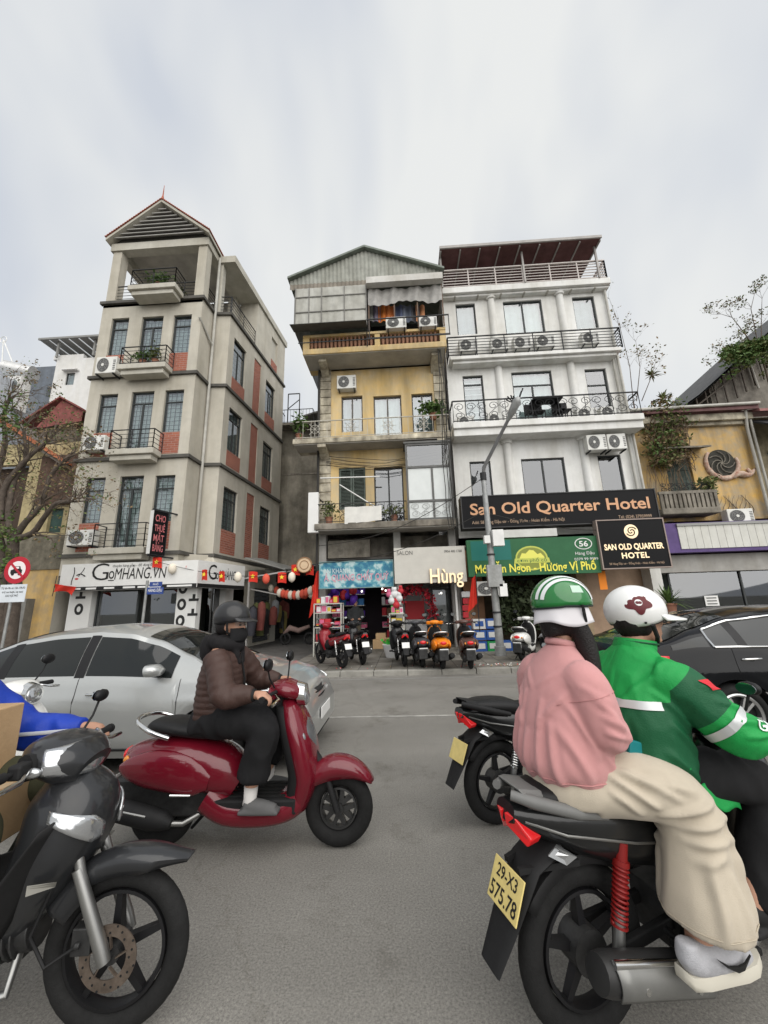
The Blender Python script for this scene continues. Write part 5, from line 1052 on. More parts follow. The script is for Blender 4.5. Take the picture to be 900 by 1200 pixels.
for i, (c, px) in enumerate(cols):
    p = atY(px, 367, 13.3); tag(MB().grid(lambda s_, q: (p.x-.16+.36*s_, 13.3+.06*sin(s_*8+i), p.z+.35-.75*q), 8, 6).build('garment', M('washing_%d' % i, c, .9, var=.15), smooth=180, fix=False), ['left bright orange','purple grey','right dull orange','slate blue','black','brown','navy blue','pale grey'][i]+' garment drying on the tenement rooftop terrace', 'laundry', 'washing on the rooftop terrace')
# ================================================================ vehicles
rubber = M('tyre_rubber', (.012,.012,.012), .8, var=.25, vscale=20, bump=.15, bscale=120)
blackp = M('black_plastic', (.010,.010,.011), .45, var=.2, vscale=8)
mattb = M('matt_black', (.013,.013,.0135), .65, var=.2, vscale=10)
chrome = M('chrome', (.70,.70,.69), .15, metal=1)
steel = M('brushed_steel', (.33,.33,.32), .38, metal=.9, var=.2)
engine_m = M('engine_alloy', (.06,.06,.06), .5, metal=.6, var=.4, vscale=14)
seat_m = M('seat_vinyl', (.009,.009,.0095), .5, bump=.1, bscale=200)
redlens = M('red_lens', (.50,.010,.012), .15, coat=.6, emit=.12)
orangelens = M('orange_lens', (.7,.25,.03), .2, coat=.5)
clearlens = M('clear_lens', (.46,.47,.48), .12, coat=.6, metal=.75)
plate_w = M('plate_paint_white', (.70,.70,.68), .5); plate_y = M('plate_paint_yellow', (.72,.58,.22), .5, var=.15, vscale=14)
def ring(c, ax, up, hw, hh, n=16, p=2.4):
    """super-ellipse ring round c; lateral is y"""
    out = []
    for j in range(n):
        a = 2*pi*j/n; ca, sa = cos(a), sin(a)
        out.append(Vector(c) + Vector(ax)*(hw*math.copysign(abs(ca)**(2/p), ca)) + Vector(up)*(hh*math.copysign(abs(sa)**(2/p), sa)))
    return out
def xshell(b, st, n=16, p=2.4, y=0, mi=0):
    """loft along a path in the xz plane: st = (x, z, half width, half height)"""
    k = len(st)
    for i in range(k): pass
    rings = []
    for i, s_ in enumerate(st):
        a, c = st[max(i-1,0)], st[min(i+1,k-1)]; t = Vector((c[0]-a[0], 0, c[1]-a[1])).normalized(); up = Vector((-t.z, 0, t.x)); yy = s_[4] if len(s_) > 4 else y
        rings.append(ring((s_[0], yy, s_[1]), (0,1,0), up, s_[2], s_[3], n, p))
    b.loft(rings, mi); return b
def smooth_st(st, m=4):
    """Catmull-Rom refinement of station lists"""
    out = []; k = len(st)
    for i in range(k-1):
        p0, p1, p2, p3 = st[max(i-1,0)], st[i], st[i+1], st[min(i+2,k-1)]
        for j in range(m):
            t = j/m; out.append(tuple(.5*((2*b_)+(-a+c)*t+(2*a-5*b_+4*c-d)*t*t+(-a+3*b_-3*c+d)*t**3) for a, b_, c, d in zip(p0, p1, p2, p3)))
    out.append(tuple(st[-1])); return out
def bike_wheel(parent, x, R, tw, rim, spokes=5, disc=0, drum=False, z=None, n=40, fat=.45):
    z = R if z is None else z; rr = R-tw*.62
    w = MB().torus((x,0,z), (0,1,0), R-tw*.55, tw*.55, tw*.5, n=n, k=12).build('wheel', rubber, parent, smooth=180)
    b = MB(); ri = rr-tw*.5; secs = [(ri,-tw*.32),(ri,tw*.32),(ri-.012,tw*.34),(ri-.02,.0),(ri-.012,-tw*.34)]
    b.loft([[(x+r_*cos(2*pi*i/n), y_, z+r_*sin(2*pi*i/n)) for r_, y_ in secs] for i in range(n)], cyc=True)
    for k in range(spokes):
        a = 2*pi*k/spokes+.35; e = Vector((cos(a),0,sin(a))); s_ = Vector((-sin(a),0,cos(a)))
        p, q = Vector((x,0,z))+e*.03, Vector((x,0,z))+e*(ri-.008)
        for sg in ((-1,1) if fat < .4 else (0,)):
            o = s_*(.02*sg); b.hexa([p+o-s_*.018+Vector((0,-.022,0)),p+o+s_*.018+Vector((0,-.022,0)),p+o+s_*.018+Vector((0,.022,0)),p+o-s_*.018+Vector((0,.022,0)),q+o*1.6-s_*.011+Vector((0,-.014,0)),q+o*1.6+s_*.011+Vector((0,-.014,0)),q+o*1.6+s_*.011+Vector((0,.014,0)),q+o*1.6-s_*.011+Vector((0,.014,0))])
    b.build('rim', rim, w, smooth=40)
    MB().tube([(x,-.05,z),(x,.05,z)], .035 if not drum else .075, 20).tube([(x,-.075,z),(x,.075,z)], .014, 10).build('hub', engine_m, w, smooth=40)
    if disc:
        sd = -1 if disc < 0 else 1; b = MB(); b.loft([[(x+r_*cos(2*pi*i/40), sd*.062+y_, z+r_*sin(2*pi*i/40)) for r_, y_ in ((.11,-.002),(.11,.002),(.07,.002),(.07,-.002))] for i in range(40)], cyc=True)
        for k in range(5): a = k*2*pi/5; b.beam((x+.03*cos(a),sd*.062,z+.03*sin(a)),(x+.075*cos(a+.3),sd*.062,z+.075*sin(a+.3)),.012,.004)
        b.build('brake_disc', M('disc_rusty',(.20,.16,.13),.45,metal=.7,var=.4,vscale=25), w)
        h = MB()
        for k in range(24): a = k*2*pi/24; r_ = .082+.012*(k%3); h.tube([(x+r_*cos(a),sd*.0645,z+r_*sin(a)),(x+r_*cos(a),sd*.0655,z+r_*sin(a))], .0045, 6)
        h.build('disc_holes', mattb, w)
        MB().box(x-.13,x-.055,sd*.045,sd*.095,z+.03,z+.12).tube([(x-.11,sd*.1,z+.07),(x-.09,sd*.1,z+.07)],.012,8).build('caliper', engine_m, w, bevel=.008)
    return w
def mirror(parent, base, tip, r=(.055,.04), mat=None, back=True):
    m_ = MB().tube([base, Vector(base).lerp(Vector(tip),.5)+Vector((.0,.02*(1 if tip[1] > 0 else -1),.0)), tip], .006, 6).build('mirror', mattb, parent, smooth=60)
    MB().ell((tip[0]+.008,tip[1],tip[2]+.02), .022, r[0], r[1], 14, 8).build('mirror_shell', mat or blackp, m_, smooth=180)
    MB().prism([(tip[1]+r[0]*.85*cos(i*pi/8), tip[2]+.02+r[1]*.82*sin(i*pi/8)) for i in range(16)], lambda a, c, d: (tip[0]-d, a, c), .0125, .016).build('mirror_glass', M('mirror_glass',(.5,.52,.53),.05,metal=1), m_)
def underbone(label, body, group=None, mirrors=(-1,1), plate=plate_w, ptext=None, shock=None, grey=None, low=False, tail=redlens, name='motorbike', disc=True):
    """small step-through motorcycle; x forward, rear axle over the origin"""
    t = thing(name, label, 'motorbike', group=group); R0 = .285; WB = 1.22; shock = shock or chrome; grey = grey or mattb; ns = 5
    bike_wheel(t, 0, R0, .085, blackp, ns, drum=True, n=40); bike_wheel(t, WB, R0, .075, blackp, ns, disc=-1 if disc else 0, n=40)
    for s_ in (-1,1):
        MB().tube([(WB,s_*.085,R0),(WB-.02,s_*.085,R0+.05),(1.075,s_*.085,.60)], [.024,.026,.022], 12).tube([(1.10,s_*.085,.55),(1.02,s_*.075,.78)], .018, 10).build('fork_leg', steel if not low else mattb, t, smooth=50)
        MB().beam((0,s_*.085,R0),(.42,s_*.075,.33),.03,.045).build('swingarm', mattb, t, bevel=.006)
        # shock with coil spring
        p, q = Vector((.06,s_*.12,R0+.03)), Vector((.15,s_*.12,.66)); sp = MB(); sp.tube([p,p.lerp(q,.55)], .017, 10)
        so_ = MB().tube([p,p.lerp(q,.4)], .022, 10).build('shock_absorber', steel, t, smooth=60); d = (q-p); a = d.cross(Vector((0,1,0))).normalized(); b_ = Vector((0,1,0))
        MB().tube([p+d*(.26+.52*i/96)+(a*cos(i*.75)+b_*sin(i*.75))*.026 for i in range(97)], .0055, 5).build('coil_spring', shock, so_, smooth=180); MB().tube([p+d*.24,p+d*.26],.030,12).build('spring_seat', shock, so_, smooth=40); MB().tube([p+d*.78,p+d*.83],.030,12).build('spring_seat', shock, so_, smooth=40)
        MB().tube([p+d*.5,q], .023, 10).build('shock_body', shock, so_, smooth=60)
    # front mudguard
    prof = [(-1.02,.0),(-.75,.0),(-.45,.005),(-.15,.01),(.15,.02),(.42,.035),(.62,.06),(.74,.085)]
    rg = []
    for a, ex in smooth_st(prof, 3):
        an = pi/2-a; rr = R0+.045+ex; c = Vector((WB+rr*cos(an),0,R0+rr*sin(an))); rad = Vector((cos(an),0,sin(an))); hw = .062 if a < .4 else .062*(1-(a-.4)*1.6)
        drop = .075 if a > -.5 else .11
        if a > .3: drop *= max(.25, 1-(a-.3)*1.6)
        rg.append([c+Vector((0,-hw,0))-rad*drop, c+Vector((0,-hw*1.02,0))-rad*drop*.35, c+Vector((0,-hw*.75,0))-rad*.006, c+rad*.006, c+Vector((0,hw*.75,0))-rad*.006, c+Vector((0,hw*1.02,0))-rad*drop*.35, c+Vector((0,hw,0))-rad*drop])
    MB().loft(rg, closed=False).build('front_mudguard', body, t, smooth=50, solid=.006)
    # apron: front shell, legshield wings
    st = smooth_st([(.34,.80,.07,.06),(.43,.85,.11,.10),(.54,.905,.15,.14),(.65,.95,.175,.165),(.75,.97,.172,.165),(.84,.965,.15,.15),(.91,.955,.10,.10),(.95,.945,.05,.05)], 4)
    MB().loft([ring((x,0,z), (0,1,0), (1,0,.12), hw, hd, 24, 2.3) for z, x, hw, hd in st]).build('front_apron', body, t, smooth=50)
    for s_ in (-1,1):
        MB().grid(lambda u_, v: (.80+.24*v**.8-.05*u_-.10*(1-v)*u_, s_*(.10+.115*u_**.7+.03*sin(v*pi)), .36+.46*v-.03*u_), 8, 10).build('leg_shield', mattb, t, smooth=180, solid=.008)
        # position lamp and slash panel
        def lamp(u_, v):
            an = R(14)+R(72)*u_; zc = .725+.095*u_; hh = .046*(1-.75*u_)*min(1,.35+u_*3)+.008; z = zc+hh*(2*v-1)
            k = min(range(len(st)), key=lambda i: abs(st[i][0]-z)); k2 = min(k+1, len(st)-1); f = 0 if k2 == k else max(0, min(1, (z-st[k][0])/(st[k2][0]-st[k][0]))); q = [a+(b_-a)*f for a, b_ in zip(st[k], st[k2])]
            hw, hd = q[2]+.008, q[3]+.008; return (q[1]+hd*abs(cos(an))**.87, s_*hw*abs(sin(an))**.87, z)
        MB().grid(lamp, 14, 5).build('position_lamp', clearlens, t, smooth=180, solid=.010)
    MB().prism([(-.05,.0),(.05,.0),(.085,.10),(.03,.06),(-.03,.06),(-.085,.10)], lambda a, c, d: (1.065+d, a, .72+c), 0, .03).build('apron_crest', mattb, t, bevel=.004)
    bd = M('badge_silver',(.45,.44,.40),.35,metal=.6)
    for s_ in (-1,1): MB().add([(1.005+.055*(1-k*.25),s_*(.178-.018*k),.61-.018*k) for k in range(3)]+[(.955,s_*.183,.605-.005*k) for k in range(3)]+[(.955,s_*.183,.57)], [(0,1,4,3),(1,2,5,4),(2,6,5)]).build('badge', bd, t)
    # steering head cowl with headlamp
    st = smooth_st([(.76,1.0,.06,.045),(.82,1.01,.13,.07),(.89,1.005,.165,.085),(.97,.98,.155,.088),(1.03,.95,.10,.062)], 4)
    xshell(MB(), st, 22, 2.3).build('headlamp_cowl', body, t, smooth=50)
    MB().grid(lambda u_, v: (.895+.142*cos((u_-.5)*2.6)*(1-.5*(v-.2)**2), .180*sin((u_-.5)*2.6)*(1-.25*(v-.3)**2), .925+.135*v*(1-.35*abs(u_-.5)*2)+.045*abs(u_-.5)*2), 24, 8).build('headlamp', clearlens, t, smooth=180, solid=.012)
    MB().tube([(.86,-.17,1.0),(.9,-.05,.99),(.9,.05,.99),(.86,.17,1.0)], .05, 10).build('bar_cover', mattb, t, smooth=60)
    hb = MB().tube([(.86,-.36,1.0),(.865,-.2,1.0),(.9,0,.99),(.865,.2,1.0),(.86,.36,1.0)], .011, 8).build('handlebar', mattb, t, smooth=60)
    for s_ in (-1,1):
        MB().tube([(.86,s_*.26,1.0),(.86,s_*.365,1.0)], .019, 12).tube([(.86,s_*.362,1.0),(.86,s_*.378,1.0)], .022, 12).build('grip', mattb, hb, smooth=50)
        MB().box(.845,.90,s_*.2-.035,s_*.2+.035,.975,1.03).build('switch_block', mattb, hb, bevel=.01)
        MB().tube([(.90,s_*.2,.995),(.935,s_*.27,.985),(.92,s_*.37,.975)], [.008,.010,.008], 6).build('brake_lever', chrome, hb, smooth=60)
        if s_ in mirrors: mirror(t, (.84,s_*.17,1.03), (.86,s_*.25,1.17), (.048,.030))
        MB().ell((.90,s_*.18,.985), .04, .016, .022, 10, 6).build('front_indicator', orangelens if low else clearlens, t, smooth=180)
    # brake hose
    MB().tube([(WB-.1,-.1,R0+.07),(WB-.2,-.12,R0+.02),(WB-.27,-.12,R0+.12),(WB-.22,-.11,.55),(1.0,-.1,.85)], .007, 6).build('brake_hose', mattb, t, smooth=60)
    # centre: spine, engine, foot pegs
    MB().tube([(1.0,0,.80),(.86,0,.60),(.62,0,.52),(.42,0,.62),(.2,0,.66)], [.05,.07,.08,.07,.05], 12).build('frame_spine', mattb, t, smooth=60)
    xshell(MB(), smooth_st([(.92,.56,.07,.08),(.8,.50,.10,.10),(.62,.50,.12,.10),(.5,.56,.125,.1)], 3), 14).build('centre_cover', mattb, t, smooth=60)
    e = MB(); e.box(.38,.70,-.11,.11,.22,.40); e.tube([(.66,0,.34),(.90,0,.37)], .075, 16)
    for k in range(6): e.tube([(.70+k*.03,0,.345+k*.004),(.708+k*.03,0,.346+k*.004)], .095, 16)
    e.tube([(.50,-.145,.30),(.50,-.1,.30)], .105, 24).tube([(.52,.1,.30),(.52,.15,.30)], .10, 24); e.build('engine', engine_m, t, smooth=40, bevel=.006)
    MB().tube([(.52,-.30,.315),(.52,.30,.315)], .011, 8).tube([(.30,-.25,.33),(.30,-.12,.34)], .012, 8).tube([(.30,.12,.34),(.30,.25,.33)], .012, 8).build('peg_bar', mattb, t)
    for x, a in ((.52,.20),(.30,.15)):
        for s_ in (-1,1): MB().box(x-.025,x+.025,s_*(a+.05)-.05,s_*(a+.05)+.05,.318,.342).build('foot_peg', rubber, t, bevel=.006)
    MB().tube([(.86,-.04,.30),(.88,-.10,.22),(.7,-.13,.19),(.50,-.16,.205)], .016, 10).build('exhaust_pipe', steel, t, smooth=60)
    MB().tube([(.52,-.165,.205),(.46,-.17,.215),(.36,-.175,.235),(-.06,-.185,.335),(-.10,-.186,.345),(-.105,-.186,.346)], [.02,.045,.06,.06,.053,.02], 18).build('muffler', M('muffler_black',(.05,.05,.05),.45,metal=.5,var=.3), t, smooth=50)
    hs = []
    for i in range(9):
        f = i/8; c = Vector((.36-.42*f,-.176-.008*f,.235+.098*f)); hs.append([c+Vector((0,-.067*cos(a),.067*sin(a))) for a in [(-.55+j*.2)*1.25 for j in range(8)]])
    MB().loft(hs, closed=False).build('heat_shield', M('shield_grey',(.24,.24,.23),.4,metal=.6,var=.2), t, smooth=180, solid=.006); MB().tube([(.38,-.215,.285),(-.06,-.225,.385)], [.012,.014], 8).build('shield_trim', chrome, t, smooth=60)
    for f in (.2,.75): c = Vector((.36-.42*f,-.245,.23+.098*f)); MB().tube([c,c+Vector((0,-.008,0))], .011, 8).build('bolt', chrome, t)
    # tail: side cowls, seat, grab rail, lamp, mudguard, plate
    xshell(MB(), smooth_st([(.60,.50,.06,.06),(.50,.59,.12,.11),(.30,.64,.137,.12),(.05,.70,.128,.11),(-.15,.755,.10,.07),(-.29,.79,.06,.035)], 4), 20, 2.6).build('side_cowl', body, t, smooth=50)
    MB().tube([(.5,-.125,.60),(.2,-.142,.655),(-.1,-.118,.72),(-.25,-.07,.77)], .005, 6).tube([(.5,.125,.60),(.2,.142,.655),(-.1,.118,.72),(-.25,.07,.77)], .005, 6).build('cowl_line', steel, t)
    xshell(MB(), smooth_st([(.64,.70,.05,.03),(.56,.745,.11,.045),(.40,.755,.135,.045),(.22,.765,.14,.045),(.14,.80,.14,.055),(-.08,.825,.12,.05),(-.19,.835,.08,.03)], 4), 18, 2.8).build('seat', seat_m, t, smooth=60)
    for s_ in (-1,1): MB().tube([(.08,s_*.135,.765),(-.06,s_*.145,.80),(-.22,s_*.105,.845),(-.29,s_*.05,.86)], [.016,.022,.024,.018], 8).build('grab_rail', grey, t, smooth=60)
    MB().hexa([(-.26,-.09,.87),(-.26,.09,.87),(-.16,.09,.845),(-.16,-.09,.845),(-.27,-.07,.885),(-.27,.07,.885),(-.16,.07,.865),(-.16,-.07,.865)]).build('grab_plate', grey, t, bevel=.008)
    for s_ in (-1,1):
        q = [(-.298,.012,.79),(-.285,.062,.785),(-.235,.092,.715),(-.25,.08,.69),(-.294,.012,.745)]
        MB().add([(x-.008,s_*y,z) for x, y, z in q]+[(x+.05,s_*y*.8,z) for x, y, z in q], [(0,1,2,3,4)]+[(i,(i+1)%5,5+(i+1)%5,5+i) for i in range(5)]).build('tail_lamp', tail, t, bevel=.006)
        MB().add([(-.165,s_*.124,.70),(-.08,s_*.130,.655),(-.12,s_*.118,.63),(-.19,s_*.108,.668),(-.14,s_*.10,.69)], [(0,1,2,3,4)]).build('rear_indicator', clearlens, t, solid=.006)
    xshell(MB(), [(-.10,.66,.09,.03),(-.22,.60,.085,.02),(-.33,.44,.08,.012),(-.41,.31,.06,.008)], 10, 3).build('rear_mudguard', mattb, t, smooth=50)
    rgi = []
    for i in range(14):
        an = pi*.28+i*pi*.52/13; c = Vector((R0*1.13*cos(an),0,R0+R0*1.13*sin(an))); rgi.append([c+Vector((0,-.06,0))-Vector((cos(an),0,sin(an)))*.03, c+Vector((0,-.05,0)), c+Vector((0,.05,0)), c+Vector((0,.06,0))-Vector((cos(an),0,sin(an)))*.03])
    MB().loft(rgi, closed=False).build('inner_mudguard', mattb, t, smooth=60, solid=.006)
    n_ = Vector((-.83,0,-.02)).normalized(); e1 = Vector((0,-1,0)); e2 = Vector((.40,0,.92)).normalized(); nn_ = e1.cross(e2); c0 = Vector((-.305,0,.525))
    nn_ = nn_ if nn_.x < 0 else -nn_
    pf = lambda a, c, d: tuple(c0+e1*a+e2*c+nn_*d)
    pl = MB().prism([(-.095,-.07),(.095,-.07),(.095,.07),(-.095,.07)], pf, .012, .018).build('number_plate', plate, t, bevel=.003)
    if ptext:
        text(ptext[0], pf, 0, .015, .042, ink, pl, w=.13, align='CENTER', depth=.0195, bold=.012); text(ptext[1], pf, 0, -.055, .05, ink, pl, w=.165, align='CENTER', depth=.0195, bold=.012)
    MB().beam((-.05,.10,.62),(-.28,.04,.6),.02).beam((-.05,-.10,.62),(-.28,-.04,.6),.02).build('mudguard_stay', mattb, t)
    return t
def scooter(label, body, group=None, chest=None, seatm=None, plate=plate_w, name='motor_scooter', rail=None, low=False):
    """automatic scooter; x forward, rear axle over the origin"""
    t = thing(name, label, 'scooter', group=group); R0 = .24; WB = 1.27; chest = chest or M('smoked_panel',(.10,.105,.11),.25,coat=.5); seatm = seatm or seat_m; rail = rail or chrome
    bike_wheel(t, 0, R0, .105, blackp, 6, drum=True, n=36, z=R0); bike_wheel(t, WB, R0, .10, M('scooter_rim',(.05,.05,.05),.35,metal=.4), 5, n=36, fat=.3)
    # rear body, two bulging cowls
    xshell(MB(), smooth_st([(.56,.40,.12,.10),(.44,.48,.17,.16),(.26,.545,.195,.155),(.06,.575,.20,.145),(-.14,.58,.18,.125),(-.30,.58,.125,.095),(-.40,.585,.06,.05)], 5), 26, 2.3).build('rear_body', body, t, smooth=60)
    for s_ in (-1,1):
        xshell(MB(), smooth_st([(.40,.46,.02,.05),(.28,.49,.05,.12),(.10,.53,.06,.13),(-.10,.545,.055,.115),(-.26,.55,.035,.07),(-.34,.555,.01,.02)], 4), 16, 2.2, y=s_*.165).build('side_cowl', body, t, smooth=60)
        MB().tube([(.30,s_*.215,.40),(.14,s_*.222,.405)], [.006,.008], 6).build('cowl_trim', chrome, t)
    MB().box(-.34,.40,-.10,.12,.22,.46).tube([(.0,.09,.24),(.0,.17,.24)], .10, 20).tube([(.35,.13,.25),(.35,.17,.25)], .085, 20).box(.0,.36,.10,.165,.17,.33).build('engine', engine_m, t, bevel=.02, smooth=40)
    xshell(MB(), smooth_st([(.02,.44,.09,.05),(-.18,.44,.09,.06),(-.34,.40,.085,.05),(-.42,.30,.075,.02)], 3), 12).build('rear_mudguard', mattb, t, smooth=60)
    # seat
    xshell(MB(), smooth_st([(.56,.70,.05,.03),(.50,.735,.11,.045),(.34,.75,.15,.05),(.16,.765,.16,.05),(-.02,.785,.15,.05),(-.16,.785,.11,.045),(-.22,.78,.06,.02)], 5), 20, 2.6).build('seat', seatm, t, smooth=60)
    MB().tube(smooth_st([(.06,-.175,.735),(-.10,-.18,.78),(-.24,-.14,.83),(-.30,-.05,.845),(-.30,.05,.845),(-.24,.14,.83),(-.10,.18,.78),(.06,.175,.735)], 4), .016, 10).build('grab_rail', rail, t, smooth=60)
    # floor and skirts
    MB().add([(.42,-.165,.348),(1.0,-.155,.348),(1.0,.155,.348),(.42,.165,.348),(.42,-.16,.26),(1.0,-.15,.25),(1.0,.15,.25),(.42,.16,.26)],[(0,1,2,3),(4,7,6,5),(0,4,5,1),(1,5,6,2),(2,6,7,3),(3,7,4,0)]).build('floorboard', mattb, t, bevel=.015)
    b = MB()
    for k in range(5): b.box(.52,.94,-.11+k*.05,-.085+k*.05,.347,.354)
    b.build('floor_ribs', rubber, t)
    xshell(MB(), smooth_st([(.36,.34,.165,.11),(.52,.255,.178,.095),(.78,.245,.172,.09),(.95,.285,.158,.09),(1.03,.37,.135,.075)], 4), 20, 2.6).build('skirt', body, t, smooth=60)
    # front shield: z, x, half width, half depth
    st = smooth_st([(.24,.99,.12,.06),(.36,1.03,.155,.08),(.50,1.055,.185,.085),(.64,1.06,.20,.09),(.78,1.05,.19,.085),(.88,1.035,.14,.07),(.95,1.02,.07,.05)], 5)
    MB().loft([ring((x,0,z), (0,1,0), (1,0,.1), hw, hd, 26, 2.2) for z, x, hw, hd in st]).build('front_shield', body, t, smooth=60)
    MB().loft([ring((x-.045,0,z), (0,1,0), (1,0,.1), hw*.88, hd, 20, 2.6) for z, x, hw, hd in st[2:-3]]).build('inner_shield', mattb, t, smooth=60)
    MB().loft([ring((1.122-.05*(k/8)+.028*sin(pi*k/8),0,.60+.28*k/8), (0,1,0), (1,0,.2), max(.012,.105*sin(pi*(k+.4)/8.8)), .025, 18, 2.1) for k in range(9)]).build('chest_panel', chest, t, smooth=60)
    for s_ in (-1,1): MB().ell((1.095,s_*.135,.72), .03, .03, .05, 12, 8).build('front_indicator', clearlens if not low else orangelens, t, smooth=180)
    # front mudguard
    rg = []
    for i in range(17):
        f = i/16; an = pi*.90-f*pi*.74; rr = R0+.05; c = Vector((WB-.01+rr*cos(an)*1.02,0,R0+.02+rr*sin(an)*1.05)); rad = Vector((cos(an),0,sin(an))); hw = .085*(1-.55*max(0,abs(f-.45)*2-.35)**1.5); dr = .13*sin(pi*min(1,max(.12,f*.9+.08)))**.7
        rg.append([c+Vector((0,-hw,0))-rad*dr, c+Vector((0,-hw*1.05,0))-rad*dr*.5, c+Vector((0,-hw*.85,0))-rad*.018, c+Vector((0,-hw*.4,0)), c+Vector((0,hw*.4,0)), c+Vector((0,hw*.85,0))-rad*.018, c+Vector((0,hw*1.05,0))-rad*dr*.5, c+Vector((0,hw,0))-rad*dr])
    MB().loft(rg, closed=False).build('front_mudguard', body, t, smooth=60, solid=.006)
    for s_ in (-1,1): MB().tube([(WB,s_*.075,R0),(WB-.045,s_*.075,R0+.13),(WB-.09,s_*.06,.50)], [.022,.02,.02], 10).build('fork_leg', mattb, t, smooth=60)
    MB().tube([(WB-.09,0,.45),(1.04,0,.75),(1.0,0,1.0)], .035, 10).build('steering_stem', mattb, t, smooth=60)
    # headset
    xshell(MB(), smooth_st([(.90,1.00,.05,.035),(.96,1.02,.12,.055),(1.03,1.02,.145,.065),(1.09,1.0,.115,.06),(1.13,.985,.07,.05)], 4), 22, 2.3).build('headset_cowl', body, t, smooth=60)
    hl = MB().tube([(1.10,0,.985),(1.155,0,.975)], [.085,.078], 24).build('headlamp_rim', chrome, t, smooth=40); MB().ell((1.145,0,.976), .028, .072, .072, 20, 10).build('headlamp', clearlens, hl, smooth=180)
    MB().tube([(.93,0,.90),(.96,0,1.0)], [.05,.06], 10).build('neck_cover', mattb, t, smooth=60)
    hb = MB().tube([(.945,-.35,1.01),(.965,-.2,1.02),(1.0,0,1.02),(.965,.2,1.02),(.945,.35,1.01)], .012, 8).build('handlebar', mattb, t, smooth=60)
    for s_ in (-1,1):
        xshell(MB(), [(.97,1.02,.03,.04,s_*.13),(.965,1.02,.05,.045,s_*.17),(.955,1.02,.02,.03,s_*.21)], 10).build('bar_cowl', body, hb, smooth=60)
        MB().tube([(.95,s_*.24,1.013),(.944,s_*.355,1.01)], .019, 12).build('grip', mattb, hb, smooth=50)
        MB().tube([(.99,s_*.2,1.01),(1.03,s_*.26,.99),(1.01,s_*.36,.975)], [.009,.011,.010], 6).build('brake_lever', chrome, hb, smooth=60)
        mirror(t, (.98,s_*.16,1.05), (.97,s_*.27,1.20), (.062,.045))
    # exhaust
    MB().tube([(.34,-.07,.25),(.22,-.13,.20),(.12,-.17,.22)], .018, 8).build('exhaust_pipe', steel, t, smooth=60); MB().tube([(.14,-.175,.22),(.08,-.18,.24),(-.02,-.185,.255),(-.34,-.195,.32),(-.40,-.195,.33),(-.41,-.195,.332)], [.03,.055,.066,.066,.055,.02], 18).build('muffler', mattb, t, smooth=50)
    MB().tube([(.02,-.24,.29),(-.30,-.255,.355)], .008, 6).build('heat_shield_trim', steel, t)
    # tail lamp, plate
    MB().ell((-.385,0,.60), .035, .075, .045, 16, 8).build('tail_lamp', redlens, t, smooth=180)
    for s_ in (-1,1): MB().ell((-.33,s_*.11,.585), .03, .022, .028, 10, 6).build('rear_indicator', orangelens, t, smooth=180)
    MB().box(-.436,-.43,-.10,.10,.34,.48).build('number_plate', plate, t, bevel=.003)
    MB().tube([(.30,.12,.20),(.12,.2,.02)], .012, 6).build('side_stand', mattb, t)
    for o in t.children:
        if o.name.split('.')[0] in ('rear_body','side_cowl','seat','grab_rail','rear_mudguard','tail_lamp','rear_indicator','number_plate','cowl_trim','muffler'):
            for v in o.data.vertices:
                if v.co.x < .3: v.co.x = .3+(v.co.x-.3)*.85
    def rake(o):
        if o.type == 'MESH' and o.name.split('.')[0] not in ('wheel','rim','hub','front_mudguard','fork_leg'):
            for v in o.data.vertices:
                if v.co.z > .45 and v.co.x > .8: v.co.x -= .135*min(1.15, (v.co.z-.45)/.55)
        for q in o.children: rake(q)
    rake(t)
    return t
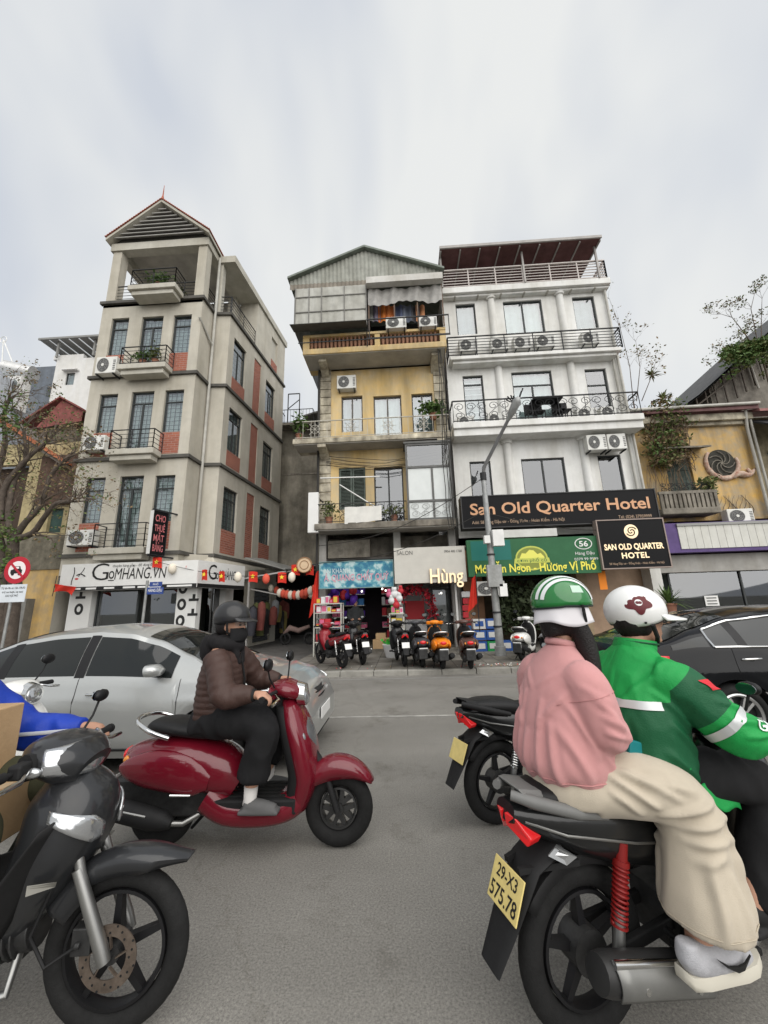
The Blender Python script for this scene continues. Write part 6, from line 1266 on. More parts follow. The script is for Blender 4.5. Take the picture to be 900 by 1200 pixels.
# ---------------------------------------------------------------- sedans
def interp(tab, x):
    if x <= tab[0][0]: return tab[0][1]
    for (a, va), (b_, vb) in zip(tab, tab[1:]):
        if x <= b_: f = (x-a)/(b_-a); f = f*f*(3-2*f)*.35+f*.65; return va+(vb-va)*f
    return tab[-1][1]
def sedan(name, label, paint, P, rim, trim=None, loc=(0,0,0), rz=0, lamp_tail=None):
    t = thing(name, label, 'car', loc, rz); x0, x1, WB, RW, HW = P['x0'], P['x1'], P['wb'], P['rw'], P['hw']
    def wf(x):
        f = 1.0
        if x > WB-.1: f -= P['nose']*((x-WB+.1)/(x1-WB+.1))**2.2
        if x < .1: f -= P['stern']*((.1-x)/(.1-x0))**2.2
        return f
    arch = lambda x, xc: math.sqrt(max(0, (RW+.055)**2-(x-xc)**2))+RW if abs(x-xc) < RW+.055 else 0
    zb = lambda x: max(interp(P['low'], x), arch(x,0), arch(x,WB))
    zt = lambda x: interp(P['top'], x); zs = lambda x: min(interp(P['belt'], x), zt(x)-.012)
    def yside(x, z):
        s_ = zs(x); w_ = HW*wf(x)
        if z < .30: k = .93+.07*(z-.15)/.15
        elif z < .62: k = 1.0
        else: k = 1-.055*((z-.62)/max(.05, s_-.62))**1.6
        crease = .012*math.exp(-((z-P['crease'])/.03)**2)
        return w_*k+crease
    def redge(x):
        s_, z_ = zs(x), zt(x); c = min(1, max(0, (z_-s_-.06)/.36)); c = c*c*(3-2*c); ys = yside(x, s_); return (ys-.05)*(1-c)+P['roofw']*c*wf(x), z_-.03-.045*c
    def green(x, q):                                             # side of the greenhouse, q 0 shoulder .. 1 roof edge
        s_ = zs(x); ys = yside(x, s_); yr, zr = redge(x); return ys-.012+(yr-ys+.012)*q+.018*sin(pi*q), s_+.008+(zr-s_-.008)*q
    def top(x, s_): yr, zr = redge(x); return yr*s_, zr+(zt(x)-zr)*(1-abs(s_)**2.6)
    xs = sorted({round(x0+(x1-x0)*i/110, 4) for i in range(111)} | {round(c+(RW+.055)*cos(a*pi/22), 4) for c in (0,WB) for a in range(23)})
    rings = []
    for x in xs:
        a, s_ = zb(x), zs(x); h = []
        for f in (0,.04,.12,.25,.38,.5,.6,.7,.8,.9,1): z = a+(s_-a)*f; h.append((yside(x,z)*(1 if f > .05 else .985), z))
        for q in (.12,.4,.7,1): h.append(green(x,q))
        for q in (.97,.9,.75,.5,.25): h.append(top(x,q))
        h = [(max(.02, y), z) for y, z in h]
        c = (0, zt(x))
        rings.append([(x,-y,z) for y, z in h]+[(x,0,c[1])]+[(x,y,z) for y, z in reversed(h)])
    b = MB(); b.loft(rings, closed=False); n = len(rings[0])
    for rg_, fl in ((rings[0],1),(rings[-1],0)): b.add(rg_, [tuple(range(n))])
    body = b.build('body', paint, t, smooth=38)
    MB().grid(lambda u_, v: (x0+.05+(x1-x0-.1)*u_, (HW-.08)*(2*v-1)*wf(x0+.05+(x1-x0-.1)*u_), .17), 20, 2).build('underbody', mattb, t)
    for xc in (0,WB):
        for s_ in (-1,1): MB().tube([(xc,s_*.36,RW),(xc,s_*(HW-.03),RW)], RW+.05, 24).build('wheel_well', room, t) if 0 else MB().loft([[(xc+(RW+.05)*cos(a), s_*y_, max(.16, RW+(RW+.05)*sin(a))) for a in [pi*i/16 for i in range(17)]] for y_ in (.4,HW-.03)], closed=False).build('wheel_well', room, t)
    def sidepanel(xa, xb, qa, qb, off, mat, nm, par=t, n_=14, m_=5, s_=-1, qfa=None):
        def f(u_, v):
            x = xa+(xb-xa)*u_; q = qa+(qb-qa)*v; y, z = green(x, q); return (x, s_*(y+off), z)
        return MB().grid(f, n_, m_).build(nm, mat, par, smooth=180, fix=True)
    gl = M('car_glass', (.010,.012,.012), .04, spec=.45)
    for s_ in (-1,1):
        for (xa, xb) in P['win']: sidepanel(xa, xb, .07, .90, .006, gl, 'side_window', s_=s_)
        if trim:
            xa, xb = P['win'][0][0], P['win'][-1][1]; lw = []
            for i in range(40): x = xa+(xb-xa)*i/39; y, z = green(x,.93); lw.append((x,s_*(y+.012),z))
            MB().tube(lw, P.get('trimr',.012), 6).build('window_trim', trim, t, smooth=60)
            lw = []
            for i in range(30): x = xa+(xb-xa)*i/29; y, z = green(x,.05); lw.append((x,s_*(y+.012),z))
            MB().tube(lw, P.get('trimr',.012)*.8, 6).build('sill_trim', trim, t, smooth=60)
            a, c = green(xa,.05), green(xa,.93); MB().tube([(xa,s_*(a[0]+.012),a[1]),(xa-.01,s_*((a[0]+c[0])/2+.014),(a[1]+c[1])/2),(xa,s_*(c[0]+.012),c[1])], .012, 6).build('window_trim', trim, t, smooth=60)
        for (xa, xb) in P.get('quarter', ()): sidepanel(xa, xb, .06, .62, .005, gl, 'quarter_panel', s_=s_)
        for x in P['pillar']: sidepanel(x-.05, x+.05, .03, .93, .008, blackp, 'pillar', n_=2, s_=s_)
        for x in P['seam']:
            y1, z1 = green(x,.05); MB().tube([(x,s_*(yside(x,z)+.0005),z) for z in [zb(x)+.06+(zs(x)-zb(x)-.06)*i/10 for i in range(11)]]+[(x,s_*(y1+.001),z1)], .004, 4).build('door_seam', mattb, t)
        MB().tube([(x,s_*(yside(x,zb(x)+.09)+.001),zb(x)+.09) for x in [RW+.12+(WB-2*RW-.24)*i/10 for i in range(11)]], .012, 4).build('sill_strip', mattb if trim is None else trim, t)
        for x in P['handle']:
            z = P['hz']; y = yside(x,z); MB().tube([(x-.10,s_*(y+.004),z-.004),(x-.08,s_*(y+.032),z),(x+.08,s_*(y+.032),z+.004),(x+.10,s_*(y+.004),z+.004)], [.010,.013,.013,.010], 8).build('door_handle', P.get('hmat', chrome), t, smooth=60); MB().ell((x,s_*(y-.005),z-.005), .05, .012, .035, 12, 6).build('handle_recess', mattb, t, smooth=180)
        xm = P['mirror']; y, z = green(xm,.12); mo = xshell(MB(), [(xm-.07,z+.06,.05,.035,s_*(y+.11)),(xm-.05,z+.07,.10,.062,s_*(y+.12)),(xm+.02,z+.07,.105,.06,s_*(y+.12)),(xm+.07,z+.055,.06,.035,s_*(y+.11))], 16, 2.6).build('wing_mirror', paint, t, smooth=60)
        MB().beam((xm,s_*(y-.02),z),(xm-.01,s_*(y+.06),z+.02),.05,.035).build('mirror_arm', mattb, mo)
        # lamps
        if P.get('head'):
            xa, xb, za, zc = P['head']
            def f(u_, v): x = xa+(xb-xa)*u_; z = za+(zc-za)*v-.05*(1-u_)*v*0; z = min(z+.05*(1-u_), zt(x)-.03); return (x, s_*(yside(x,min(z,zs(x)))*(1-.10*u_)+.006+.004), z)
            MB().grid(f, 12, 5).build('headlamp', clearlens, t, smooth=180, solid=.012)
        if lamp_tail:
            xa, xb, za, zc = lamp_tail
            def f2(u_, v): x = xa+(xb-xa)*u_; z = za+(zc-za)*v*(1-.5*u_)+.05*u_; return (x, s_*(yside(x,min(z,zs(x)))+.006), z)
            MB().grid(f2, 8, 5).build('tail_lamp', redlens, t, smooth=180, solid=.012)
        # wheels
        for xc in (0,WB):
            yc = s_*(HW-.125); w_ = MB().torus((xc,yc,RW), (0,1,0), RW-.055, .058, .10, n=44, k=12).build('wheel', rubber, t, smooth=180)
            b = MB(); yo = yc+s_*.075; r1 = RW-.105
            b.loft([[(xc+r_*cos(2*pi*i/44), yo+y_*s_, RW+r_*sin(2*pi*i/44)) for r_, y_ in ((r1,.012),(r1+.02,.0),(r1+.02,-.14),(r1-.01,-.14),(r1-.018,.0))] for i in range(44)], cyc=True)
            for k in range(10):
                a = 2*pi*k/10+(.09 if k % 2 else -.09); e = Vector((cos(a),0,sin(a))); q = Vector((-sin(a),0,cos(a))); c = Vector((xc,yo-s_*.005,RW)); b.hexa([c+e*.05-q*.014-Vector((0,s_*.03,0)),c+e*.05+q*.014-Vector((0,s_*.03,0)),c+e*.05+q*.014,c+e*.05-q*.014,c+e*(r1-.005)-q*.014-Vector((0,s_*.03,0)),c+e*(r1-.005)+q*.014-Vector((0,s_*.03,0)),c+e*(r1-.005)+q*.014,c+e*(r1-.005)-q*.014])
            b.tube([(xc,yo-s_*.03,RW),(xc,yo+s_*.004,RW)], .055, 16); b.build('rim', rim, w_, smooth=40)
            MB().tube([(xc,yc,RW),(xc,yc+s_*.01,RW)], r1, 30).build('brake_shadow', mattb, w_)
    # front and rear screens
    for (xa, xb), nm in ((P['ws'],'windscreen'),(P['rs'],'rear_screen')):
        def f(u_, v):
            x = xa+(xb-xa)*v; y, z = top(x, (2*u_-1)*.93); return (x, y, z+.007)
        MB().grid(f, 16, 10).build(nm, gl, t, smooth=180)
    # grille, lower intake, plates
    if P.get('grille'):
        for (za, zc, wd, nm) in P['grille']:
            b = MB(); nb = max(2, int((zc-za)/.045))
            for k in range(nb):
                z = za+(zc-za)*k/nb; xx = P['gx'](z); b.tube([(xx-.06*(abs(y_)/wd)**2*1.2+.012, y_, z) for y_ in [wd*(j/6-1) for j in range(13)]], .010, 6)
            b.build(nm, blackp, t)
            MB().grid(lambda u_, v: (P['gx'](za+(zc-za)*v)-.072*abs(2*u_-1)**2+.006, wd*(2*u_-1), za+(zc-za)*v), 12, 3).build(nm+'_recess', room, t)
    if P.get('fplate'): x, z = P['fplate']; MB().box(x,x+.012,-.24,.24,z-.06,z+.06).build('number_plate', plate_w, t, bevel=.003)
    x, z = P['rplate']; MB().box(x-.012,x,-.24,.24,z-.06,z+.06).build('number_plate', plate_w, t, bevel=.003)
    return t
silver = M('silver_paint', (.46,.47,.46), .32, metal=.55, coat=.8, var=.04)
blackcar = M('black_paint', (.005,.0055,.007), .12, spec=.22)
PV = dict(x0=-.95,x1=3.47,wb=2.55,rw=.31,hw=.85,nose=.20,stern=.10,roofw=.58,crease=.72,
  low=[(-.95,.30),(-.5,.20),(0,.19),(2.6,.19),(3.2,.20),(3.47,.26)],
  top=[(-.95,.86),(-.90,1.02),(-.55,1.07),(-.38,1.09),(0,1.27),(.38,1.40),(.8,1.46),(1.2,1.478),(1.55,1.45),(1.85,1.36),(2.2,1.19),(2.52,1.02),(2.62,.995),(2.9,.94),(3.2,.86),(3.36,.76),(3.44,.62),(3.47,.50)],
  belt=[(-.95,.90),(0,.94),(1.2,.93),(2.4,.90),(2.9,.86),(3.2,.78),(3.47,.48)],
  win=[(-.02,.33),(.42,1.13),(1.25,2.12)], pillar=[.375,1.19], seam=[.16,1.20,2.22], handle=[.42,1.42], hz=.80, mirror=2.0, ws=(1.72,2.50), rs=(-.36,.40),
  head=(2.98,3.38,.62,.76), gx=lambda z: 3.445-.25*max(0,z-.55), grille=[(.60,.70,.42,'grille'),(.28,.48,.50,'lower_grille')], fplate=(3.48,.44), rplate=(-.965,.80), hmat=chrome)
sedan('silver_sedan', 'silver four door sedan driving right on the near lane behind the scooter rider', silver, PV, M('alloy_rim',(.45,.45,.45),.35,metal=.8), None, (-4.76,5.02,0), R(0)).scale = (1.08,1,1)
PK = dict(x0=-1.02,x1=3.75,wb=2.80,rw=.33,hw=.93,nose=.2,stern=.12,roofw=.60,crease=.80,trimr=.017,
  low=[(-1.02,.34),(-.6,.22),(0,.2),(2.8,.2),(3.75,.28)],
  top=[(-1.02,.90),(-.98,1.05),(-.75,1.10),(-.6,1.13),(-.2,1.28),(.25,1.41),(.8,1.465),(1.3,1.47),(1.7,1.43),(2.1,1.30),(2.7,1.04),(2.85,1.0),(3.2,.93),(3.5,.84),(3.7,.65),(3.75,.5)],
  belt=[(-1.02,.95),(-.3,1.03),(1.2,1.0),(2.6,.94),(3.2,.85),(3.5,.76),(3.75,.48)],
  win=[(-.12,.16),(.24,1.02),(1.14,2.2)], quarter=[(-.56,-.16)], pillar=[.20,1.08], seam=[.05,1.10,2.3], handle=[.22,1.35], hz=.92, mirror=2.12, ws=(1.80,2.66), rs=(-.58,.26), rplate=(-1.03,.78), hmat=chrome)
sedan('black_sedan', 'glossy black sedan with chrome window trim driving right at the right edge', blackcar, PK, M('alloy_silver',(.5,.5,.5),.3,metal=.85), chrome, (3.55,5.62,0), R(0), lamp_tail=(-1.0,-.62,.84,.98))
# ---------------------------------------------------------------- moving two-wheelers
blk_body = M('black_bike_paint', (.010,.0105,.011), .28, coat=.5, var=.15); grey_body = M('charcoal_bike_paint', (.022,.023,.025), .32, coat=.45, var=.15, vscale=6); redp = M('wine_red_paint', (.135,.006,.015), .25, coat=.7)
dspring = M('spring_red', (.20,.010,.009), .45, coat=.2)
cosr = lambda o, a, x, y: (o[0]+x*cos(a)-y*sin(a), o[1]+x*sin(a)+y*cos(a))
LB_A = R(5); _h = atZ(138,1107,.285); LB = (_h.x-1.22*cos(LB_A), _h.y-1.22*sin(LB_A))
bikeL = underbone('charcoal motorbike cut off by the left edge, front wheel and headlamp nearest the camera', grey_body, mirrors=(1,), low=False, disc=True); put(bikeL, (*LB,0), LB_A)
RB_A = R(20); _h = atZ(682,1106,.285); RBP = (_h.x, _h.y)
bikeR = underbone('black motorbike with yellow plate 29-X3 575.78 carrying a green jacketed driver and a passenger', blk_body, plate=plate_y, ptext=('29-X3','575.78'), shock=dspring, grey=M('rail_grey',(.16,.16,.155),.45,var=.2)); put(bikeR, (*RBP,0), RB_A)
MB_A = R(24); _h = atZ(582,914,.285)
bikeM = underbone('black motorbike with small yellow plate half hidden behind the pink passenger', blk_body, plate=plate_y, tail=redlens); put(bikeM, (_h.x,_h.y,0), MB_A)
SC = (-1.79,3.12); scoot = scooter('wine red scooter ridden by a person in a brown puffer jacket', redp); put(scoot, (*SC,0), 0)
whitep = M('white_paint_scooter', (.70,.70,.67), .3, coat=.6)
_q = atY(30,800,3.4); scw = scooter('white scooter at the left edge with only its headlamp and front shield in frame', whitep); put(scw, (_q.x-.86,3.4,0), R(-4))
# ================================================================ people
def fuse(name, prims, mat, parent=None, vox=.014, it=4, disp=None, bake=None):
    """prims: list of MB; voxel-fused into one continuous surface, smoothed, then displaced along its normals"""
    b = MB()
    for p in prims: b.add(p.v, p.f)
    o = b.build(name, mat); md = o.modifiers.new('r', 'REMESH'); md.mode = 'VOXEL'; md.voxel_size = vox
    dg = bpy.context.evaluated_depsgraph_get(); me = bpy.data.meshes.new_from_object(o.evaluated_get(dg)); old = o.data; o.modifiers.clear(); o.data = me; bpy.data.meshes.remove(old)
    me.materials.clear(); me.materials.append(mat)
    bm = bmesh.new(); bm.from_mesh(me)
    for _ in range(it): bmesh.ops.smooth_vert(bm, verts=bm.verts, factor=.5, use_axis_x=True, use_axis_y=True, use_axis_z=True)
    if disp:
        bm.normal_update()
        mv = [(v, v.normal*disp(v.co, v.normal)) for v in bm.verts]
        for v, d in mv: v.co += d
        bmesh.ops.smooth_vert(bm, verts=bm.verts, factor=.3, use_axis_x=True, use_axis_y=True, use_axis_z=True)
    bm.to_mesh(me); bm.free(); me.polygons.foreach_set('use_smooth', [True]*len(me.polygons))
    if parent is not None: o.parent = parent
    return o
def limb(pts, rs, n=12, m=5):
    """tapered limb through the joints"""
    q = smooth_st([(*p, r) for p, r in zip(pts, rs)], m); return MB().tube([s_[:3] for s_ in q], [s_[3] for s_ in q], n)
def trunk(st, n=20, p=2.3, m=5):
    """st = (x, y, z, half depth (x), half width (y)) stacked rings"""
    q = smooth_st(st, m); return MB().loft([ring((s_[0],s_[1],s_[2]), (0,1,0), (1,0,0), s_[4], s_[3], n, p) for s_ in q])
def ball(c, rx, ry, rz): return MB().ell(c, rx, ry, rz, 14, 10)
def folds(amp, fx, fy, fz, seed=0, ridge=True):
    def f(co, n):
        v = Vector((co.x*fx, co.y*fy, co.z*fz))+Vector((seed, seed*1.7, seed*.3)); w_ = v+Vector((noise.noise(v*.6), noise.noise(v*.6+Vector((5,5,5))), 0))*.8
        a = noise.noise(w_); return amp*((1-abs(a)*2.4) if ridge else a)
    return f
skin = M('skin', (.45,.25,.17), .5, var=.12, vscale=12); hairm = M('black_hair', (.012,.010,.010), .45, bump=.3, bscale=150)
def head(c, f, s=1.0):
    """head facing direction f (xy unit); returns primitives"""
    f = Vector((f[0],f[1],0)).normalized(); l = Vector((-f.y,f.x,0)); c = Vector(c); P = lambda a, b_, z: c+f*a*s+l*b_*s+Vector((0,0,z*s)); out = []
    def el(p, rf, rl, rz):
        e = MB().ell((0,0,0), 1, 1, 1, 14, 10); e.v = [tuple(p+f*v[0]*rf*s+l*v[1]*rl*s+Vector((0,0,v[2]*rz*s))) for v in e.v]; out.append(e)
    el(P(-.01,0,.03), .098, .077, .095); el(P(.025,0,-.045), .072, .062, .075)                 # skull, jaw
    el(P(.098,0,-.015), .018, .014, .026); el(P(.088,0,-.068), .014, .026, .010); el(P(.078,0,-.10), .018, .022, .016)   # nose, lips, chin
    for s_ in (-1,1): el(P(-.005,.078*s_,-.01), .022, .010, .032); el(P(.075,.034*s_,.022), .016, .022, .010)         # ears, brows
    return out
def eyes(parent, c, f, s=1.0):
    f = Vector((f[0],f[1],0)).normalized(); l = Vector((-f.y,f.x,0)); c = Vector(c)
    for s_ in (-1,1):
        p = c+f*.086*s+l*.032*s_*s+Vector((0,0,.004*s)); MB().ell(p, .011, .011, .008, 8, 6).build('eye', M('eye_dark',(.03,.02,.018),.2), parent, smooth=180)
def hand(wrist, d, palm_n, curl=1.1, side=1, size=1.0):
    """palm and five fingers; d = pointing direction, palm_n = palm normal, fingers curl toward the palm normal"""
    d = Vector(d).normalized(); pn = Vector(palm_n); pn = (pn-d*pn.dot(d)).normalized(); lat = d.cross(pn)*side; w = Vector(wrist); out = []
    out.append(limb([w, w+d*.035*size, w+d*.085*size], [.026*size,.032*size,.030*size], 10, 3))
    for k, (off, ln) in enumerate(((-.026,.060),(-.009,.070),(.009,.066),(.026,.052))):
        p = w+d*.085*size+lat*off*size*1.05; pts = [p-d*.03*size]; a = 0; c = p
        for j, f in enumerate((.42,.33,.25)):
            a += curl*(.55 if j == 0 else 1.0)*.75; c = c+(d*cos(a)+pn*sin(a))*ln*f*1.25*size; pts.append(c)
        out.append(limb([pts[0], p, *pts[1:]], [.009*size,.0095*size,.009*size,.008*size,.0065*size], 8, 2))
    p = w+d*.03*size-lat*.028*size; out.append(limb([p, p-lat*.022*size+d*.025*size+pn*.012*size, p-lat*.016*size+d*.05*size+pn*.034*size], [.012*size,.011*size,.008*size], 8, 3))
    return out
def helmet(parent, c, f, mat, r=(.142,.118,.122), cut=-.25, visor=0, vmat=None, tilt=0, ear=0, name='helmet', rimm=None):
    """open-face shell: an ellipsoid cap with a rolled rim, ear drop and short peak"""
    f = Vector((f[0],f[1],0)).normalized(); l = Vector((-f.y,f.x,0)); c = Vector(c); ct, stn = cos(tilt), sin(tilt)
    P = lambda a, b_, z: tuple(c+f*(a*ct+z*stn)+l*b_+Vector((0,0,z*ct-a*stn)))
    n, k = 36, 14
    def lim(j): an = 2*pi*j/n; return cut-ear*max(0, -cos(an)*.35+abs(sin(an))**2*.65)-(.10 if cos(an) < -.3 else 0)*(-cos(an))
    rings = []
    for i in range(k+1):
        rg_ = []
        for j in range(n):
            an = 2*pi*j/n; t0 = lim(j); th = pi/2-(pi/2-math.asin(max(-.97,t0)))*i/k; rg_.append(P(r[0]*cos(th)*cos(an), r[1]*cos(th)*sin(an), r[2]*sin(th)))
        rings.append(rg_)
    b = MB(); b.loft(rings, cap=False); o = b.build(name, mat, parent, smooth=180, solid=.012)
    MB().tube(rings[-1]+[rings[-1][0]], .007, 6).build('helmet_rim', rimm or mattb, o, smooth=180)
    if visor:
        def vf(u_, v):
            an = (u_-.5)*2.0; t0 = math.asin(max(-.97, cut+.16)); a0 = r[0]*cos(t0)*cos(an); b0 = r[1]*cos(t0)*sin(an); return P(a0+visor*v*cos(an*.55)*(1-abs(u_-.5)**3*5), b0*(1+.02*v), r[2]*sin(t0)-.022*v-.012*abs(u_-.5)*v)
        MB().grid(vf, 18, 6).build('peak', vmat or mat, o, smooth=180, solid=.008)
    return o, P
def pleats(segs):
    """folds lying along given lines; segs = (p, q, width, height) in a 2-D view of the garment"""
    def f(a, b_):
        s_ = 0
        for (p, q, w_, h) in segs:
            dx, dy = q[0]-p[0], q[1]-p[1]; t = ((a-p[0])*dx+(b_-p[1])*dy)/(dx*dx+dy*dy); tc = max(0, min(1, t)); d = math.hypot(a-p[0]-dx*tc, b_-p[1]-dy*tc)/w_
            if d < 3: s_ += h*(1-1.6*d*d)*math.exp(-d*d)*(1-.55*abs(2*tc-1)**3)
        return s_
    return f
leg_pl = pleats([((.06,.93),(.20,.83),.016,.013),((.10,.95),(.27,.86),.018,.012),((.05,.88),(.16,.80),.016,.010),((.17,.92),(.34,.88),.02,.009),((.22,.80),(.40,.84),.018,.013),((.25,.76),(.45,.79),.018,.013),((.27,.72),(.44,.72),.02,.011),((.28,.66),(.38,.69),.02,.009),((.44,.80),(.45,.62),.02,.010),((.31,.66),(.27,.47),.022,.012),((.38,.62),(.37,.47),.024,.011),((.44,.66),(.46,.47),.022,.012)])
back_pl = pleats([((-.10,1.10),(-.13,.89),.022,.013),((-.05,1.18),(-.06,.89),.02,.011),((.01,1.05),(.02,.88),.022,.013),((.06,1.20),(.08,.90),.02,.011),((.12,1.12),(.15,.89),.022,.013),((-.14,1.22),(-.05,1.10),.02,.009),((.14,1.22),(.06,1.08),.02,.009),((-.10,1.30),(-.02,1.24),.018,.005),((.10,1.30),(.02,1.23),.018,.005)])
side_pl = pleats([((-.06,1.20),(.02,1.00),.02,.012),((.0,1.22),(.10,1.12),.018,.010),((.02,1.16),(.14,1.08),.018,.012),((.03,1.10),(.15,1.06),.016,.011),((-.10,1.10),(-.02,.92),.022,.012),((.04,1.02),(.12,.92),.02,.010),((-.04,1.27),(.06,1.20),.02,.007)])
rain_pl = pleats([((-.16,1.25),(-.05,1.10),.02,.010),((.15,1.25),(.04,1.08),.02,.010),((-.10,1.10),(-.12,.86),.022,.010),((.0,1.05),(.02,.86),.022,.010),((.1,1.1),(.13,.86),.022,.010)])
sleeve_pl = pleats([((.50,1.24),(.60,1.20),.014,.009),((.53,1.18),(.64,1.15),.014,.010),((.55,1.12),(.68,1.10),.014,.011),((.58,1.06),(.70,1.06),.014,.011),((.66,1.0),(.70,1.10),.014,.010),((.72,.99),(.75,1.08),.012,.008),((.38,1.20),(.50,1.05),.02,.011),((.40,1.08),(.54,.95),.02,.011),((.36,.98),(.50,.86),.02,.010)])
def crease(mt, scale=(7,7,4), strength=.45, dist=.018):
    """soft creases over the fine weave"""
    t = mt.node_tree; nn = t.nodes; lk = t.links; b = nn['Principled BSDF']
    if 'crease' in nn: return mt
    c = nn.new('ShaderNodeTexCoord'); mp_ = nn.new('ShaderNodeMapping'); mp_.inputs['Scale'].default_value = scale; lk.new(c.outputs['Object'], mp_.inputs[0])
    n = nn.new('ShaderNodeTexNoise'); n.name = 'crease'; n.inputs['Scale'].default_value = 1.0; n.inputs['Detail'].default_value = 1; n.inputs['Roughness'].default_value = .4; n.inputs['Distortion'].default_value = .7; lk.new(mp_.outputs[0], n.inputs['Vector'])
    s1 = nn.new('ShaderNodeMath'); s1.operation = 'SUBTRACT'; s1.inputs[1].default_value = .5; lk.new(n.outputs[0], s1.inputs[0]); s2 = nn.new('ShaderNodeMath'); s2.operation = 'ABSOLUTE'; lk.new(s1.outputs[0], s2.inputs[0])
    r_ = nn.new('ShaderNodeMapRange'); r_.inputs[1].default_value = 0; r_.inputs[2].default_value = .22; r_.inputs[3].default_value = 0; r_.inputs[4].default_value = 1; r_.interpolation_type = 'SMOOTHSTEP'; lk.new(s2.outputs[0], r_.inputs[0])
    bp = nn.new('ShaderNodeBump'); bp.inputs['Strength'].default_value = strength; bp.inputs['Distance'].default_value = dist; lk.new(r_.outputs[0], bp.inputs['Height'])
    if b.inputs['Normal'].links: lk.new(b.inputs['Normal'].links[0].from_socket, bp.inputs['Normal'])
    lk.new(bp.outputs[0], b.inputs['Normal']); return mt
def cloth_mat(name, col, var=.1, bump=.25, bscale=350, rough=.9, sheen=.0): return M(name, col, rough, var=var, vscale=6, bump=bump, bscale=bscale, sheen=(.15 if max(col) > .2 else 0), spec=.25) if name in MATS else crease(M(name, col, rough, var=var, vscale=6, bump=bump, bscale=bscale, sheen=(.15 if max(col) > .2 else 0), spec=.25), (6,6,1.8) if 'pink' in name else (7,7,3), .14 if 'puffer' not in name else .04, .014)
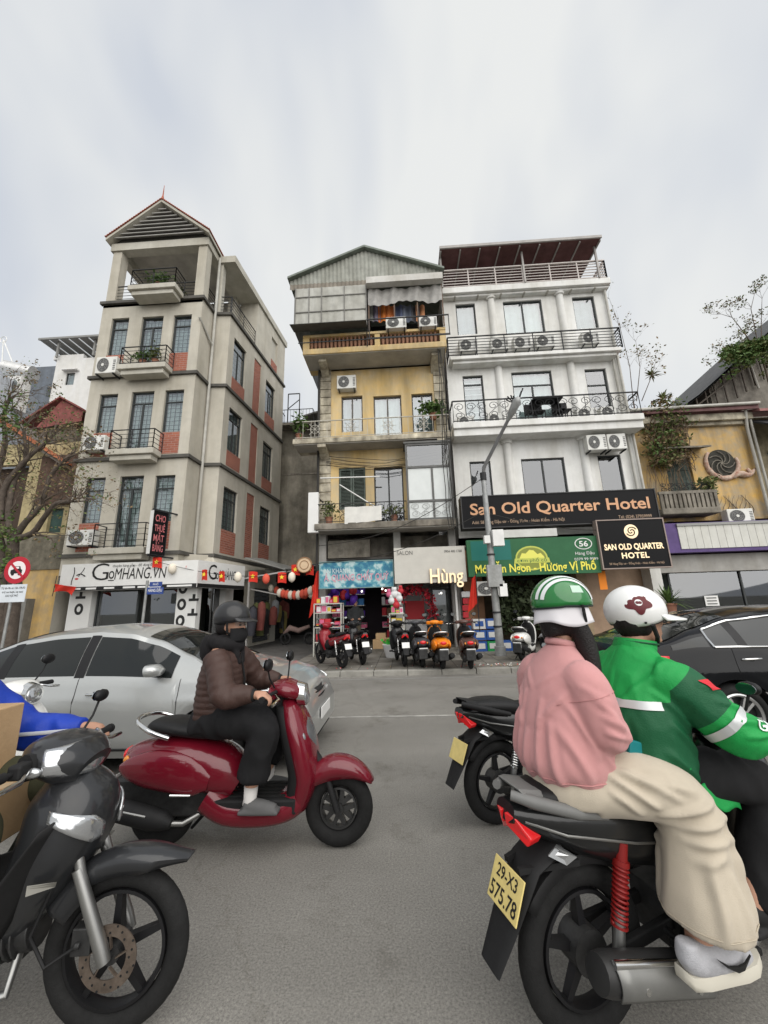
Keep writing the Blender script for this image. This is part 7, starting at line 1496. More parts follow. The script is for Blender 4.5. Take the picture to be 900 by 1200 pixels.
# ---------------------------------------------------------------- scooter rider
def scooter_rider():
    hd = Vector((.425,0,1.485)); F_ = (1,-.12)
    prims = [trunk([(.36,0,.80,.12,.15),(.36,0,.95,.10,.14),(.38,0,1.15,.10,.15),(.38,0,1.30,.08,.15),(.385,0,1.36,.05,.08)]), limb([(.385,0,1.33),(.40,0,1.42)], [.055,.052])]+head(hd, F_)
    gr = {-1:(.925,-.285,1.03), 1:(.925,.285,1.03)}
    arms = {}
    for s_ in (-1,1):
        sh, el_, wr = (.39,s_*.185,1.29), (.54,s_*.295,1.04), (.735,s_*.29,1.035); arms[s_] = (sh, el_, wr); prims.append(limb([sh,el_,wr], [.05,.042,.028])); prims += hand(wr, (1,.02*s_,-.12), (.1,0,-1), 1.15, side=-s_)
        prims.append(limb([(.36,s_*.09,.82),(.76,s_*.17,.80),(.70,s_*.17,.44),(.69,s_*.17,.36)], [.085,.06,.045,.038])); prims.append(limb([(.68,s_*.17,.34),(.76,s_*.18,.315),(.86,s_*.19,.31)], [.035,.036,.03]))
    body = fuse('person', prims, skin, vox=.009, it=3); eyes(body, hd, F_); tag(body, 'scooter rider in brown puffer jacket, black helmet and black face mask', 'person')
    # puffer jacket with quilted ribs
    puff = cloth_mat('brown_puffer', (.058,.033,.027), .12, .15, 120, .5, .1); j = []
    n = 13; st = []
    for i in range(n*4+1):
        f = i/(n*4); z = .80+.54*f; k = 1-.055*(1-abs(sin(pi*i/4))**.7); x = .36+.025*f; hd_ = interp([(0,.16),(.25,.17),(.6,.16),(.85,.13),(1,.07)], f)*k; hw = interp([(0,.195),(.3,.212),(.6,.21),(.85,.185),(1,.085)], f)*k; st.append(ring((x,0,z), (0,1,0), (1,0,0), hw, hd_, 28, 2.3))
    j.append(MB().loft(st))
    for s_ in (-1,1):
        sh, el_, wr = [Vector(q) for q in arms[s_]]; q = smooth_st([(*(sh+Vector((-.01,-.02*s_,-.02))),.094),(*sh.lerp(el_,.5),.092),(*(el_+Vector((-.01,.015*s_,-.005))),.086),(*el_.lerp(wr,.55),.072),(*wr.lerp(el_,.03),.05)], 12)
        j.append(MB().tube([v[:3] for v in q], [v[3]*(1-.09*(1-abs(sin(pi*i/4.2))**.7)) for i, v in enumerate(q)], 18))
    fuse('puffer_jacket', j, puff, body, .0105, 2, lambda co, n_: .006*noise.noise(co*9)+.004*noise.noise(co*22))
    fuse('hood', [MB().torus((.385,0,1.36),(.25,0,1),.092,.05,.05,n=24,k=10), limb([(.29,0,1.40),(.26,0,1.31),(.25,0,1.22)], [.07,.08,.04]), limb([(.47,-.06,1.33),(.51,-.03,1.2)], [.03,.02]), limb([(.47,.06,1.33),(.51,.03,1.2)], [.03,.02]), limb([(.395,0,1.33),(.405,0,1.42)], [.07,.062])], cloth_mat('black_hood', (.014,.013,.014), .2), body, .010, 4, folds(.006,14,14,10,3))
    zp = MB().tube([(.505,0,1.28),(.545,0,1.1),(.545,0,.88)], .008, 5).build('zip', mattb, body)
    blkp = cloth_mat('black_trousers', (.012,.012,.013), .2); L = [trunk([(.30,0,.755,.14,.18),(.34,0,.84,.16,.19),(.36,0,.93,.13,.17)])]
    for s_ in (-1,1): L.append(limb([(.36,s_*.095,.83),(.60,s_*.15,.845),(.765,s_*.18,.80),(.75,s_*.18,.66),(.71,s_*.175,.50),(.705,s_*.175,.475)], [.115,.12,.105,.10,.10,.095], 16))
    fuse('trousers', L, blkp, body, .013, 4, folds(.014,9,9,5,2))
    for s_ in (-1,1):
        MB().tube([(.70,s_*.175,.44),(.695,s_*.175,.36),(.69,s_*.175,.33)], [.046,.042,.045], 14).build('sock', M('sock_white',(.62,.60,.58),.9,var=.1), body, smooth=180)
        fuse('shoe', [limb([(.665,s_*.175,.335),(.72,s_*.18,.325),(.80,s_*.185,.315),(.88,s_*.19,.31)], [.045,.048,.045,.03]), MB().box(.63,.90,s_*.185-.045,s_*.185+.045,.282,.31)], M('shoe_grey',(.10,.10,.10),.7,var=.15), body, .008, 4)
        MB().tube([Vector(arms[s_][2])+Vector((-.035,0,-.001)),Vector(arms[s_][2])+Vector((.005,0,-.004))], [.045,.041], 14).build('cuff', mattb, body, smooth=180)
    # mask, helmet, strap
    c = hd; f = Vector(F_).normalized().to_3d(); l = Vector((-f.y,f.x,0))
    MB().grid(lambda u_, v: tuple(c+f*(.104*cos((u_-.5)*2.5)+.022*sin(v*pi)*max(0,cos((u_-.5)*3)))+l*(.088*sin((u_-.5)*2.5))+Vector((0,0,-.118+.10*v))), 16, 8).build('face_mask', M('mask_black',(.012,.012,.013),.9), body, smooth=180, solid=.004)
    MB().grid(lambda u_, v: tuple(c+f*(.112*cos((u_-.5)*1.9)-.0)+l*(.090*sin((u_-.5)*1.9))+Vector((0,0,-.005+.045*v))), 14, 3).build('goggles', glass_mat('clear_goggles',(.85,.85,.85),.08), body, smooth=180)
    h, P = helmet(body, hd+Vector((-.008,0,.066)), F_, M('helmet_black',(.02,.02,.021),.35,coat=.3), (.138,.118,.122), -.18, visor=.075, tilt=.06, ear=.25)
    for s_ in (-1,1): MB().tube([P(.03,s_*.110,-.04),P(.03,s_*.095,-.11),P(.06,s_*.03,-.155)], .009, 6).build('chin_strap', mattb, h)
    MB().ell(hd+Vector((-.05,0,.01)), .085, .088, .10, 14, 10).build('hair', hairm, body, smooth=180)
    return body
pr = scooter_rider(); pr.location = (*SC,0)
# ---------------------------------------------------------------- passenger in pink
def passenger():
    hd = Vector((.125,0,1.535)); F_ = (1,-.35)
    prims = [trunk([(.05,0,.84,.13,.16),(.04,0,.95,.10,.14),(.05,0,1.15,.09,.14),(.06,0,1.32,.07,.14),(.075,0,1.38,.05,.07)]), limb([(.075,0,1.36),(.105,0,1.46)], [.050,.048])]+head(hd, F_)
    A = {}
    for s_ in (-1,1):
        sh, el_, wr = (.05,s_*.15,1.30), (.09,s_*.195,1.08), (.24,s_*.08,1.04); A[s_] = (sh,el_,wr); prims.append(limb([sh,el_,wr], [.045,.038,.026])); prims += hand(wr, (.5,-s_*.85,0), (1,0,-.1), .8, side=s_, size=.92)
        prims.append(limb([(.05,s_*.09,.86),(.37,s_*.235,.80),(.29,s_*.27,.42),(.25,s_*.28,.385)], [.085,.06,.045,.036])); prims.append(limb([(.24,s_*.28,.375),(.33,s_*.285,.350),(.41,s_*.29,.335)], [.034,.036,.028]))
    body = fuse('person', prims, skin, vox=.009, it=3); eyes(body, hd, F_); tag(body, 'motorbike passenger in pink sweatshirt and wide cream trousers seen from behind', 'person')
    pink = cloth_mat('pink_fleece', (.56,.275,.27), .08, .35, 420); j = [trunk([(.055,0,.865,.145,.17),(.04,0,.885,.165,.185),(.02,0,.95,.175,.205),(.025,0,1.10,.155,.19),(.04,0,1.24,.125,.175),(.055,0,1.33,.09,.14),(.07,0,1.385,.062,.085),(.08,0,1.405,.055,.062)], 28, 2.2)]
    for s_ in (-1,1):
        sh, el_, wr = [Vector(q) for q in A[s_]]; j.append(limb([sh+Vector((0,-.04*s_,-.02)),sh+Vector((.0,.02*s_,-.06)),el_+Vector((-.02,.0,.03)),el_+Vector((.04,-.03*s_,-.01)),wr], [.085,.085,.08,.076,.045], 18))
    def fd(co, n_):
        a = folds(.013,12,12,1.6,4)(co, n_)*max(.15, min(1, (1.30-co.z)/.3)); a *= .55; return a+back_pl(co.y, co.z)*max(0, min(1, -n_.x*1.5))+side_pl(co.x, co.z)*max(0, min(1, abs(n_.y)*1.5-.3))+(.010*sin(co.y*58) if co.z < .905 else 0)*.4
    sw_ = fuse('sweatshirt', j, pink, body, .009, 6, fd)
    def hugger(ob):
        from mathutils.bvhtree import BVHTree
        bv = BVHTree.FromPolygons([v.co for v in ob.data.vertices], [tuple(p.vertices) for p in ob.data.polygons])
        def h_(c, d, off=.002):
            c, d = Vector(c), Vector(d).normalized(); hit = bv.ray_cast(c, d); return tuple(hit[0]+d*off) if hit[0] else tuple(c+d*.1)
        return h_
    hs_ = hugger(sw_); seam = M('pink_seam',(.49,.235,.23),.95)
    for s_ in (-1,1):
        sh, el_ = Vector(A[s_][0]), Vector(A[s_][1]); ax = (el_-sh).normalized(); e1 = ax.cross(Vector((1,0,0))).normalized(); e2 = ax.cross(e1); c0 = sh.lerp(el_,.38)
        MB().tube([hs_(c0, e1*cos(k*2*pi/30)+e2*sin(k*2*pi/30)) for k in range(30) if (e1*cos(k*2*pi/30)+e2*sin(k*2*pi/30)).y*s_ > -.35], .0013, 5).build('shoulder_seam', seam, sw_, smooth=180)
    MB().tube([hs_((.03,0,.905), (cos(k*2*pi/48),sin(k*2*pi/48),0)) for k in range(49)], .0025, 5).build('hem_seam', seam, sw_, smooth=180)
    MB().torus((.082,0,1.408),(.25,0,1),.058,.012,.016,n=30,k=8).build('neck_rib', pink, body, smooth=180)
    MB().tube([(-.085,.0,1.37),(-.105,-.012,1.28),(-.118,-.022,1.2)], .003, 4).build('back_seam', M('pink_seam',(.40,.18,.18),.9), sw_) if 0 else None
    beigep = cloth_mat('cream_trousers', (.49,.43,.34), .08, .3, 380); L = [trunk([(.02,0,.805,.15,.18),(.04,0,.87,.17,.20),(.05,0,.95,.14,.175)], 24)]
    for s_ in (-1,1): L.append(limb([(.05,s_*.09,.865),(.22,s_*.16,.865),(.355,s_*.23,.82),(.375,s_*.245,.72),(.365,s_*.255,.60),(.355,s_*.265,.515),(.35,s_*.265,.450)], [.112,.114,.106,.112,.122,.138,.146], 22))
    def pf(co, n_): k = max(0, min(1, (co.z-.66)/.1)); sd_ = max(0, min(1, abs(n_.y)*1.6-.2)) if abs(co.y) > .12 else max(0, min(1, abs(n_.z)))*.6; q = Vector((co.x*3+co.z*9, co.y*6, co.x*-5+co.z*5)); return leg_pl(co.x, co.z)*sd_*1.15+.005*k*(1-abs(noise.noise(q))*2.4)+.006*(1-k)*(1-abs(noise.noise(Vector((co.x*9,co.y*9,co.z*1.6+4))))*2.2)
    tr_ = fuse('trousers', L, beigep, body, .009, 6, pf); ht = hugger(tr_); sm2 = M('cream_seam',(.44,.385,.30),.95)
    for s_ in (-1,1):
        MB().tube([ht((.352,s_*.265,.478), (cos(k*2*pi/30),sin(k*2*pi/30),0)) for k in range(31)], .0018, 5).build('hem_stitch', sm2, tr_, smooth=180)
    white_s = M('trainer_white', (.40,.40,.42), .7, var=.12, vscale=30, bump=.3, bscale=300); sole = M('sole_cream', (.56,.53,.45), .6)
    for s_ in (-1,1):
        y = s_*.285; dx_ = -.105; c = lambda x, z, r_: (x, y+s_*(x-.36)*.06, z, r_)
        up = limb([(.315+dx_,y,.445),(.32+dx_,y,.395),(.38+dx_,y,.385),(.45+dx_,y+s_*.004,.375),(.52+dx_,y+s_*.008,.36),(.575+dx_,y+s_*.01,.352)], [.032,.046,.052,.05,.042,.026], 14)
        sh_ = fuse('shoe', [up], white_s, body, .007, 4, lambda co, n_: .0015*noise.noise(co*60))
        MB().loft([[(x+dx_,y+s_*(x-.36)*.05+w_*.5*q,z) for q, z in ((-1,z0),(1,z0),(1.05,z0+.018),(.95,z0+.036),(-.95,z0+.036),(-1.05,z0+.018))] for x, w_, z0 in ((.268,.03,.345),(.285,.07,.328),(.34,.09,.325),(.42,.095,.322),(.50,.10,.318),(.56,.085,.316),(.60,.05,.325),(.61,.02,.33))]).build('sole', sole, sh_, smooth=60)
        MB().add([(x+dx_, y+s_*yy, z) for x, yy, z in ((.525,.058,.392),(.475,.064,.366),(.445,.064,.366),(.40,.063,.390),(.365,.060,.418),(.41,.066,.392),(.45,.067,.384),(.48,.067,.385))], [(0,1,2,3,4,5,6,7)]).build('side_mark', ink, sh_, solid=.006)
        b = MB()
        for k in range(4): b.tube([(.43+dx_+k*.025,y-.025,.424-k*.008),(.43+dx_+k*.025,y,.432-k*.008),(.43+dx_+k*.025,y+.025,.424-k*.008)], .004, 5)
        b.build('laces', white_s, sh_); sh_.location.z = -.012; sh_.rotation_euler = (0,.0,0)
    # hair and helmet
    fuse('hair', [ball(hd+Vector((-.03,.0,.0)), .105, .09, .11), limb([hd+Vector((-.02,-.075,.0)),hd+Vector((.02,-.085,-.12)),hd+Vector((.03,-.10,-.24)),hd+Vector((.04,-.10,-.32))], [.04,.045,.035,.015]), limb([hd+Vector((-.06,.06,.0)),hd+Vector((-.03,.075,-.10)),hd+Vector((.0,.09,-.22))], [.04,.04,.02]), limb([hd+Vector((-.09,0,0)),hd+Vector((-.07,-.01,-.09))], [.06,.05])], hairm, body, .010, 3)
    HA, HB, HC = .134, .118, .124; hc = hd+Vector((-.01,0,.055)); grn = M('helmet_green',(.010,.155,.030),.2,coat=.8)
    h, P = helmet(body, hc, F_, grn, (HA,HB,HC), -.10, tilt=.02, rimm=M('rim_dark',(.02,.03,.03),.5))
    ws_ = M('helmet_stripe',(.68,.70,.70),.35)
    def hp(th, ph, k=1.012): return P(HA*k*cos(th)*cos(ph), HB*k*cos(th)*sin(ph), HC*k*sin(th))
    # two stripes running front to back over the crown, turned toward the left
    for off in (-.70,-.46):
        def sf(u_, v):
            a = R(8)+R(164)*u_; s0 = off+.15*v; y = HB*1.065*math.sin(s0); rr = math.sqrt(max(0, 1-math.sin(s0)**2)); return P(-HA*1.065*rr*cos(a), y, HC*1.065*rr*sin(a))
        MB().grid(sf, 24, 3).build('helmet_stripe', ws_, h, smooth=180)
    MB().grid(lambda u_, v: hp(R(20)+R(16)*v, -1.05-.45*u_, 1.06), 6, 4).build('helmet_badge', M('badge_pale',(.45,.60,.50),.4), h, smooth=180)
    # sun flap
    flap = M('flap_white',(.66,.64,.66),.9,var=.08)
    MB().grid(lambda u_, v: P((.122+.014*v+.008*sin(u_*26)*v)*cos(.75+4.78*u_), (.108+.02*v+.007*sin(u_*21)*v)*sin(.75+4.78*u_), -.015-.08*v-.010*sin(u_*17)*v), 60, 6).build('sun_flap', flap, h, smooth=180, solid=.003)
    for s_ in (-1,1): MB().tube([P(.045,s_*.124,-.01),P(.055,s_*.115,-.08),P(.07,s_*.05,-.15)], .007, 6).build('chin_strap', mattb, h)
    return body
pp = passenger(); pp.location = (*RBP,0); pp.rotation_euler = (0,0,RB_A)
# ---------------------------------------------------------------- driver in green
def driver():
    hd = Vector((.575,0,1.495)); F_ = (1,-.55)
    prims = [trunk([(.43,0,.82,.12,.15),(.43,0,.95,.10,.14),(.46,0,1.15,.10,.15),(.49,0,1.31,.08,.15),(.505,0,1.37,.05,.08)]), limb([(.51,0,1.34),(.55,0,1.45)], [.06,.058])]+head(hd, F_)
    A = {}
    for s_ in (-1,1):
        sh, el_, wr = (.49,s_*.18,1.265), (.64,s_*.315,1.04), (.80,s_*.31,1.02); A[s_] = (sh,el_,wr); prims.append(limb([sh,el_,wr], [.05,.042,.030])); prims += hand(wr, (1,-.02*s_,-.25), (.05,0,-1), 1.15, side=-s_)
        prims.append(limb([(.43,s_*.09,.85),(.84,s_*.21,.80),(.66,s_*.22,.44),(.64,s_*.22,.40)], [.09,.065,.048,.04])); prims.append(limb([(.62,s_*.22,.385),(.70,s_*.225,.37),(.80,s_*.235,.36)], [.035,.037,.03]))
    body = fuse('person', prims, skin, vox=.009, it=3); eyes(body, hd, F_); tag(body, 'motorbike driver in bright green rain jacket and white helmet', 'person')
    gj = M('green_jacket', (.012,.29,.062), .55, var=.12, vscale=5, bump=.15, bscale=160); crease(gj, (8,8,5), .28, .016); gd = M('dark_green_jacket', (.006,.085,.032), .42, var=.15, vscale=5)
    j = [trunk([(.41,0,.80,.17,.215),(.42,0,.83,.19,.235),(.43,0,.95,.185,.235),(.44,0,1.10,.175,.23),(.465,0,1.21,.15,.205),(.485,0,1.30,.105,.165),(.50,0,1.36,.08,.10),(.51,0,1.38,.07,.085)], 28, 2.2)]
    for s_ in (-1,1):
        sh, el_, wr = [Vector(q) for q in A[s_]]; j.append(limb([sh+Vector((-.02,-.05*s_,-.02)),sh+Vector((.03,.03*s_,-.06)),el_+Vector((-.02,.0,.02)),el_+Vector((.05,-.0*s_,.0)),wr+Vector((-.01,0,0))], [.095,.098,.088,.08,.05], 18))
    o = fuse('jacket', j, gj, body, .009, 6, lambda co, n_: folds(.007,8,8,5,9)(co, n_)+rain_pl(co.y, co.z)*max(0, min(1, -n_.x*1.5))+sleeve_pl(co.x, co.z)*max(0, min(1, abs(n_.y)*1.6-.2)))
    me = o.data; at = me.attributes.new('panel', 'FLOAT', 'POINT'); sh, el_ = Vector(A[-1][0]), Vector(A[-1][1])
    for v in me.vertices:
        c = v.co; ab = Vector((c.x, -abs(c.y), c.z)); q = (ab-sh).dot(el_-sh)/(el_-sh).length_squared; d1 = min(q-.08, .62-q)*.3 if abs(c.y) > .225 else -1; d2 = min(c.z-.84, 1.165-c.z) if abs(c.y) <= .25 else -1; at.data[v.index].value = max(d1, d2)
    tt = gj.node_tree; an_ = tt.nodes.new('ShaderNodeAttribute'); an_.attribute_name = 'panel'; gt = tt.nodes.new('ShaderNodeMath'); gt.operation = 'GREATER_THAN'; gt.inputs[1].default_value = 0; tt.links.new(an_.outputs['Fac'], gt.inputs[0])
    mx_ = tt.nodes.new('ShaderNodeMix'); mx_.data_type = 'RGBA'; pb_n = tt.nodes['Principled BSDF']; lk_ = pb_n.inputs['Base Color'].links[0]; src_ = lk_.from_socket; tt.links.new(gt.outputs[0], mx_.inputs[0]); tt.links.new(src_, mx_.inputs[6]); mx_.inputs[7].default_value = (.006,.085,.032,1); tt.links.new(mx_.outputs[2], pb_n.inputs['Base Color'])
    refl = M('reflective_tape', (.55,.57,.57), .35, metal=.3)
    # chest band and sleeve bands hug the jacket surface
    from mathutils.bvhtree import BVHTree
    bvh = BVHTree.FromPolygons([v.co for v in me.vertices], [tuple(p.vertices) for p in me.polygons])
    def hug(p, ctr, off=.005):
        ctr = Vector(ctr); d = (Vector(p)-ctr).normalized(); hit = bvh.ray_cast(ctr, d)
        return tuple((hit[0]+d*off) if hit[0] else Vector(p))
    def cf(u_, v): an = R(100)+R(160)*u_; z = 1.135+.032*v; c = Vector((.45,0,z)); return hug(c+Vector((cos(an)*.3,sin(an)*.17 if abs(sin(an)) < .8 else math.copysign(.17,sin(an)),0)), c)
    MB().grid(cf, 40, 2).build('reflective_band', refl, o, smooth=180)
    for s_ in (-1,1):
        sh, el_, wr = [Vector(q) for q in A[s_]]; ax = (el_-sh).normalized(); e1 = ax.cross(Vector((0,0,1))).normalized(); e2 = ax.cross(e1); c0 = sh.lerp(el_,.72)
        MB().grid(lambda u_, v: hug(c0+ax*.034*v+(e1*cos(2*pi*u_)+e2*sin(2*pi*u_))*.3, c0+ax*.034*v), 36, 2).build('sleeve_band', refl, o, smooth=180)
    sh, el_, wr = [Vector(q) for q in A[-1]]; ax = (el_-sh).normalized(); c0 = sh.lerp(el_,.34)
    MB().grid(lambda u_, v: hug(c0+ax*(.055*(v-.5))+Vector((.055*(u_-.5),-.3,.18)), c0+ax*(.055*(v-.5))+Vector((.055*(u_-.5),0,0)), .006), 6, 6).build('red_patch', M('patch_red',(.55,.02,.03),.5), o, smooth=180)
    # sleeve lettering
    ax = (wr-el_).normalized(); side_ = Vector((0,-1,.55)).normalized(); up_ = Vector((-ax.z,0,ax.x)).normalized(); up_ = (up_-side_*up_.dot(side_)).normalized()
    def lt(a, c, d): q = el_+ax*(.0+a)+up_*(c+.012); return hug(q+side_*.3, q, .006)
    text('GSM', lt, .0, -.02, .045, M('print_white',(.75,.80,.78),.5), o, w=.15, bold=.02)
    # collar
    MB().loft([ring((.515+.02*k,0,1.35+.05*k), (0,1,0), (1,0,-.15), .092-.006*k, .082-.004*k, 28, 2.1) for k in (0,.35,.7,1.0)], cap=False).build('collar', gj, o, smooth=180, solid=.014)
    MB().loft([ring((.535,0,1.383+.008*k), (0,1,0), (1,0,-.15), .094, .084, 28, 2.1) for k in (0,1)], cap=False).build('collar_band', gd, o, smooth=180, solid=.012)
    # jacket tail flaps
    for s_ in (-1,1): MB().grid(lambda u_, v: (.46+.22*u_, s_*(.235-.02*u_+.02*v), .84+.02*u_-.13*v*(.4+.6*u_)+.012*sin(u_*9)), 10, 8).build('jacket_flap', gj, o, smooth=180, solid=.006)
    blkp = MATS['black_trousers']; L = [trunk([(.40,0,.80,.15,.18),(.43,0,.87,.16,.19)])]
    for s_ in (-1,1): L.append(limb([(.43,s_*.095,.84),(.66,s_*.17,.845),(.855,s_*.215,.79),(.80,s_*.22,.65),(.70,s_*.22,.46),(.66,s_*.22,.395)], [.105,.10,.085,.078,.07,.066], 16))
    fuse('trousers', L, blkp, body, .013, 4, folds(.010,9,9,6,5))
    for s_ in (-1,1): fuse('shoe', [limb([(.60,s_*.22,.40),(.66,s_*.225,.385),(.75,s_*.23,.37),(.83,s_*.24,.36)], [.045,.048,.042,.028]), MB().box(.57,.85,s_*.23-.043,s_*.23+.043,.330,.352)], mattb, body, .009, 4)
    hair_ = ball(hd+Vector((-.03,0,.0)), .11, .088, .10).build('hair', hairm, body, smooth=180)
    wm = M('helmet_white',(.74,.74,.73),.28,coat=.5); hc = hd+Vector((-.012,0,.045))
    h, P = helmet(body, hc, F_, wm, (.136,.117,.122), -.30, visor=.09, tilt=.03, ear=.42, rimm=M('rim_brown',(.05,.03,.03),.5))
    # maroon emblem on the right side, hugging the shell
    mar = M('emblem_maroon',(.115,.018,.022),.4)
    def emb(rad, k, nm, mat_, n_=48):
        b = MB(); pts = [P(.0,-.130*k,.03)]
        c2 = (-.02,.04)
        def pr_(a, z): q = 1-(a/.136)**2-(z/.122)**2; return P(a, -.117*k*math.sqrt(max(.02,q)), z)
        vs = [pr_(*c2)]; m_ = 5
        for i in range(1, m_+1):
            for j_ in range(n_): an = 2*pi*j_/n_; r_ = rad(an)*i/m_; vs.append(pr_(c2[0]+r_*cos(an), c2[1]+r_*sin(an)*.95))
        fs = [(0,1+j_,1+(j_+1)%n_) for j_ in range(n_)]+[(1+(i-1)*n_+j_,1+i*n_+j_,1+i*n_+(j_+1)%n_,1+(i-1)*n_+(j_+1)%n_) for i in range(1,m_) for j_ in range(n_)]
        b.add(vs, fs); return b.build(nm, mat_, h, smooth=180)
    emb(lambda a: .052+.010*cos(5*a+1.2), 1.07, 'helmet_emblem', mar); emb(lambda a: .016, 1.085, 'emblem_centre', wm); emb(lambda a: .010+.004*cos(2*a), 1.095, 'emblem_letter', mar)
    for s_ in (-1,1): MB().tube([P(.03,s_*.113,-.065),P(.05,s_*.092,-.12),P(.075,s_*.02,-.165)], .010, 6).build('chin_strap', mattb, h)
    MB().ell(P(-.0,-.116,-.055), .006, .006, .006, 8, 6).build('strap_stud', mattb, h)
    return body
dr = driver(); dr.location = (*RBP,0); dr.rotation_euler = (0,0,RB_A)
# teal phone pouch held between the two riders
tq = cosr(RBP, RB_A, .27, -.15); tag(MB().box(-.05,.05,-.012,.012,-.04,.04).build('phone', M('phone_teal',(.01,.17,.18),.4), bevel=.006), 'small teal phone held between the passenger and the driver', 'phone'); o = bpy.data.objects['phone']; o.location = (tq[0],tq[1],.975); o.rotation_euler = (0,.3,RB_A)
# ---------------------------------------------------------------- rider of the charcoal bike, almost out of frame
def blue_rider():
    hd = Vector((.26,0,1.53))
    prims = [trunk([(.23,0,.82,.12,.15),(.21,0,.95,.10,.14),(.20,0,1.15,.10,.15),(.20,0,1.31,.08,.15),(.20,0,1.37,.05,.08)]), limb([(.21,0,1.34),(.24,0,1.45)], [.06,.058])]+head(hd, (1,0)); A = {}
    for s_ in (-1,1):
        sh, el_, wr = (.21,s_*.19,1.29), ((.46,.32,1.02) if s_ > 0 else (.46,-.34,1.08)), (.765,s_*.315,1.025); A[s_] = (sh,el_,wr); prims.append(limb([sh,el_,wr], [.05,.042,.030])); prims += hand(wr, (1,0,-.2), (.05,0,-1), 1.15, side=-s_)
        prims.append(limb([(.33,s_*.09,.85),(.74,s_*.21,.80),(.56,s_*.22,.44),(.54,s_*.22,.40)], [.09,.065,.048,.04])); prims.append(limb([(.52,s_*.22,.385),(.60,s_*.225,.37),(.70,s_*.235,.36)], [.035,.037,.03]))
    body = fuse('person', prims, skin, vox=.011, it=3); eyes(body, hd, (1,0)); tag(body, 'rider in royal blue jacket, only a sleeve in frame at the left edge', 'person')
    bj = M('blue_jacket',(.012,.045,.36),.5,var=.12,vscale=6,bump=.1,bscale=80)
    j = [trunk([(.22,0,.82,.17,.21),(.21,0,.95,.18,.22),(.20,0,1.15,.165,.22),(.20,0,1.31,.11,.18),(.20,0,1.39,.075,.09)], 24)]
    for s_ in (-1,1): sh, el_, wr = [Vector(q) for q in A[s_]]; j.append(limb([sh+Vector((-.02,-.05*s_,-.02)),sh+Vector((.03,.03*s_,-.06)),el_,el_+Vector((.06,0,0)),wr+Vector((-.005,0,0))], [.095,.095,.085,.076,.05], 16))
    jk = fuse('jacket', j, bj, body, .012, 4, folds(.010,9,9,7,6))
    sh, el_, wr = [Vector(q) for q in A[1]]; MB().tube([el_+Vector((.0,-.083,.0)),el_.lerp(wr,.5)+Vector((0,-.069,.0)),wr+Vector((0,-.05,0))], .010, 6).build('piping', M('piping_grey',(.4,.42,.45),.5), jk, smooth=60)
    L = [trunk([(.30,0,.80,.15,.18),(.33,0,.87,.16,.19)])]
    for s_ in (-1,1): L.append(limb([(.33,s_*.095,.84),(.56,s_*.17,.845),(.755,s_*.215,.79),(.70,s_*.22,.65),(.60,s_*.22,.46),(.58,s_*.22,.42)], [.105,.10,.085,.078,.07,.066], 14))
    fuse('trousers', L, cloth_mat('olive_trousers',(.055,.055,.03),.2), body, .015, 3)
    helmet(body, hd+Vector((-.01,0,.045)), (1,0), MATS['helmet_black'], visor=.07); 
    return body
br_ = blue_rider(); br_.location = (*LB,0); br_.rotation_euler = (0,0,LB_A)
# cardboard boxes carried between the rider's knees
cardm = M('cardboard', (.46,.31,.17), .9, var=.12, vscale=7, bump=.1)
def carton(label, l, w_, h, loc, rz):
    t = thing('cardboard_box', label, 'box', loc, rz, 'cartons on the charcoal motorbike'); MB().box(-l/2,l/2,-w_/2,w_/2,0,h).build('carton', cardm, t, bevel=.006)
    MB().box(-l/2-.001,l/2+.001,-.03,.03,h-.02,h+.002).build('tape', M('tape_tan',(.55,.42,.27),.35), t); MB().box(-l/2+.001,l/2-.001,-w_/2-.001,-w_/2+.001,h*.48,h*.49).build('flap_seam', M('seam_brown',(.22,.13,.07),.9), t)
q = cosr(LB, LB_A, .44, 0); carton('upper cardboard box on the charcoal motorbike, taller than the one below', .22, .34, .30, (*q,.885), LB_A)
q = cosr(LB, LB_A, .53, 0); carton('lower cardboard box wedged under the charcoal motorbike handlebar', .30, .38, .22, (*q,.66), LB_A)
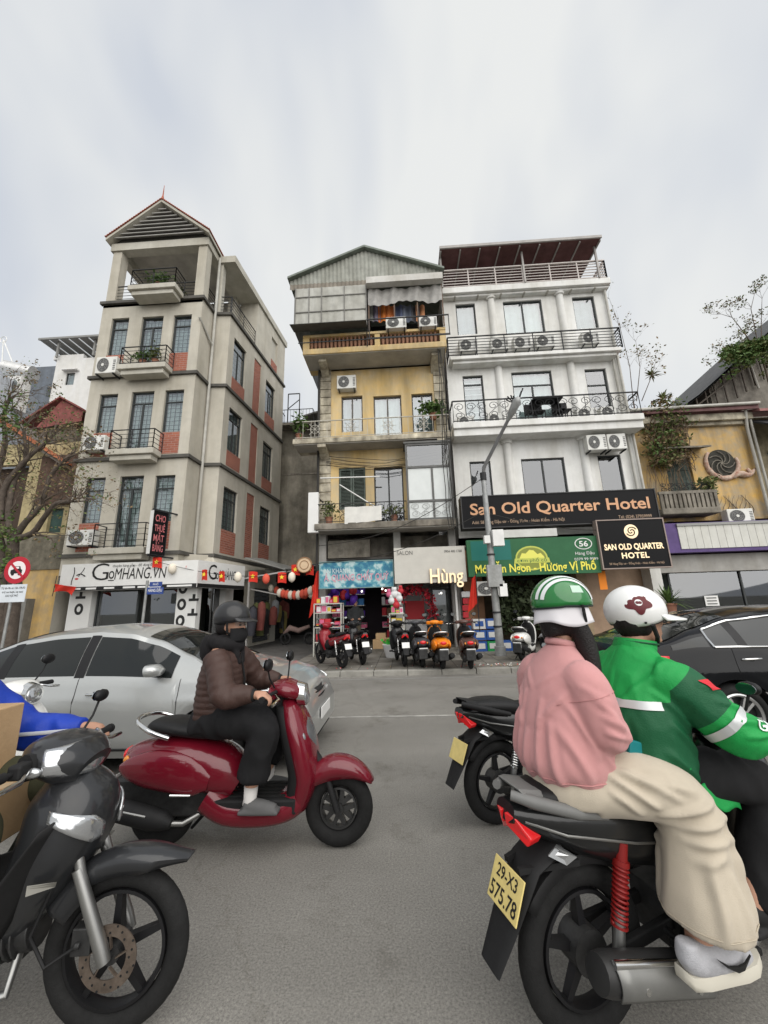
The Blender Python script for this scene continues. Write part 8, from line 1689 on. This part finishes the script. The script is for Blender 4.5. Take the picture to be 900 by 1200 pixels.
# ---------------------------------------------------------------- man at the shop, guest at the window
def standing(loc, rz, label, jac, trs, hair=True, h=1.68, arms='front'):
    s = h/1.75; hd = Vector((0.02,0,1.63))*s; V = lambda x, y, z: Vector((x,y,z))*s
    prims = [trunk([(0,0,.86*s,.11*s,.15*s),(0,0,1.05*s,.10*s,.14*s),(0,0,1.28*s,.11*s,.16*s),(0,0,1.42*s,.08*s,.15*s),(0,0,1.48*s,.05*s,.07*s)]), limb([V(0,0,1.46),V(.01,0,1.56)], [.055,.052])]+head(hd, (1,0)); A = {}
    for q in (-1,1):
        a = (V(0,q*.19,1.40), V(-.02,q*.26,1.13), V(.18,q*.16,1.02)); A[q] = a; prims.append(limb(a, [.05,.042,.03])); prims += hand(a[2], (1,-.3*q,.2), (0,-q,0), .9, side=1); prims.append(limb([V(0,q*.09,.88),V(.01,q*.10,.48),V(0,q*.11,.10)], [.085,.058,.042])); prims.append(limb([V(-.02,q*.11,.05),V(.06,q*.12,.045),V(.15,q*.13,.04)], [.04,.04,.03]))
    body = fuse('person', prims, skin, vox=.014, it=2); eyes(body, hd, (1,0)); tag(body, label, 'person'); body.location = loc; body.rotation_euler = (0,0,rz)
    fuse('jacket', [trunk([(0,0,.84*s,.14*s,.19*s),(0,0,1.1*s,.15*s,.20*s),(0,0,1.38*s,.12*s,.19*s),(0,0,1.50*s,.07*s,.08*s)])]+[limb([A[q][0],A[q][1],A[q][2]], [.085,.07,.045]) for q in (-1,1)], jac, body, .018, 3, folds(.008,8,8,6,1))
    fuse('trousers', [trunk([(0,0,.80*s,.12*s,.17*s),(0,0,.92*s,.12*s,.17*s)])]+[limb([V(0,q*.09,.86),V(.01,q*.10,.48),V(0,q*.11,.07)], [.11,.085,.075]) for q in (-1,1)], trs, body, .018, 3, folds(.008,9,9,5,2))
    for q in (-1,1): fuse('shoe', [limb([V(-.05,q*.11,.05),V(.05,q*.12,.045),V(.16,q*.13,.035)], [.045,.045,.03])], mattb, body, .014, 2)
    if hair: MB().ell(hd+Vector((-.025,0,.035)), .105, .088, .095, 12, 8).build('hair', hairm, body, smooth=180)
    return body
p = atZ(417,760,.18); standing((p.x,p.y,.18), R(-80), 'man in dark jacket and khaki trousers standing in the toy shop doorway', cloth_mat('slate_jacket',(.04,.043,.045),.2), cloth_mat('khaki_trousers',(.10,.085,.06),.2))
p = atY(657,572,14.35); standing((p.x,p.y,p.z-1.60), R(-90), 'bald guest in white shirt looking out of the hotel window', cloth_mat('white_shirt',(.6,.62,.66),.05), MATS['khaki_trousers'], hair=False)
# ================================================================ parked two-wheelers in front of the shops
GP = 'motorbikes parked on the pavement'
red_old = M('parked_red', (.25,.012,.02), .35, coat=.4); orange_p = M('parked_orange', (.78,.22,.01), .3, coat=.5); brown_p = M('parked_brown', (.10,.055,.045), .35, coat=.4); black_pk = M('parked_black', (.012,.012,.013), .35, coat=.4); grey_pk = M('parked_grey', (.06,.06,.065), .35, coat=.4)
def park(px, py, rz, kind, label, swap, lean=.10):
    """(px, py): foot of the rear wheel on the pavement"""
    p = atZ(px, py, .118); src = scoot if kind == 's' else bikeM
    o = copy_tree(src, None, swap); o['group'] = GP; put(o, (p.x,p.y,.118), R(rz), label); return o
sw_u = lambda c: {'black_bike_paint': c, 'plate_paint_yellow': plate_w}
sw_s = lambda c: {'wine_red_paint': c}
park(401,783,128,'u','wine red motorbike parked at the lane end of the row, rear to the street', sw_u(red_old))
park(425,779,112,'u','black motorbike with chrome trim parked beside the wine red one', sw_u(black_pk))
park(474,781,100,'u','black motorbike parked in front of the toy stand with white plate', sw_u(black_pk))
park(495,782,97,'s','black and grey scooter parked left of the orange scooter', sw_s(grey_pk))
park(519,784,95,'s','bright orange scooter parked before the salon', sw_s(orange_p))
park(552,784,88,'s','dark brown scooter parked right of the orange scooter', sw_s(brown_p))
park(612,774,60,'s','white scooter parked right of the lamp post', sw_s(whitep))
park(683,770,115,'s','pale grey scooter glimpsed between the two helmets', sw_s(M('parked_silver',(.5,.5,.5),.35,coat=.4)))
# windscreen on the orange scooter
p = atZ(519,784,.118); t = thing('scooter_windscreen', 'clear round windscreen fitted to the orange scooter', 'windscreen', (p.x,p.y,.118), R(95))
MB().grid(lambda u_, v: (1.12-.16*v, .30*sin((u_-.5)*2.4)*(1-.3*v*v), .92+.42*v), 12, 8).build('screen', glass_mat('screen_clear',(.8,.82,.82),.12), t, smooth=180)
# ================================================================ shop goods
gl_ = [M('toy_%s' % n_, c, .6, var=.1) for n_, c in (('red',(.45,.03,.04)),('purple',(.10,.03,.35)),('pink',(.55,.12,.22)),('white',(.62,.62,.62)),('green',(.05,.40,.08)),('yellow',(.55,.40,.05)),('blue',(.04,.16,.38)),('brown',(.16,.09,.05)))]
alum = M('stall_frame', (.48,.47,.42), .5, var=.2)
rg = random.Random(11)
def stall(name, label, x0, x1, y0, z1, shelves, cols, seed):
    r_ = random.Random(seed); t = thing(name, label, 'display stand', ((x0+x1)/2,y0,.118), world=True); dp = .45
    b = MB()
    for x in (x0,x1):
        for y in (y0,y0+dp): b.beam((x,y,.12),(x,y,z1),.035)
    for x in (x0,x1): b.beam((x,y0,z1),(x,y0+dp,z1),.035)
    b.beam((x0,y0,z1),(x1,y0,z1),.035); b.build('frame', alum, t)
    for z in shelves:
        MB().box(x0+.02,x1-.02,y0+.02,y0+dp-.02,z-.03,z).build('shelf', alum, t); x = x0+.05
        while x < x1-.12:
            w_ = r_.uniform(.09,.2); h = r_.uniform(.1,.26); c = gl_[r_.choice(cols)]
            o = MB().box(x,x+w_,y0+.06,y0+.34,z+.002,z+h).build('toy_box', c, t, bevel=.01); MB().box(x+.015,x+w_-.015,y0+.056,y0+.059,z+.03,z+h-.03).build('window_front', gl_[r_.choice([3,2,0,5])], o); x += w_+.012
    return t
a = atZ(372,771,.12); c = atZ(396,770,.12)
stall('toy_stand', 'aluminium stand of red boxed toys beside the lane', -2.92, -2.05, 12.75, 1.72, (.55,1.0,1.45,1.73), [0,0,2,3], 1)
stall('toy_rack', 'tall narrow rack of yellow and green toys at the salon pier', -.50, -.05, 12.7, 1.35, (.35,.7,1.05,1.36), [5,4,5,7,3], 2)
t = thing('green_basket', 'white basket with bright green goods in front of the toy rack', 'basket', (-.42,12.25,.118), world=True)
MB().loft([ring((-.38,12.2,z), (1,0,0), (0,1,0), .24+.05*k, .18+.04*k, 20, 4) for k, z in enumerate((.12,.3,.48))]).build('basket', gl_[3], t, smooth=60); b = MB(); leaves(b, (-.38,12.2,.55), (.26,.2,.1), 120, .14, rg); b.build('green_goods', M('goods_limegreen',(.06,.45,.06),.6), t)
for i, (x, z, k, s_) in enumerate(((-.33,1.95,3,.13),(-.18,1.82,3,.12),(-.42,1.75,3,.12),(-.28,1.62,0,.12),(-.5,1.95,2,.1),(-.12,2.05,0,.10))):
    tag(fuse('plush_toy', [ball((x,12.8,z),s_,s_*.9,s_), ball((x,12.78,z+s_*1.2),s_*.7,s_*.65,s_*.65), ball((x-s_*.5,12.78,z+s_*1.75),s_*.22,s_*.15,s_*.25), ball((x+s_*.5,12.78,z+s_*1.75),s_*.22,s_*.15,s_*.25)], gl_[k], None, .025, 2), ['big white','small white','left white','red','pink','dark red'][i]+' plush toy hanging above the narrow toy rack', 'toy')
# stock inside the toy shop
t = thing('toy_shelves', 'dim shelves of purple and red toys inside the shop', 'shelves', (-2.2,15.5,.18), world=True)
for r_ in range(6):
    z = .4+r_*.42; MB().box(-2.8,-1.55,15.2,15.6,z-.03,z).build('shelf', alum, t); x = -2.78
    while x < -1.65: w_ = rg.uniform(.1,.22); MB().box(x,x+w_,15.22,15.5,z+.002,z+rg.uniform(.14,.34)).build('toy_box', gl_[rg.choice([1,1,0,2,6])], t); x += w_+.02
    MB().box(-.9,-.4,15.6,16.2,z-.03,z).build('shelf', alum, t); x = -.9
    while x < -.45: w_ = rg.uniform(.1,.2); MB().box(x,x+w_,15.62,16.0,z+.002,z+rg.uniform(.14,.34)).build('toy_box', gl_[rg.choice([7,0,2,3])], t); x += w_+.02
t = thing('hanging_toys', 'cluster of purple balloons and toys hung in the shop entrance', 'toys', (-2.3,14.3,2.0), world=True)
for k in range(14):
    x, y, z = rg.uniform(-2.75,-1.75), rg.uniform(14.2,14.8), rg.uniform(1.75,2.35); r_ = rg.uniform(.09,.17); MB().ell((x,y,z), r_, r_, r_*1.15, 12, 8).build('balloon', gl_[1] if k < 9 else gl_[rg.choice([2,6,0])], t, smooth=180); MB().tube([(x,y,z+r_),(x,y,2.6)], .004, 3).build('string', mattb, t)
lampm = M('bulb_glow', (1,.95,.85), .5, emit=2.2)
for i, (px, py) in enumerate(((417,691),(424,693),(448,690),(452,692),(517,695))):
    p = atY(px, py, 14.6); t = thing('ceiling_bulb', 'lit ceiling bulb in the toy shop, number %s from the left' % ['one','two','three','four','five'][i] if i < 4 else 'lit ceiling bulb in the salon', 'lamp', (p.x,p.y,p.z), group='ceiling bulbs'); MB().ell((0,0,0), .03,.03,.035,10,8).build('bulb', lampm, t, smooth=180); MB().tube([(0,0,.05),(0,0,.5)], .008, 4).build('cord', mattb, t)
t = thing('shop_step_boxes', 'brown cardboard boxes stacked inside the toy shop door', 'boxes', (-1.0,13.9,.18), world=True)
for (x, y, z, w_, h) in ((-1.15,13.95,.18,.4,.3),(-.8,14.1,.18,.36,.34),(-1.05,14.0,.482,.34,.2)): MB().box(x,x+w_,y,y+.35,z,z+h).build('box', cardm, t, bevel=.006)
# salon: red wreath, mirror, reception
t = thing('red_wreath', 'large red garland of blossoms around the salon mirror', 'garland', (.5,13.6,1.4), world=True)
b = MB()
for k in range(360):
    a = rg.uniform(-.35,2.9); rr = .62+rg.gauss(0,.07); c = Vector((.35+rr*cos(a),13.55+rg.gauss(0,.05),1.42+rr*sin(a)*1.15)); leaves(b, c, (.04,.04,.04), 1, .14, rg)
b.build('blossoms', M('blossom_red',(.40,.015,.03),.7,var=.4), t); MB().tube([(.35+.62*cos(a),13.58,1.42+.71*sin(a)) for a in [(-.35+3.25*i/20) for i in range(21)]], .03, 6).build('hoop', mattb, t)
t = thing('salon_counter', 'pale salon reception counter with red cloth', 'counter', (.4,14.6,.18), world=True); MB().box(-.02,.75,14.4,14.9,.18,1.1).build('counter', M('counter_grey',(.38,.38,.38),.5,var=.1), t, bevel=.02); MB().box(.0,.7,14.5,14.8,1.1,1.75).build('red_panel', M('salon_red',(.32,.02,.025),.6), t, bevel=.02)
t = thing('salon_door', 'black framed glass salon door standing ajar', 'door', (1.2,15.0,.18), world=True); fd_ = front(15.0); b = MB()
for (u0,u1,z0,z1) in ((1.0,1.07,.18,2.2),(1.63,1.7,.18,2.2),(1.07,1.63,2.13,2.2),(1.07,1.63,.18,.25)): b.fbox(fd_,u0,u1,-.05,0,z0,z1)
b.build('frame', dkframe, t); MB().fbox(fd_,1.07,1.63,-.03,-.02,.25,2.13).build('pane', glass, t)
t = thing('salon_post', 'thin white post at the right of the salon front', 'post', (1.72,13.5,.18), world=True); MB().box(1.70,1.76,13.45,13.51,.12,2.25).build('post', whitem, t); MB().box(1.69,1.77,13.44,13.52,.12,.16).build('base', galv, t)
t = thing('salon_post', 'short white bracket post under the left edge of the salon sign', 'post', (-.2,13.3,1.7), world=True); MB().box(-.22,-.12,13.25,13.33,1.65,2.3).build('post', whitem, t); MB().box(-.23,-.11,13.24,13.34,1.6,1.65).build('foot', galv, t)
# noodle shop: crates, hanging greenery, stools
crm = [M('crate_blue',(.03,.09,.30),.5), M('crate_green',(.02,.25,.07),.5), M('crate_white',(.58,.58,.56),.5)]
for i, (x, z, k) in enumerate(((2.35,.12,0),(2.75,.12,1),(2.35,.46,0),(2.75,.46,0),(2.35,.80,2),(2.75,.80,0),(3.15,.12,0))):
    t = thing('crate', '%s plastic crate stacked by the lamp post, %s of its stack' % (['blue','green','white'][k], {.12:'lowest',.46:'middle',.80:'topmost'}[z])+(' in the left stack' if x < 2.5 else ' in the right stack' if x < 3 else ' standing alone'), 'crate', (x,13.2,z), group='drink crates by the noodle shop')
    b = MB().box(-.19,.19,-.15,-.135,0,.3).box(-.19,.19,.135,.15,0,.3).box(-.19,-.175,-.135,.135,0,.3).box(.175,.19,-.135,.135,0,.3).box(-.175,.175,-.135,.135,0,.02); b.build('crate_body', crm[k], t)
    MB().box(-.13,.13,-.158,-.151,.08,.24).build('crate_label', crm[2] if k != 2 else crm[0], t)
t = thing('greenery_curtain', 'curtain of trailing dark green leaves in the noodle shop front', 'plants', (4.2,13.9,1.5), world=True); b = MB()
for k in range(170):
    x = rg.uniform(3.15,5.1); z0 = rg.uniform(1.6,2.3); 
    for q in range(10): leaves(b, (x+rg.gauss(0,.04),13.85+rg.gauss(0,.1),z0-q*.11), (.05,.05,.05), 1, .22, rg)
b.build('leaves', M('leaf_dark',(.045,.06,.028),.6,var=.4,vscale=8), t); MB().tube([(3.1,13.9,2.35),(5.2,13.9,2.35)], .03, 6).build('rail', mattb, t)
b = thing('counter_shelf', 'brown wooden shelf of jars in the noodle shop', 'shelf', (5.6,14.6,.12), world=True)
for r_ in range(4):
    z = .6+r_*.5; MB().box(5.2,6.0,14.6,14.9,z-.04,z).build('board', MATS['wood_clad'], b); x = 5.25
    while x < 5.9: MB().tube([(x+.06,14.72,z),(x+.06,14.72,z+.2),(x+.06,14.72,z+.24)], [.055,.055,.03], 10).build('jar', gl_[rg.choice([3,5,7,0])], b, smooth=40); x += .15
p = atY(543,747,12.6); t = thing('red_goods', 'red parcels and bags hung on the pier between salon and noodle shop', 'goods', (2.0,13.4,.9), world=True)
for k in range(6): z = .7+k*.22; MB().box(1.92+rg.uniform(-.04,.06),2.12+rg.uniform(-.04,.06),13.3,13.42,z,z+.19).build('parcel', gl_[rg.choice([0,0,6,3])], t, bevel=.02)
# ================================================================ plants
def spiky(label, loc, n, L, mat, seed, pot=True):
    r_ = random.Random(seed); t = thing('potted_palm' if pot else 'fern', label, 'plant', loc); b = MB()
    if pot: MB().tube([(0,0,0),(0,0,.35),(0,0,.35),(0,0,.4)], [.16,.2,.23,.23], 14).build('pot', pot_m, t, smooth=40)
    z0 = .38 if pot else 0
    for k in range(n):
        a = r_.uniform(0,2*pi); el = r_.uniform(.15,1.35); l_ = L*r_.uniform(.7,1.15); pts = []
        for i in range(7): f = i/6; e = el-f*f*1.1; pts.append(Vector((cos(a)*cos(el)*l_*f, sin(a)*cos(el)*l_*f, z0+sin(el)*l_*f-.55*l_*f*f*cos(el))))
        s_ = Vector((-sin(a),cos(a),0)); 
        for i in range(6): w0, w1 = .03*sin(pi*min(.98,(i+.35)/6.3)), .03*sin(pi*min(.99,(i+1.35)/6.4)); b.add([pts[i]-s_*w0,pts[i]+s_*w0,pts[i+1]+s_*w1,pts[i+1]-s_*w1],[(0,1,2,3)])
    b.build('fronds', mat, t); MB().tube([(0,0,z0*.5),(0,0,z0+.12)], .04, 6).build('stem', bark, t); return t
p = atY(781,694,13.3); spiky('spiky green palm standing under the square hotel sign', (p.x,13.3,p.z-.75), 60, .75, leaf, 5)
p = FA.P((FA.pt(185,335,.5)[0]),.45,14.9); plant('balcony_plant', 'leafy plant on the rooftop balcony of the beige townhouse', (p[0],p[1],14.82), (.5,.2,.32), 260, .16, leaf, 'balcony plants', seed=3)
p = FA.P(FA.pt(210,330,-.3)[0],-.3,14.75); plant('balcony_plant', 'dry shrub behind the rooftop rail of the beige townhouse', p, (.4,.25,.35), 160, .14, leaf2, 'balcony plants', seed=4)
p = FA.P(FA.pt(167,420,.45)[0],.4,11.2); plant('balcony_plant', 'trailing green plant on the fourth floor balcony of the beige townhouse', p, (.35,.15,.28), 220, .14, leaf, 'balcony plants', seed=5)
p = FA.P(FA.pt(182,415,.45)[0],.4,11.2); plant('balcony_plant', 'taller dark shrub at the right end of the fourth floor balcony', p, (.2,.15,.45), 130, .13, leaf2, 'balcony plants', seed=6)
p = FY.P(FY.pt(508,488,.6)[0],.55,8.35); plant('balcony_plant', 'bushy green plant at the right end of the yellow tenement balcony', p, (.5,.25,.3), 380, .17, leaf, 'balcony plants', seed=7)
p = FY.P(FY.pt(351,500,.6)[0],.6,7.75); plant('balcony_plant', 'green plant at the left end of the yellow tenement balcony', p, (.22,.2,.55), 200, .16, leaf, 'balcony plants', seed=8)
p = FY.P(FY.pt(385,605,.7)[0],.6,4.5); plant('balcony_plant', 'scraggy plant on the iron balcony beside the white sheet', p, (.3,.2,.35), 130, .14, leaf2, 'balcony plants', seed=9)
p = FY.P(FY.pt(462,608,.6)[0],.5,4.5); plant('balcony_plant', 'small plants behind the iron balcony rail near the glazed bay', p, (.35,.2,.2), 130, .12, leaf2, 'balcony plants', seed=10)
# creeper over the old yellow house
def creeper():
    t = thing('wall_creeper', 'tangled olive creeper hanging over the old yellow house', 'plant', (9.9,14.2,5), world=True); r_ = random.Random(21); b = MB(); tw = MB(); F = FO
    for k in range(560):
        px = r_.gauss(781,14); py = r_.uniform(468,545); w_ = 1-abs((py-505)/42)**2*.6
        px = 781+(px-781)*max(.25,w_)-(py-505)*.02; u_, z_ = F.pt(px, py, .5); c = F.P(u_, .35+r_.gauss(0,.22), z_); leaves(b, c, (.09,.09,.12), 4, .13, r_, r_.choice([0,0,1,2,2]))
    for k in range(60):
        u_, z_ = F.pt(r_.uniform(758,800), 480, .4); tw.tube([F.P(u_+.12*sin(i*1.3+k)+.03*i*r_.uniform(-1,1), .3+.1*sin(i+k), z_-.28*i*r_.uniform(.8,1.1)) for i in range(9)], [.012]*9, 4)
    for k in range(26):
        u_, z_ = F.pt(r_.uniform(757,812), r_.uniform(540,560), .3); tw.tube([F.P(u_+.06*sin(i*1.1+k), .25, z_-.3*i) for i in range(6)], [.010,.010,.008,.008,.006,.004], 4)
    b.build('foliage', [leaf2, leaf, leafd], t, fix=False); tw.build('vine_stems', M('vine_brown',(.17,.125,.085),.9,var=.3), t)
    b = MB(); 
    for k in range(40): u_, z_ = F.pt(r_.gauss(831,5), r_.uniform(560,580), .6); leaves(b, F.P(u_,.6,z_), (.12,.1,.12), 6, .16, r_)
    b.build('balcony_foliage', leaf2, t, fix=False)
creeper()
# ================================================================ trees
def branch(b, tips, p, d, L, r0, depth, rng_, up=.12, spread=.55, kink=.22, mi=0):
    n = 5; pts = [p.copy()]; rs = [r0]; q = p.copy(); dd = d.normalized()
    for i in range(n):
        dd = (dd+Vector((rng_.gauss(0,kink),rng_.gauss(0,kink),rng_.gauss(0,kink)+up*.3))).normalized(); q = q+dd*L/n; pts.append(q.copy()); rs.append(r0*(1-.45*(i+1)/n))
    b.tube(pts, rs, 7 if r0 > .04 else 4 if r0 > .008 else 3, cap=False)
    if depth == 0: tips.append((q, dd)); tips.append((pts[3], dd)); return
    for k in range(rng_.choice([2,3,3])):
        s_ = pts[rng_.choice([3,4,5])]; v = (dd+Vector((rng_.gauss(0,spread),rng_.gauss(0,spread),rng_.gauss(0,spread)+up))).normalized(); branch(b, tips, s_, v, L*rng_.uniform(.55,.8), rs[-1]*rng_.uniform(.55,.8), depth-1, rng_, up, spread, kink)
    return
def street_tree():
    base = atZ(14,760,.12); base = Vector((atY(12,740,10.9).x,10.9,.1)); t = thing('street_tree', 'gnarled street tree with bare twigs and few dry leaves at the left edge', 'tree', base, world=True); r_ = random.Random(5)
    P = lambda px, py, y=10.9: atY(px, py, y)
    tr = MB(); tr.tube([base, base+Vector((0,0,.4)), P(18,690), P(14,650), P(16,630)], [.30,.22,.17,.16,.14], 12); tr.tube([base+Vector((-.15,-.1,.1)), P(4,690,10.8), P(0,640,10.8), P(-8,600,10.8)], [.2,.15,.13,.1], 10)
    limbs = [[(16,632),(30,612),(48,592),(58,560),(70,545)],[(16,632),(38,625),(52,606),(66,590),(82,588)],[(14,640),(10,600),(18,560),(30,540),(28,505)],[(0,610),(4,575),(22,548),(40,530),(52,520)],[(-8,600),(-4,560),(6,520),(4,490),(10,470)]]
    tips = []; tw = MB()
    for k, lm in enumerate(limbs):
        yy = 10.9+[-.3,-.7,.3,.1,.4][k]; pts = [P(a, c, 10.9+(yy-10.9)*i/4) for i, (a, c) in enumerate(lm)]; tr.tube(smooth_st([tuple(q) for q in pts], 3), [.10-.055*i/12 for i in range(13)], 8)
        for i in (1,2,3,4,4):
            for _ in range(3):
                d = (pts[i]-pts[i-1]).normalized()+Vector((r_.uniform(-.1,.9),r_.gauss(0,.4),r_.uniform(-.1,.8))); branch(tw, tips, pts[i], d, .72, .026, 4, r_, .08, .6, .22)
    tr.build('trunk', bark, t, smooth=60); tw.build('twigs', M('twig_brown',(.12,.095,.075),.9,var=.3), t)
    lv = MB()
    for q, d in tips:
        if r_.random() < .3: leaves(lv, q, (.06,.06,.06), r_.choice([1,1,2]), .085, r_, r_.choice([0,0,0,1,2]))
    for k in range(90):
        c = P(r_.gauss(6,8), r_.choice([r_.gauss(625,12), r_.gauss(660,14), r_.gauss(490,10)]), 10.6+r_.gauss(0,.2)); leaves(lv, c, (.12,.12,.1), 8, .11, r_, r_.choice([1,1,2]))
    lv.build('crown', [leafd, leaf, leaf2], t, fix=False)
street_tree()
def roof_tree(name, label, Y, stems, seed, leafn, size, mats, depth=2, thin=1):
    r_ = random.Random(seed); b0 = atY(*stems[0][0], Y); t = thing(name, label, 'tree', (b0.x,Y,b0.z-1), world=True); tr = MB(); tips = []; tr.tube([(b0.x,Y,b0.z-3),tuple(b0)], [.12*thin,.07*thin], 8)
    for st in stems:
        pts = [atY(a, c, Y+r_.uniform(-.3,.3)) for a, c in st]; tr.tube(pts, [(.05-.035*i/max(1,len(pts)-1))*thin for i in range(len(pts))], 6)
        for i in range(1, len(pts)):
            for _ in range(3): branch(tr, tips, pts[i], (pts[i]-pts[i-1]).normalized()+Vector((r_.gauss(0,.5),r_.gauss(0,.4),r_.gauss(.1,.4))), size, .016*thin, depth, r_, .12, .5, .18)
    tr.build('trunk', MATS['twig_brown'], t); lv = MB()
    for q, d in tips: leaves(lv, q, (.14,.14,.12), leafn, .12, r_, r_.choice([0,0,1]))
    lv.build('crown', mats, t, fix=False)
roof_tree('roof_tree', 'young tree with sparse pale leaves above the dark roof on the right', 19.0, [[(893,420),(886,392),(880,362),(884,345)],[(893,420),(872,390),(858,372),(845,368)],[(893,420),(892,380),(893,350)],[(893,420),(878,405),(862,408),(848,416)]], 3, 2, .55, [leaf2, leafd], thin=.6)
def bushes():
    t = thing('roof_creeper', 'dark green creeper spilling over the concrete wall at the right edge', 'plant', (20,18.6,8), world=True); r_ = random.Random(8); b = MB()
    for k in range(420):
        px = r_.uniform(848,905); py = 398+abs(r_.gauss(0,12))+(905-px)*.12-(px-880)*.1; c = atY(px, py, 18.8+r_.gauss(0,.35)); leaves(b, c, (.16,.16,.16), 6, .2, r_, r_.choice([0,0,1]))
    b.build('foliage', [leaf, leaf2], t, fix=False); MB().tube([atY(900,430,19),atY(880,405,19),atY(850,412,18.8)], [.05,.04,.015], 6).build('stem', bark, t)
bushes()
roof_tree('wispy_tree', 'leafless wispy sapling beside the right corner of the white hotel', 16.5, [[(742,470),(738,430),(727,385),(714,350)],[(746,470),(750,430),(745,400)],[(752,470),(764,440),(768,425)]], 9, 1, .55, [leafd, leaf2], thin=.4)
p = atY(763,436,16.5); spiky('pale green tuft at the top of the wispy sapling', (p.x,16.5,p.z-.2), 40, .5, leaf2, 12, pot=False); p = atY(776,464,15.5); spiky('pale green tuft on the ridge of the old house roof', (p.x,15.5,p.z-.15), 40, .5, leaf2, 13, pot=False)
# ================================================================ overhead cables and small street things
cab = M('cable_black',(.04,.038,.035),.7)
for i, (a, c, sg) in enumerate((((371,640,13.3),(566,560,12.0),.5),((371,660,13.2),(566,600,12.0),.4),((566,600,11.95),(790,610,13.6),.45))):
    p, q = atY(*a), atY(*c); tag(MB().tube(line(p, q, 16, sg), .012, 4).build('overhead_cable', cab), ['upper black cable sagging from the tenement corner to the lamp post','lower black cable sagging from the tenement corner to the lamp post','black cable running from the lamp post to the old yellow house'][i], 'cable', 'overhead cables')
q0, q1 = FY.pt(385,560,.5), FY.pt(445,559,.5); tag(MB().tube([FY.P(q0[0]-.3,.5,q0[1]),FY.P(q1[0],.5,q1[1]+.02)], .025, 8).build('clothes_pole', whitem, smooth=60), 'white clothes pole across the iron balcony of the tenement', 'pole')
q0, q1 = FY.pt(398,568,.6), FY.pt(440,594,.6); tag(MB().tube([FY.P(*[q0[0],.6,q0[1]]),FY.P(q1[0],.6,q1[1])], .022, 8).build('slanted_pole', whitem, smooth=60), 'white pole slanting down across the iron balcony', 'pole')
# hotel balcony table and chairs
for i, px in enumerate((622,632,655,662)):
    u_ = FW.pt(px, 485, .35)[0]; t = thing('balcony_chair', ['far left','middle left','middle right','far right'][i]+' dark chair on the scrolled hotel balcony', 'chair', (u_,13.65,8.1), group='hotel balcony chairs')
    MB().box(-.18,.18,-.18,.18,.40,.44).build('seat', mattb, t); MB().box(-.18,.18,.15,.18,.44,.85).build('backrest', mattb, t)
    for x in (-.16,.16):
        for y in (-.16,.16): MB().box(x-.015,x+.015,y-.015,y+.015,0,.4).build('leg', mattb, t)
u_ = FW.pt(641, 485, .35)[0]; t = thing('balcony_table', 'dark table on the scrolled hotel balcony', 'table', (u_,13.62,8.1)); MB().box(-.55,.55,-.25,.25,.84,.89).build('table_top', mattb, t)
for x in (-.45,.45): MB().box(x-.02,x+.02,-.02,.02,0,.84).build('leg', mattb, t)
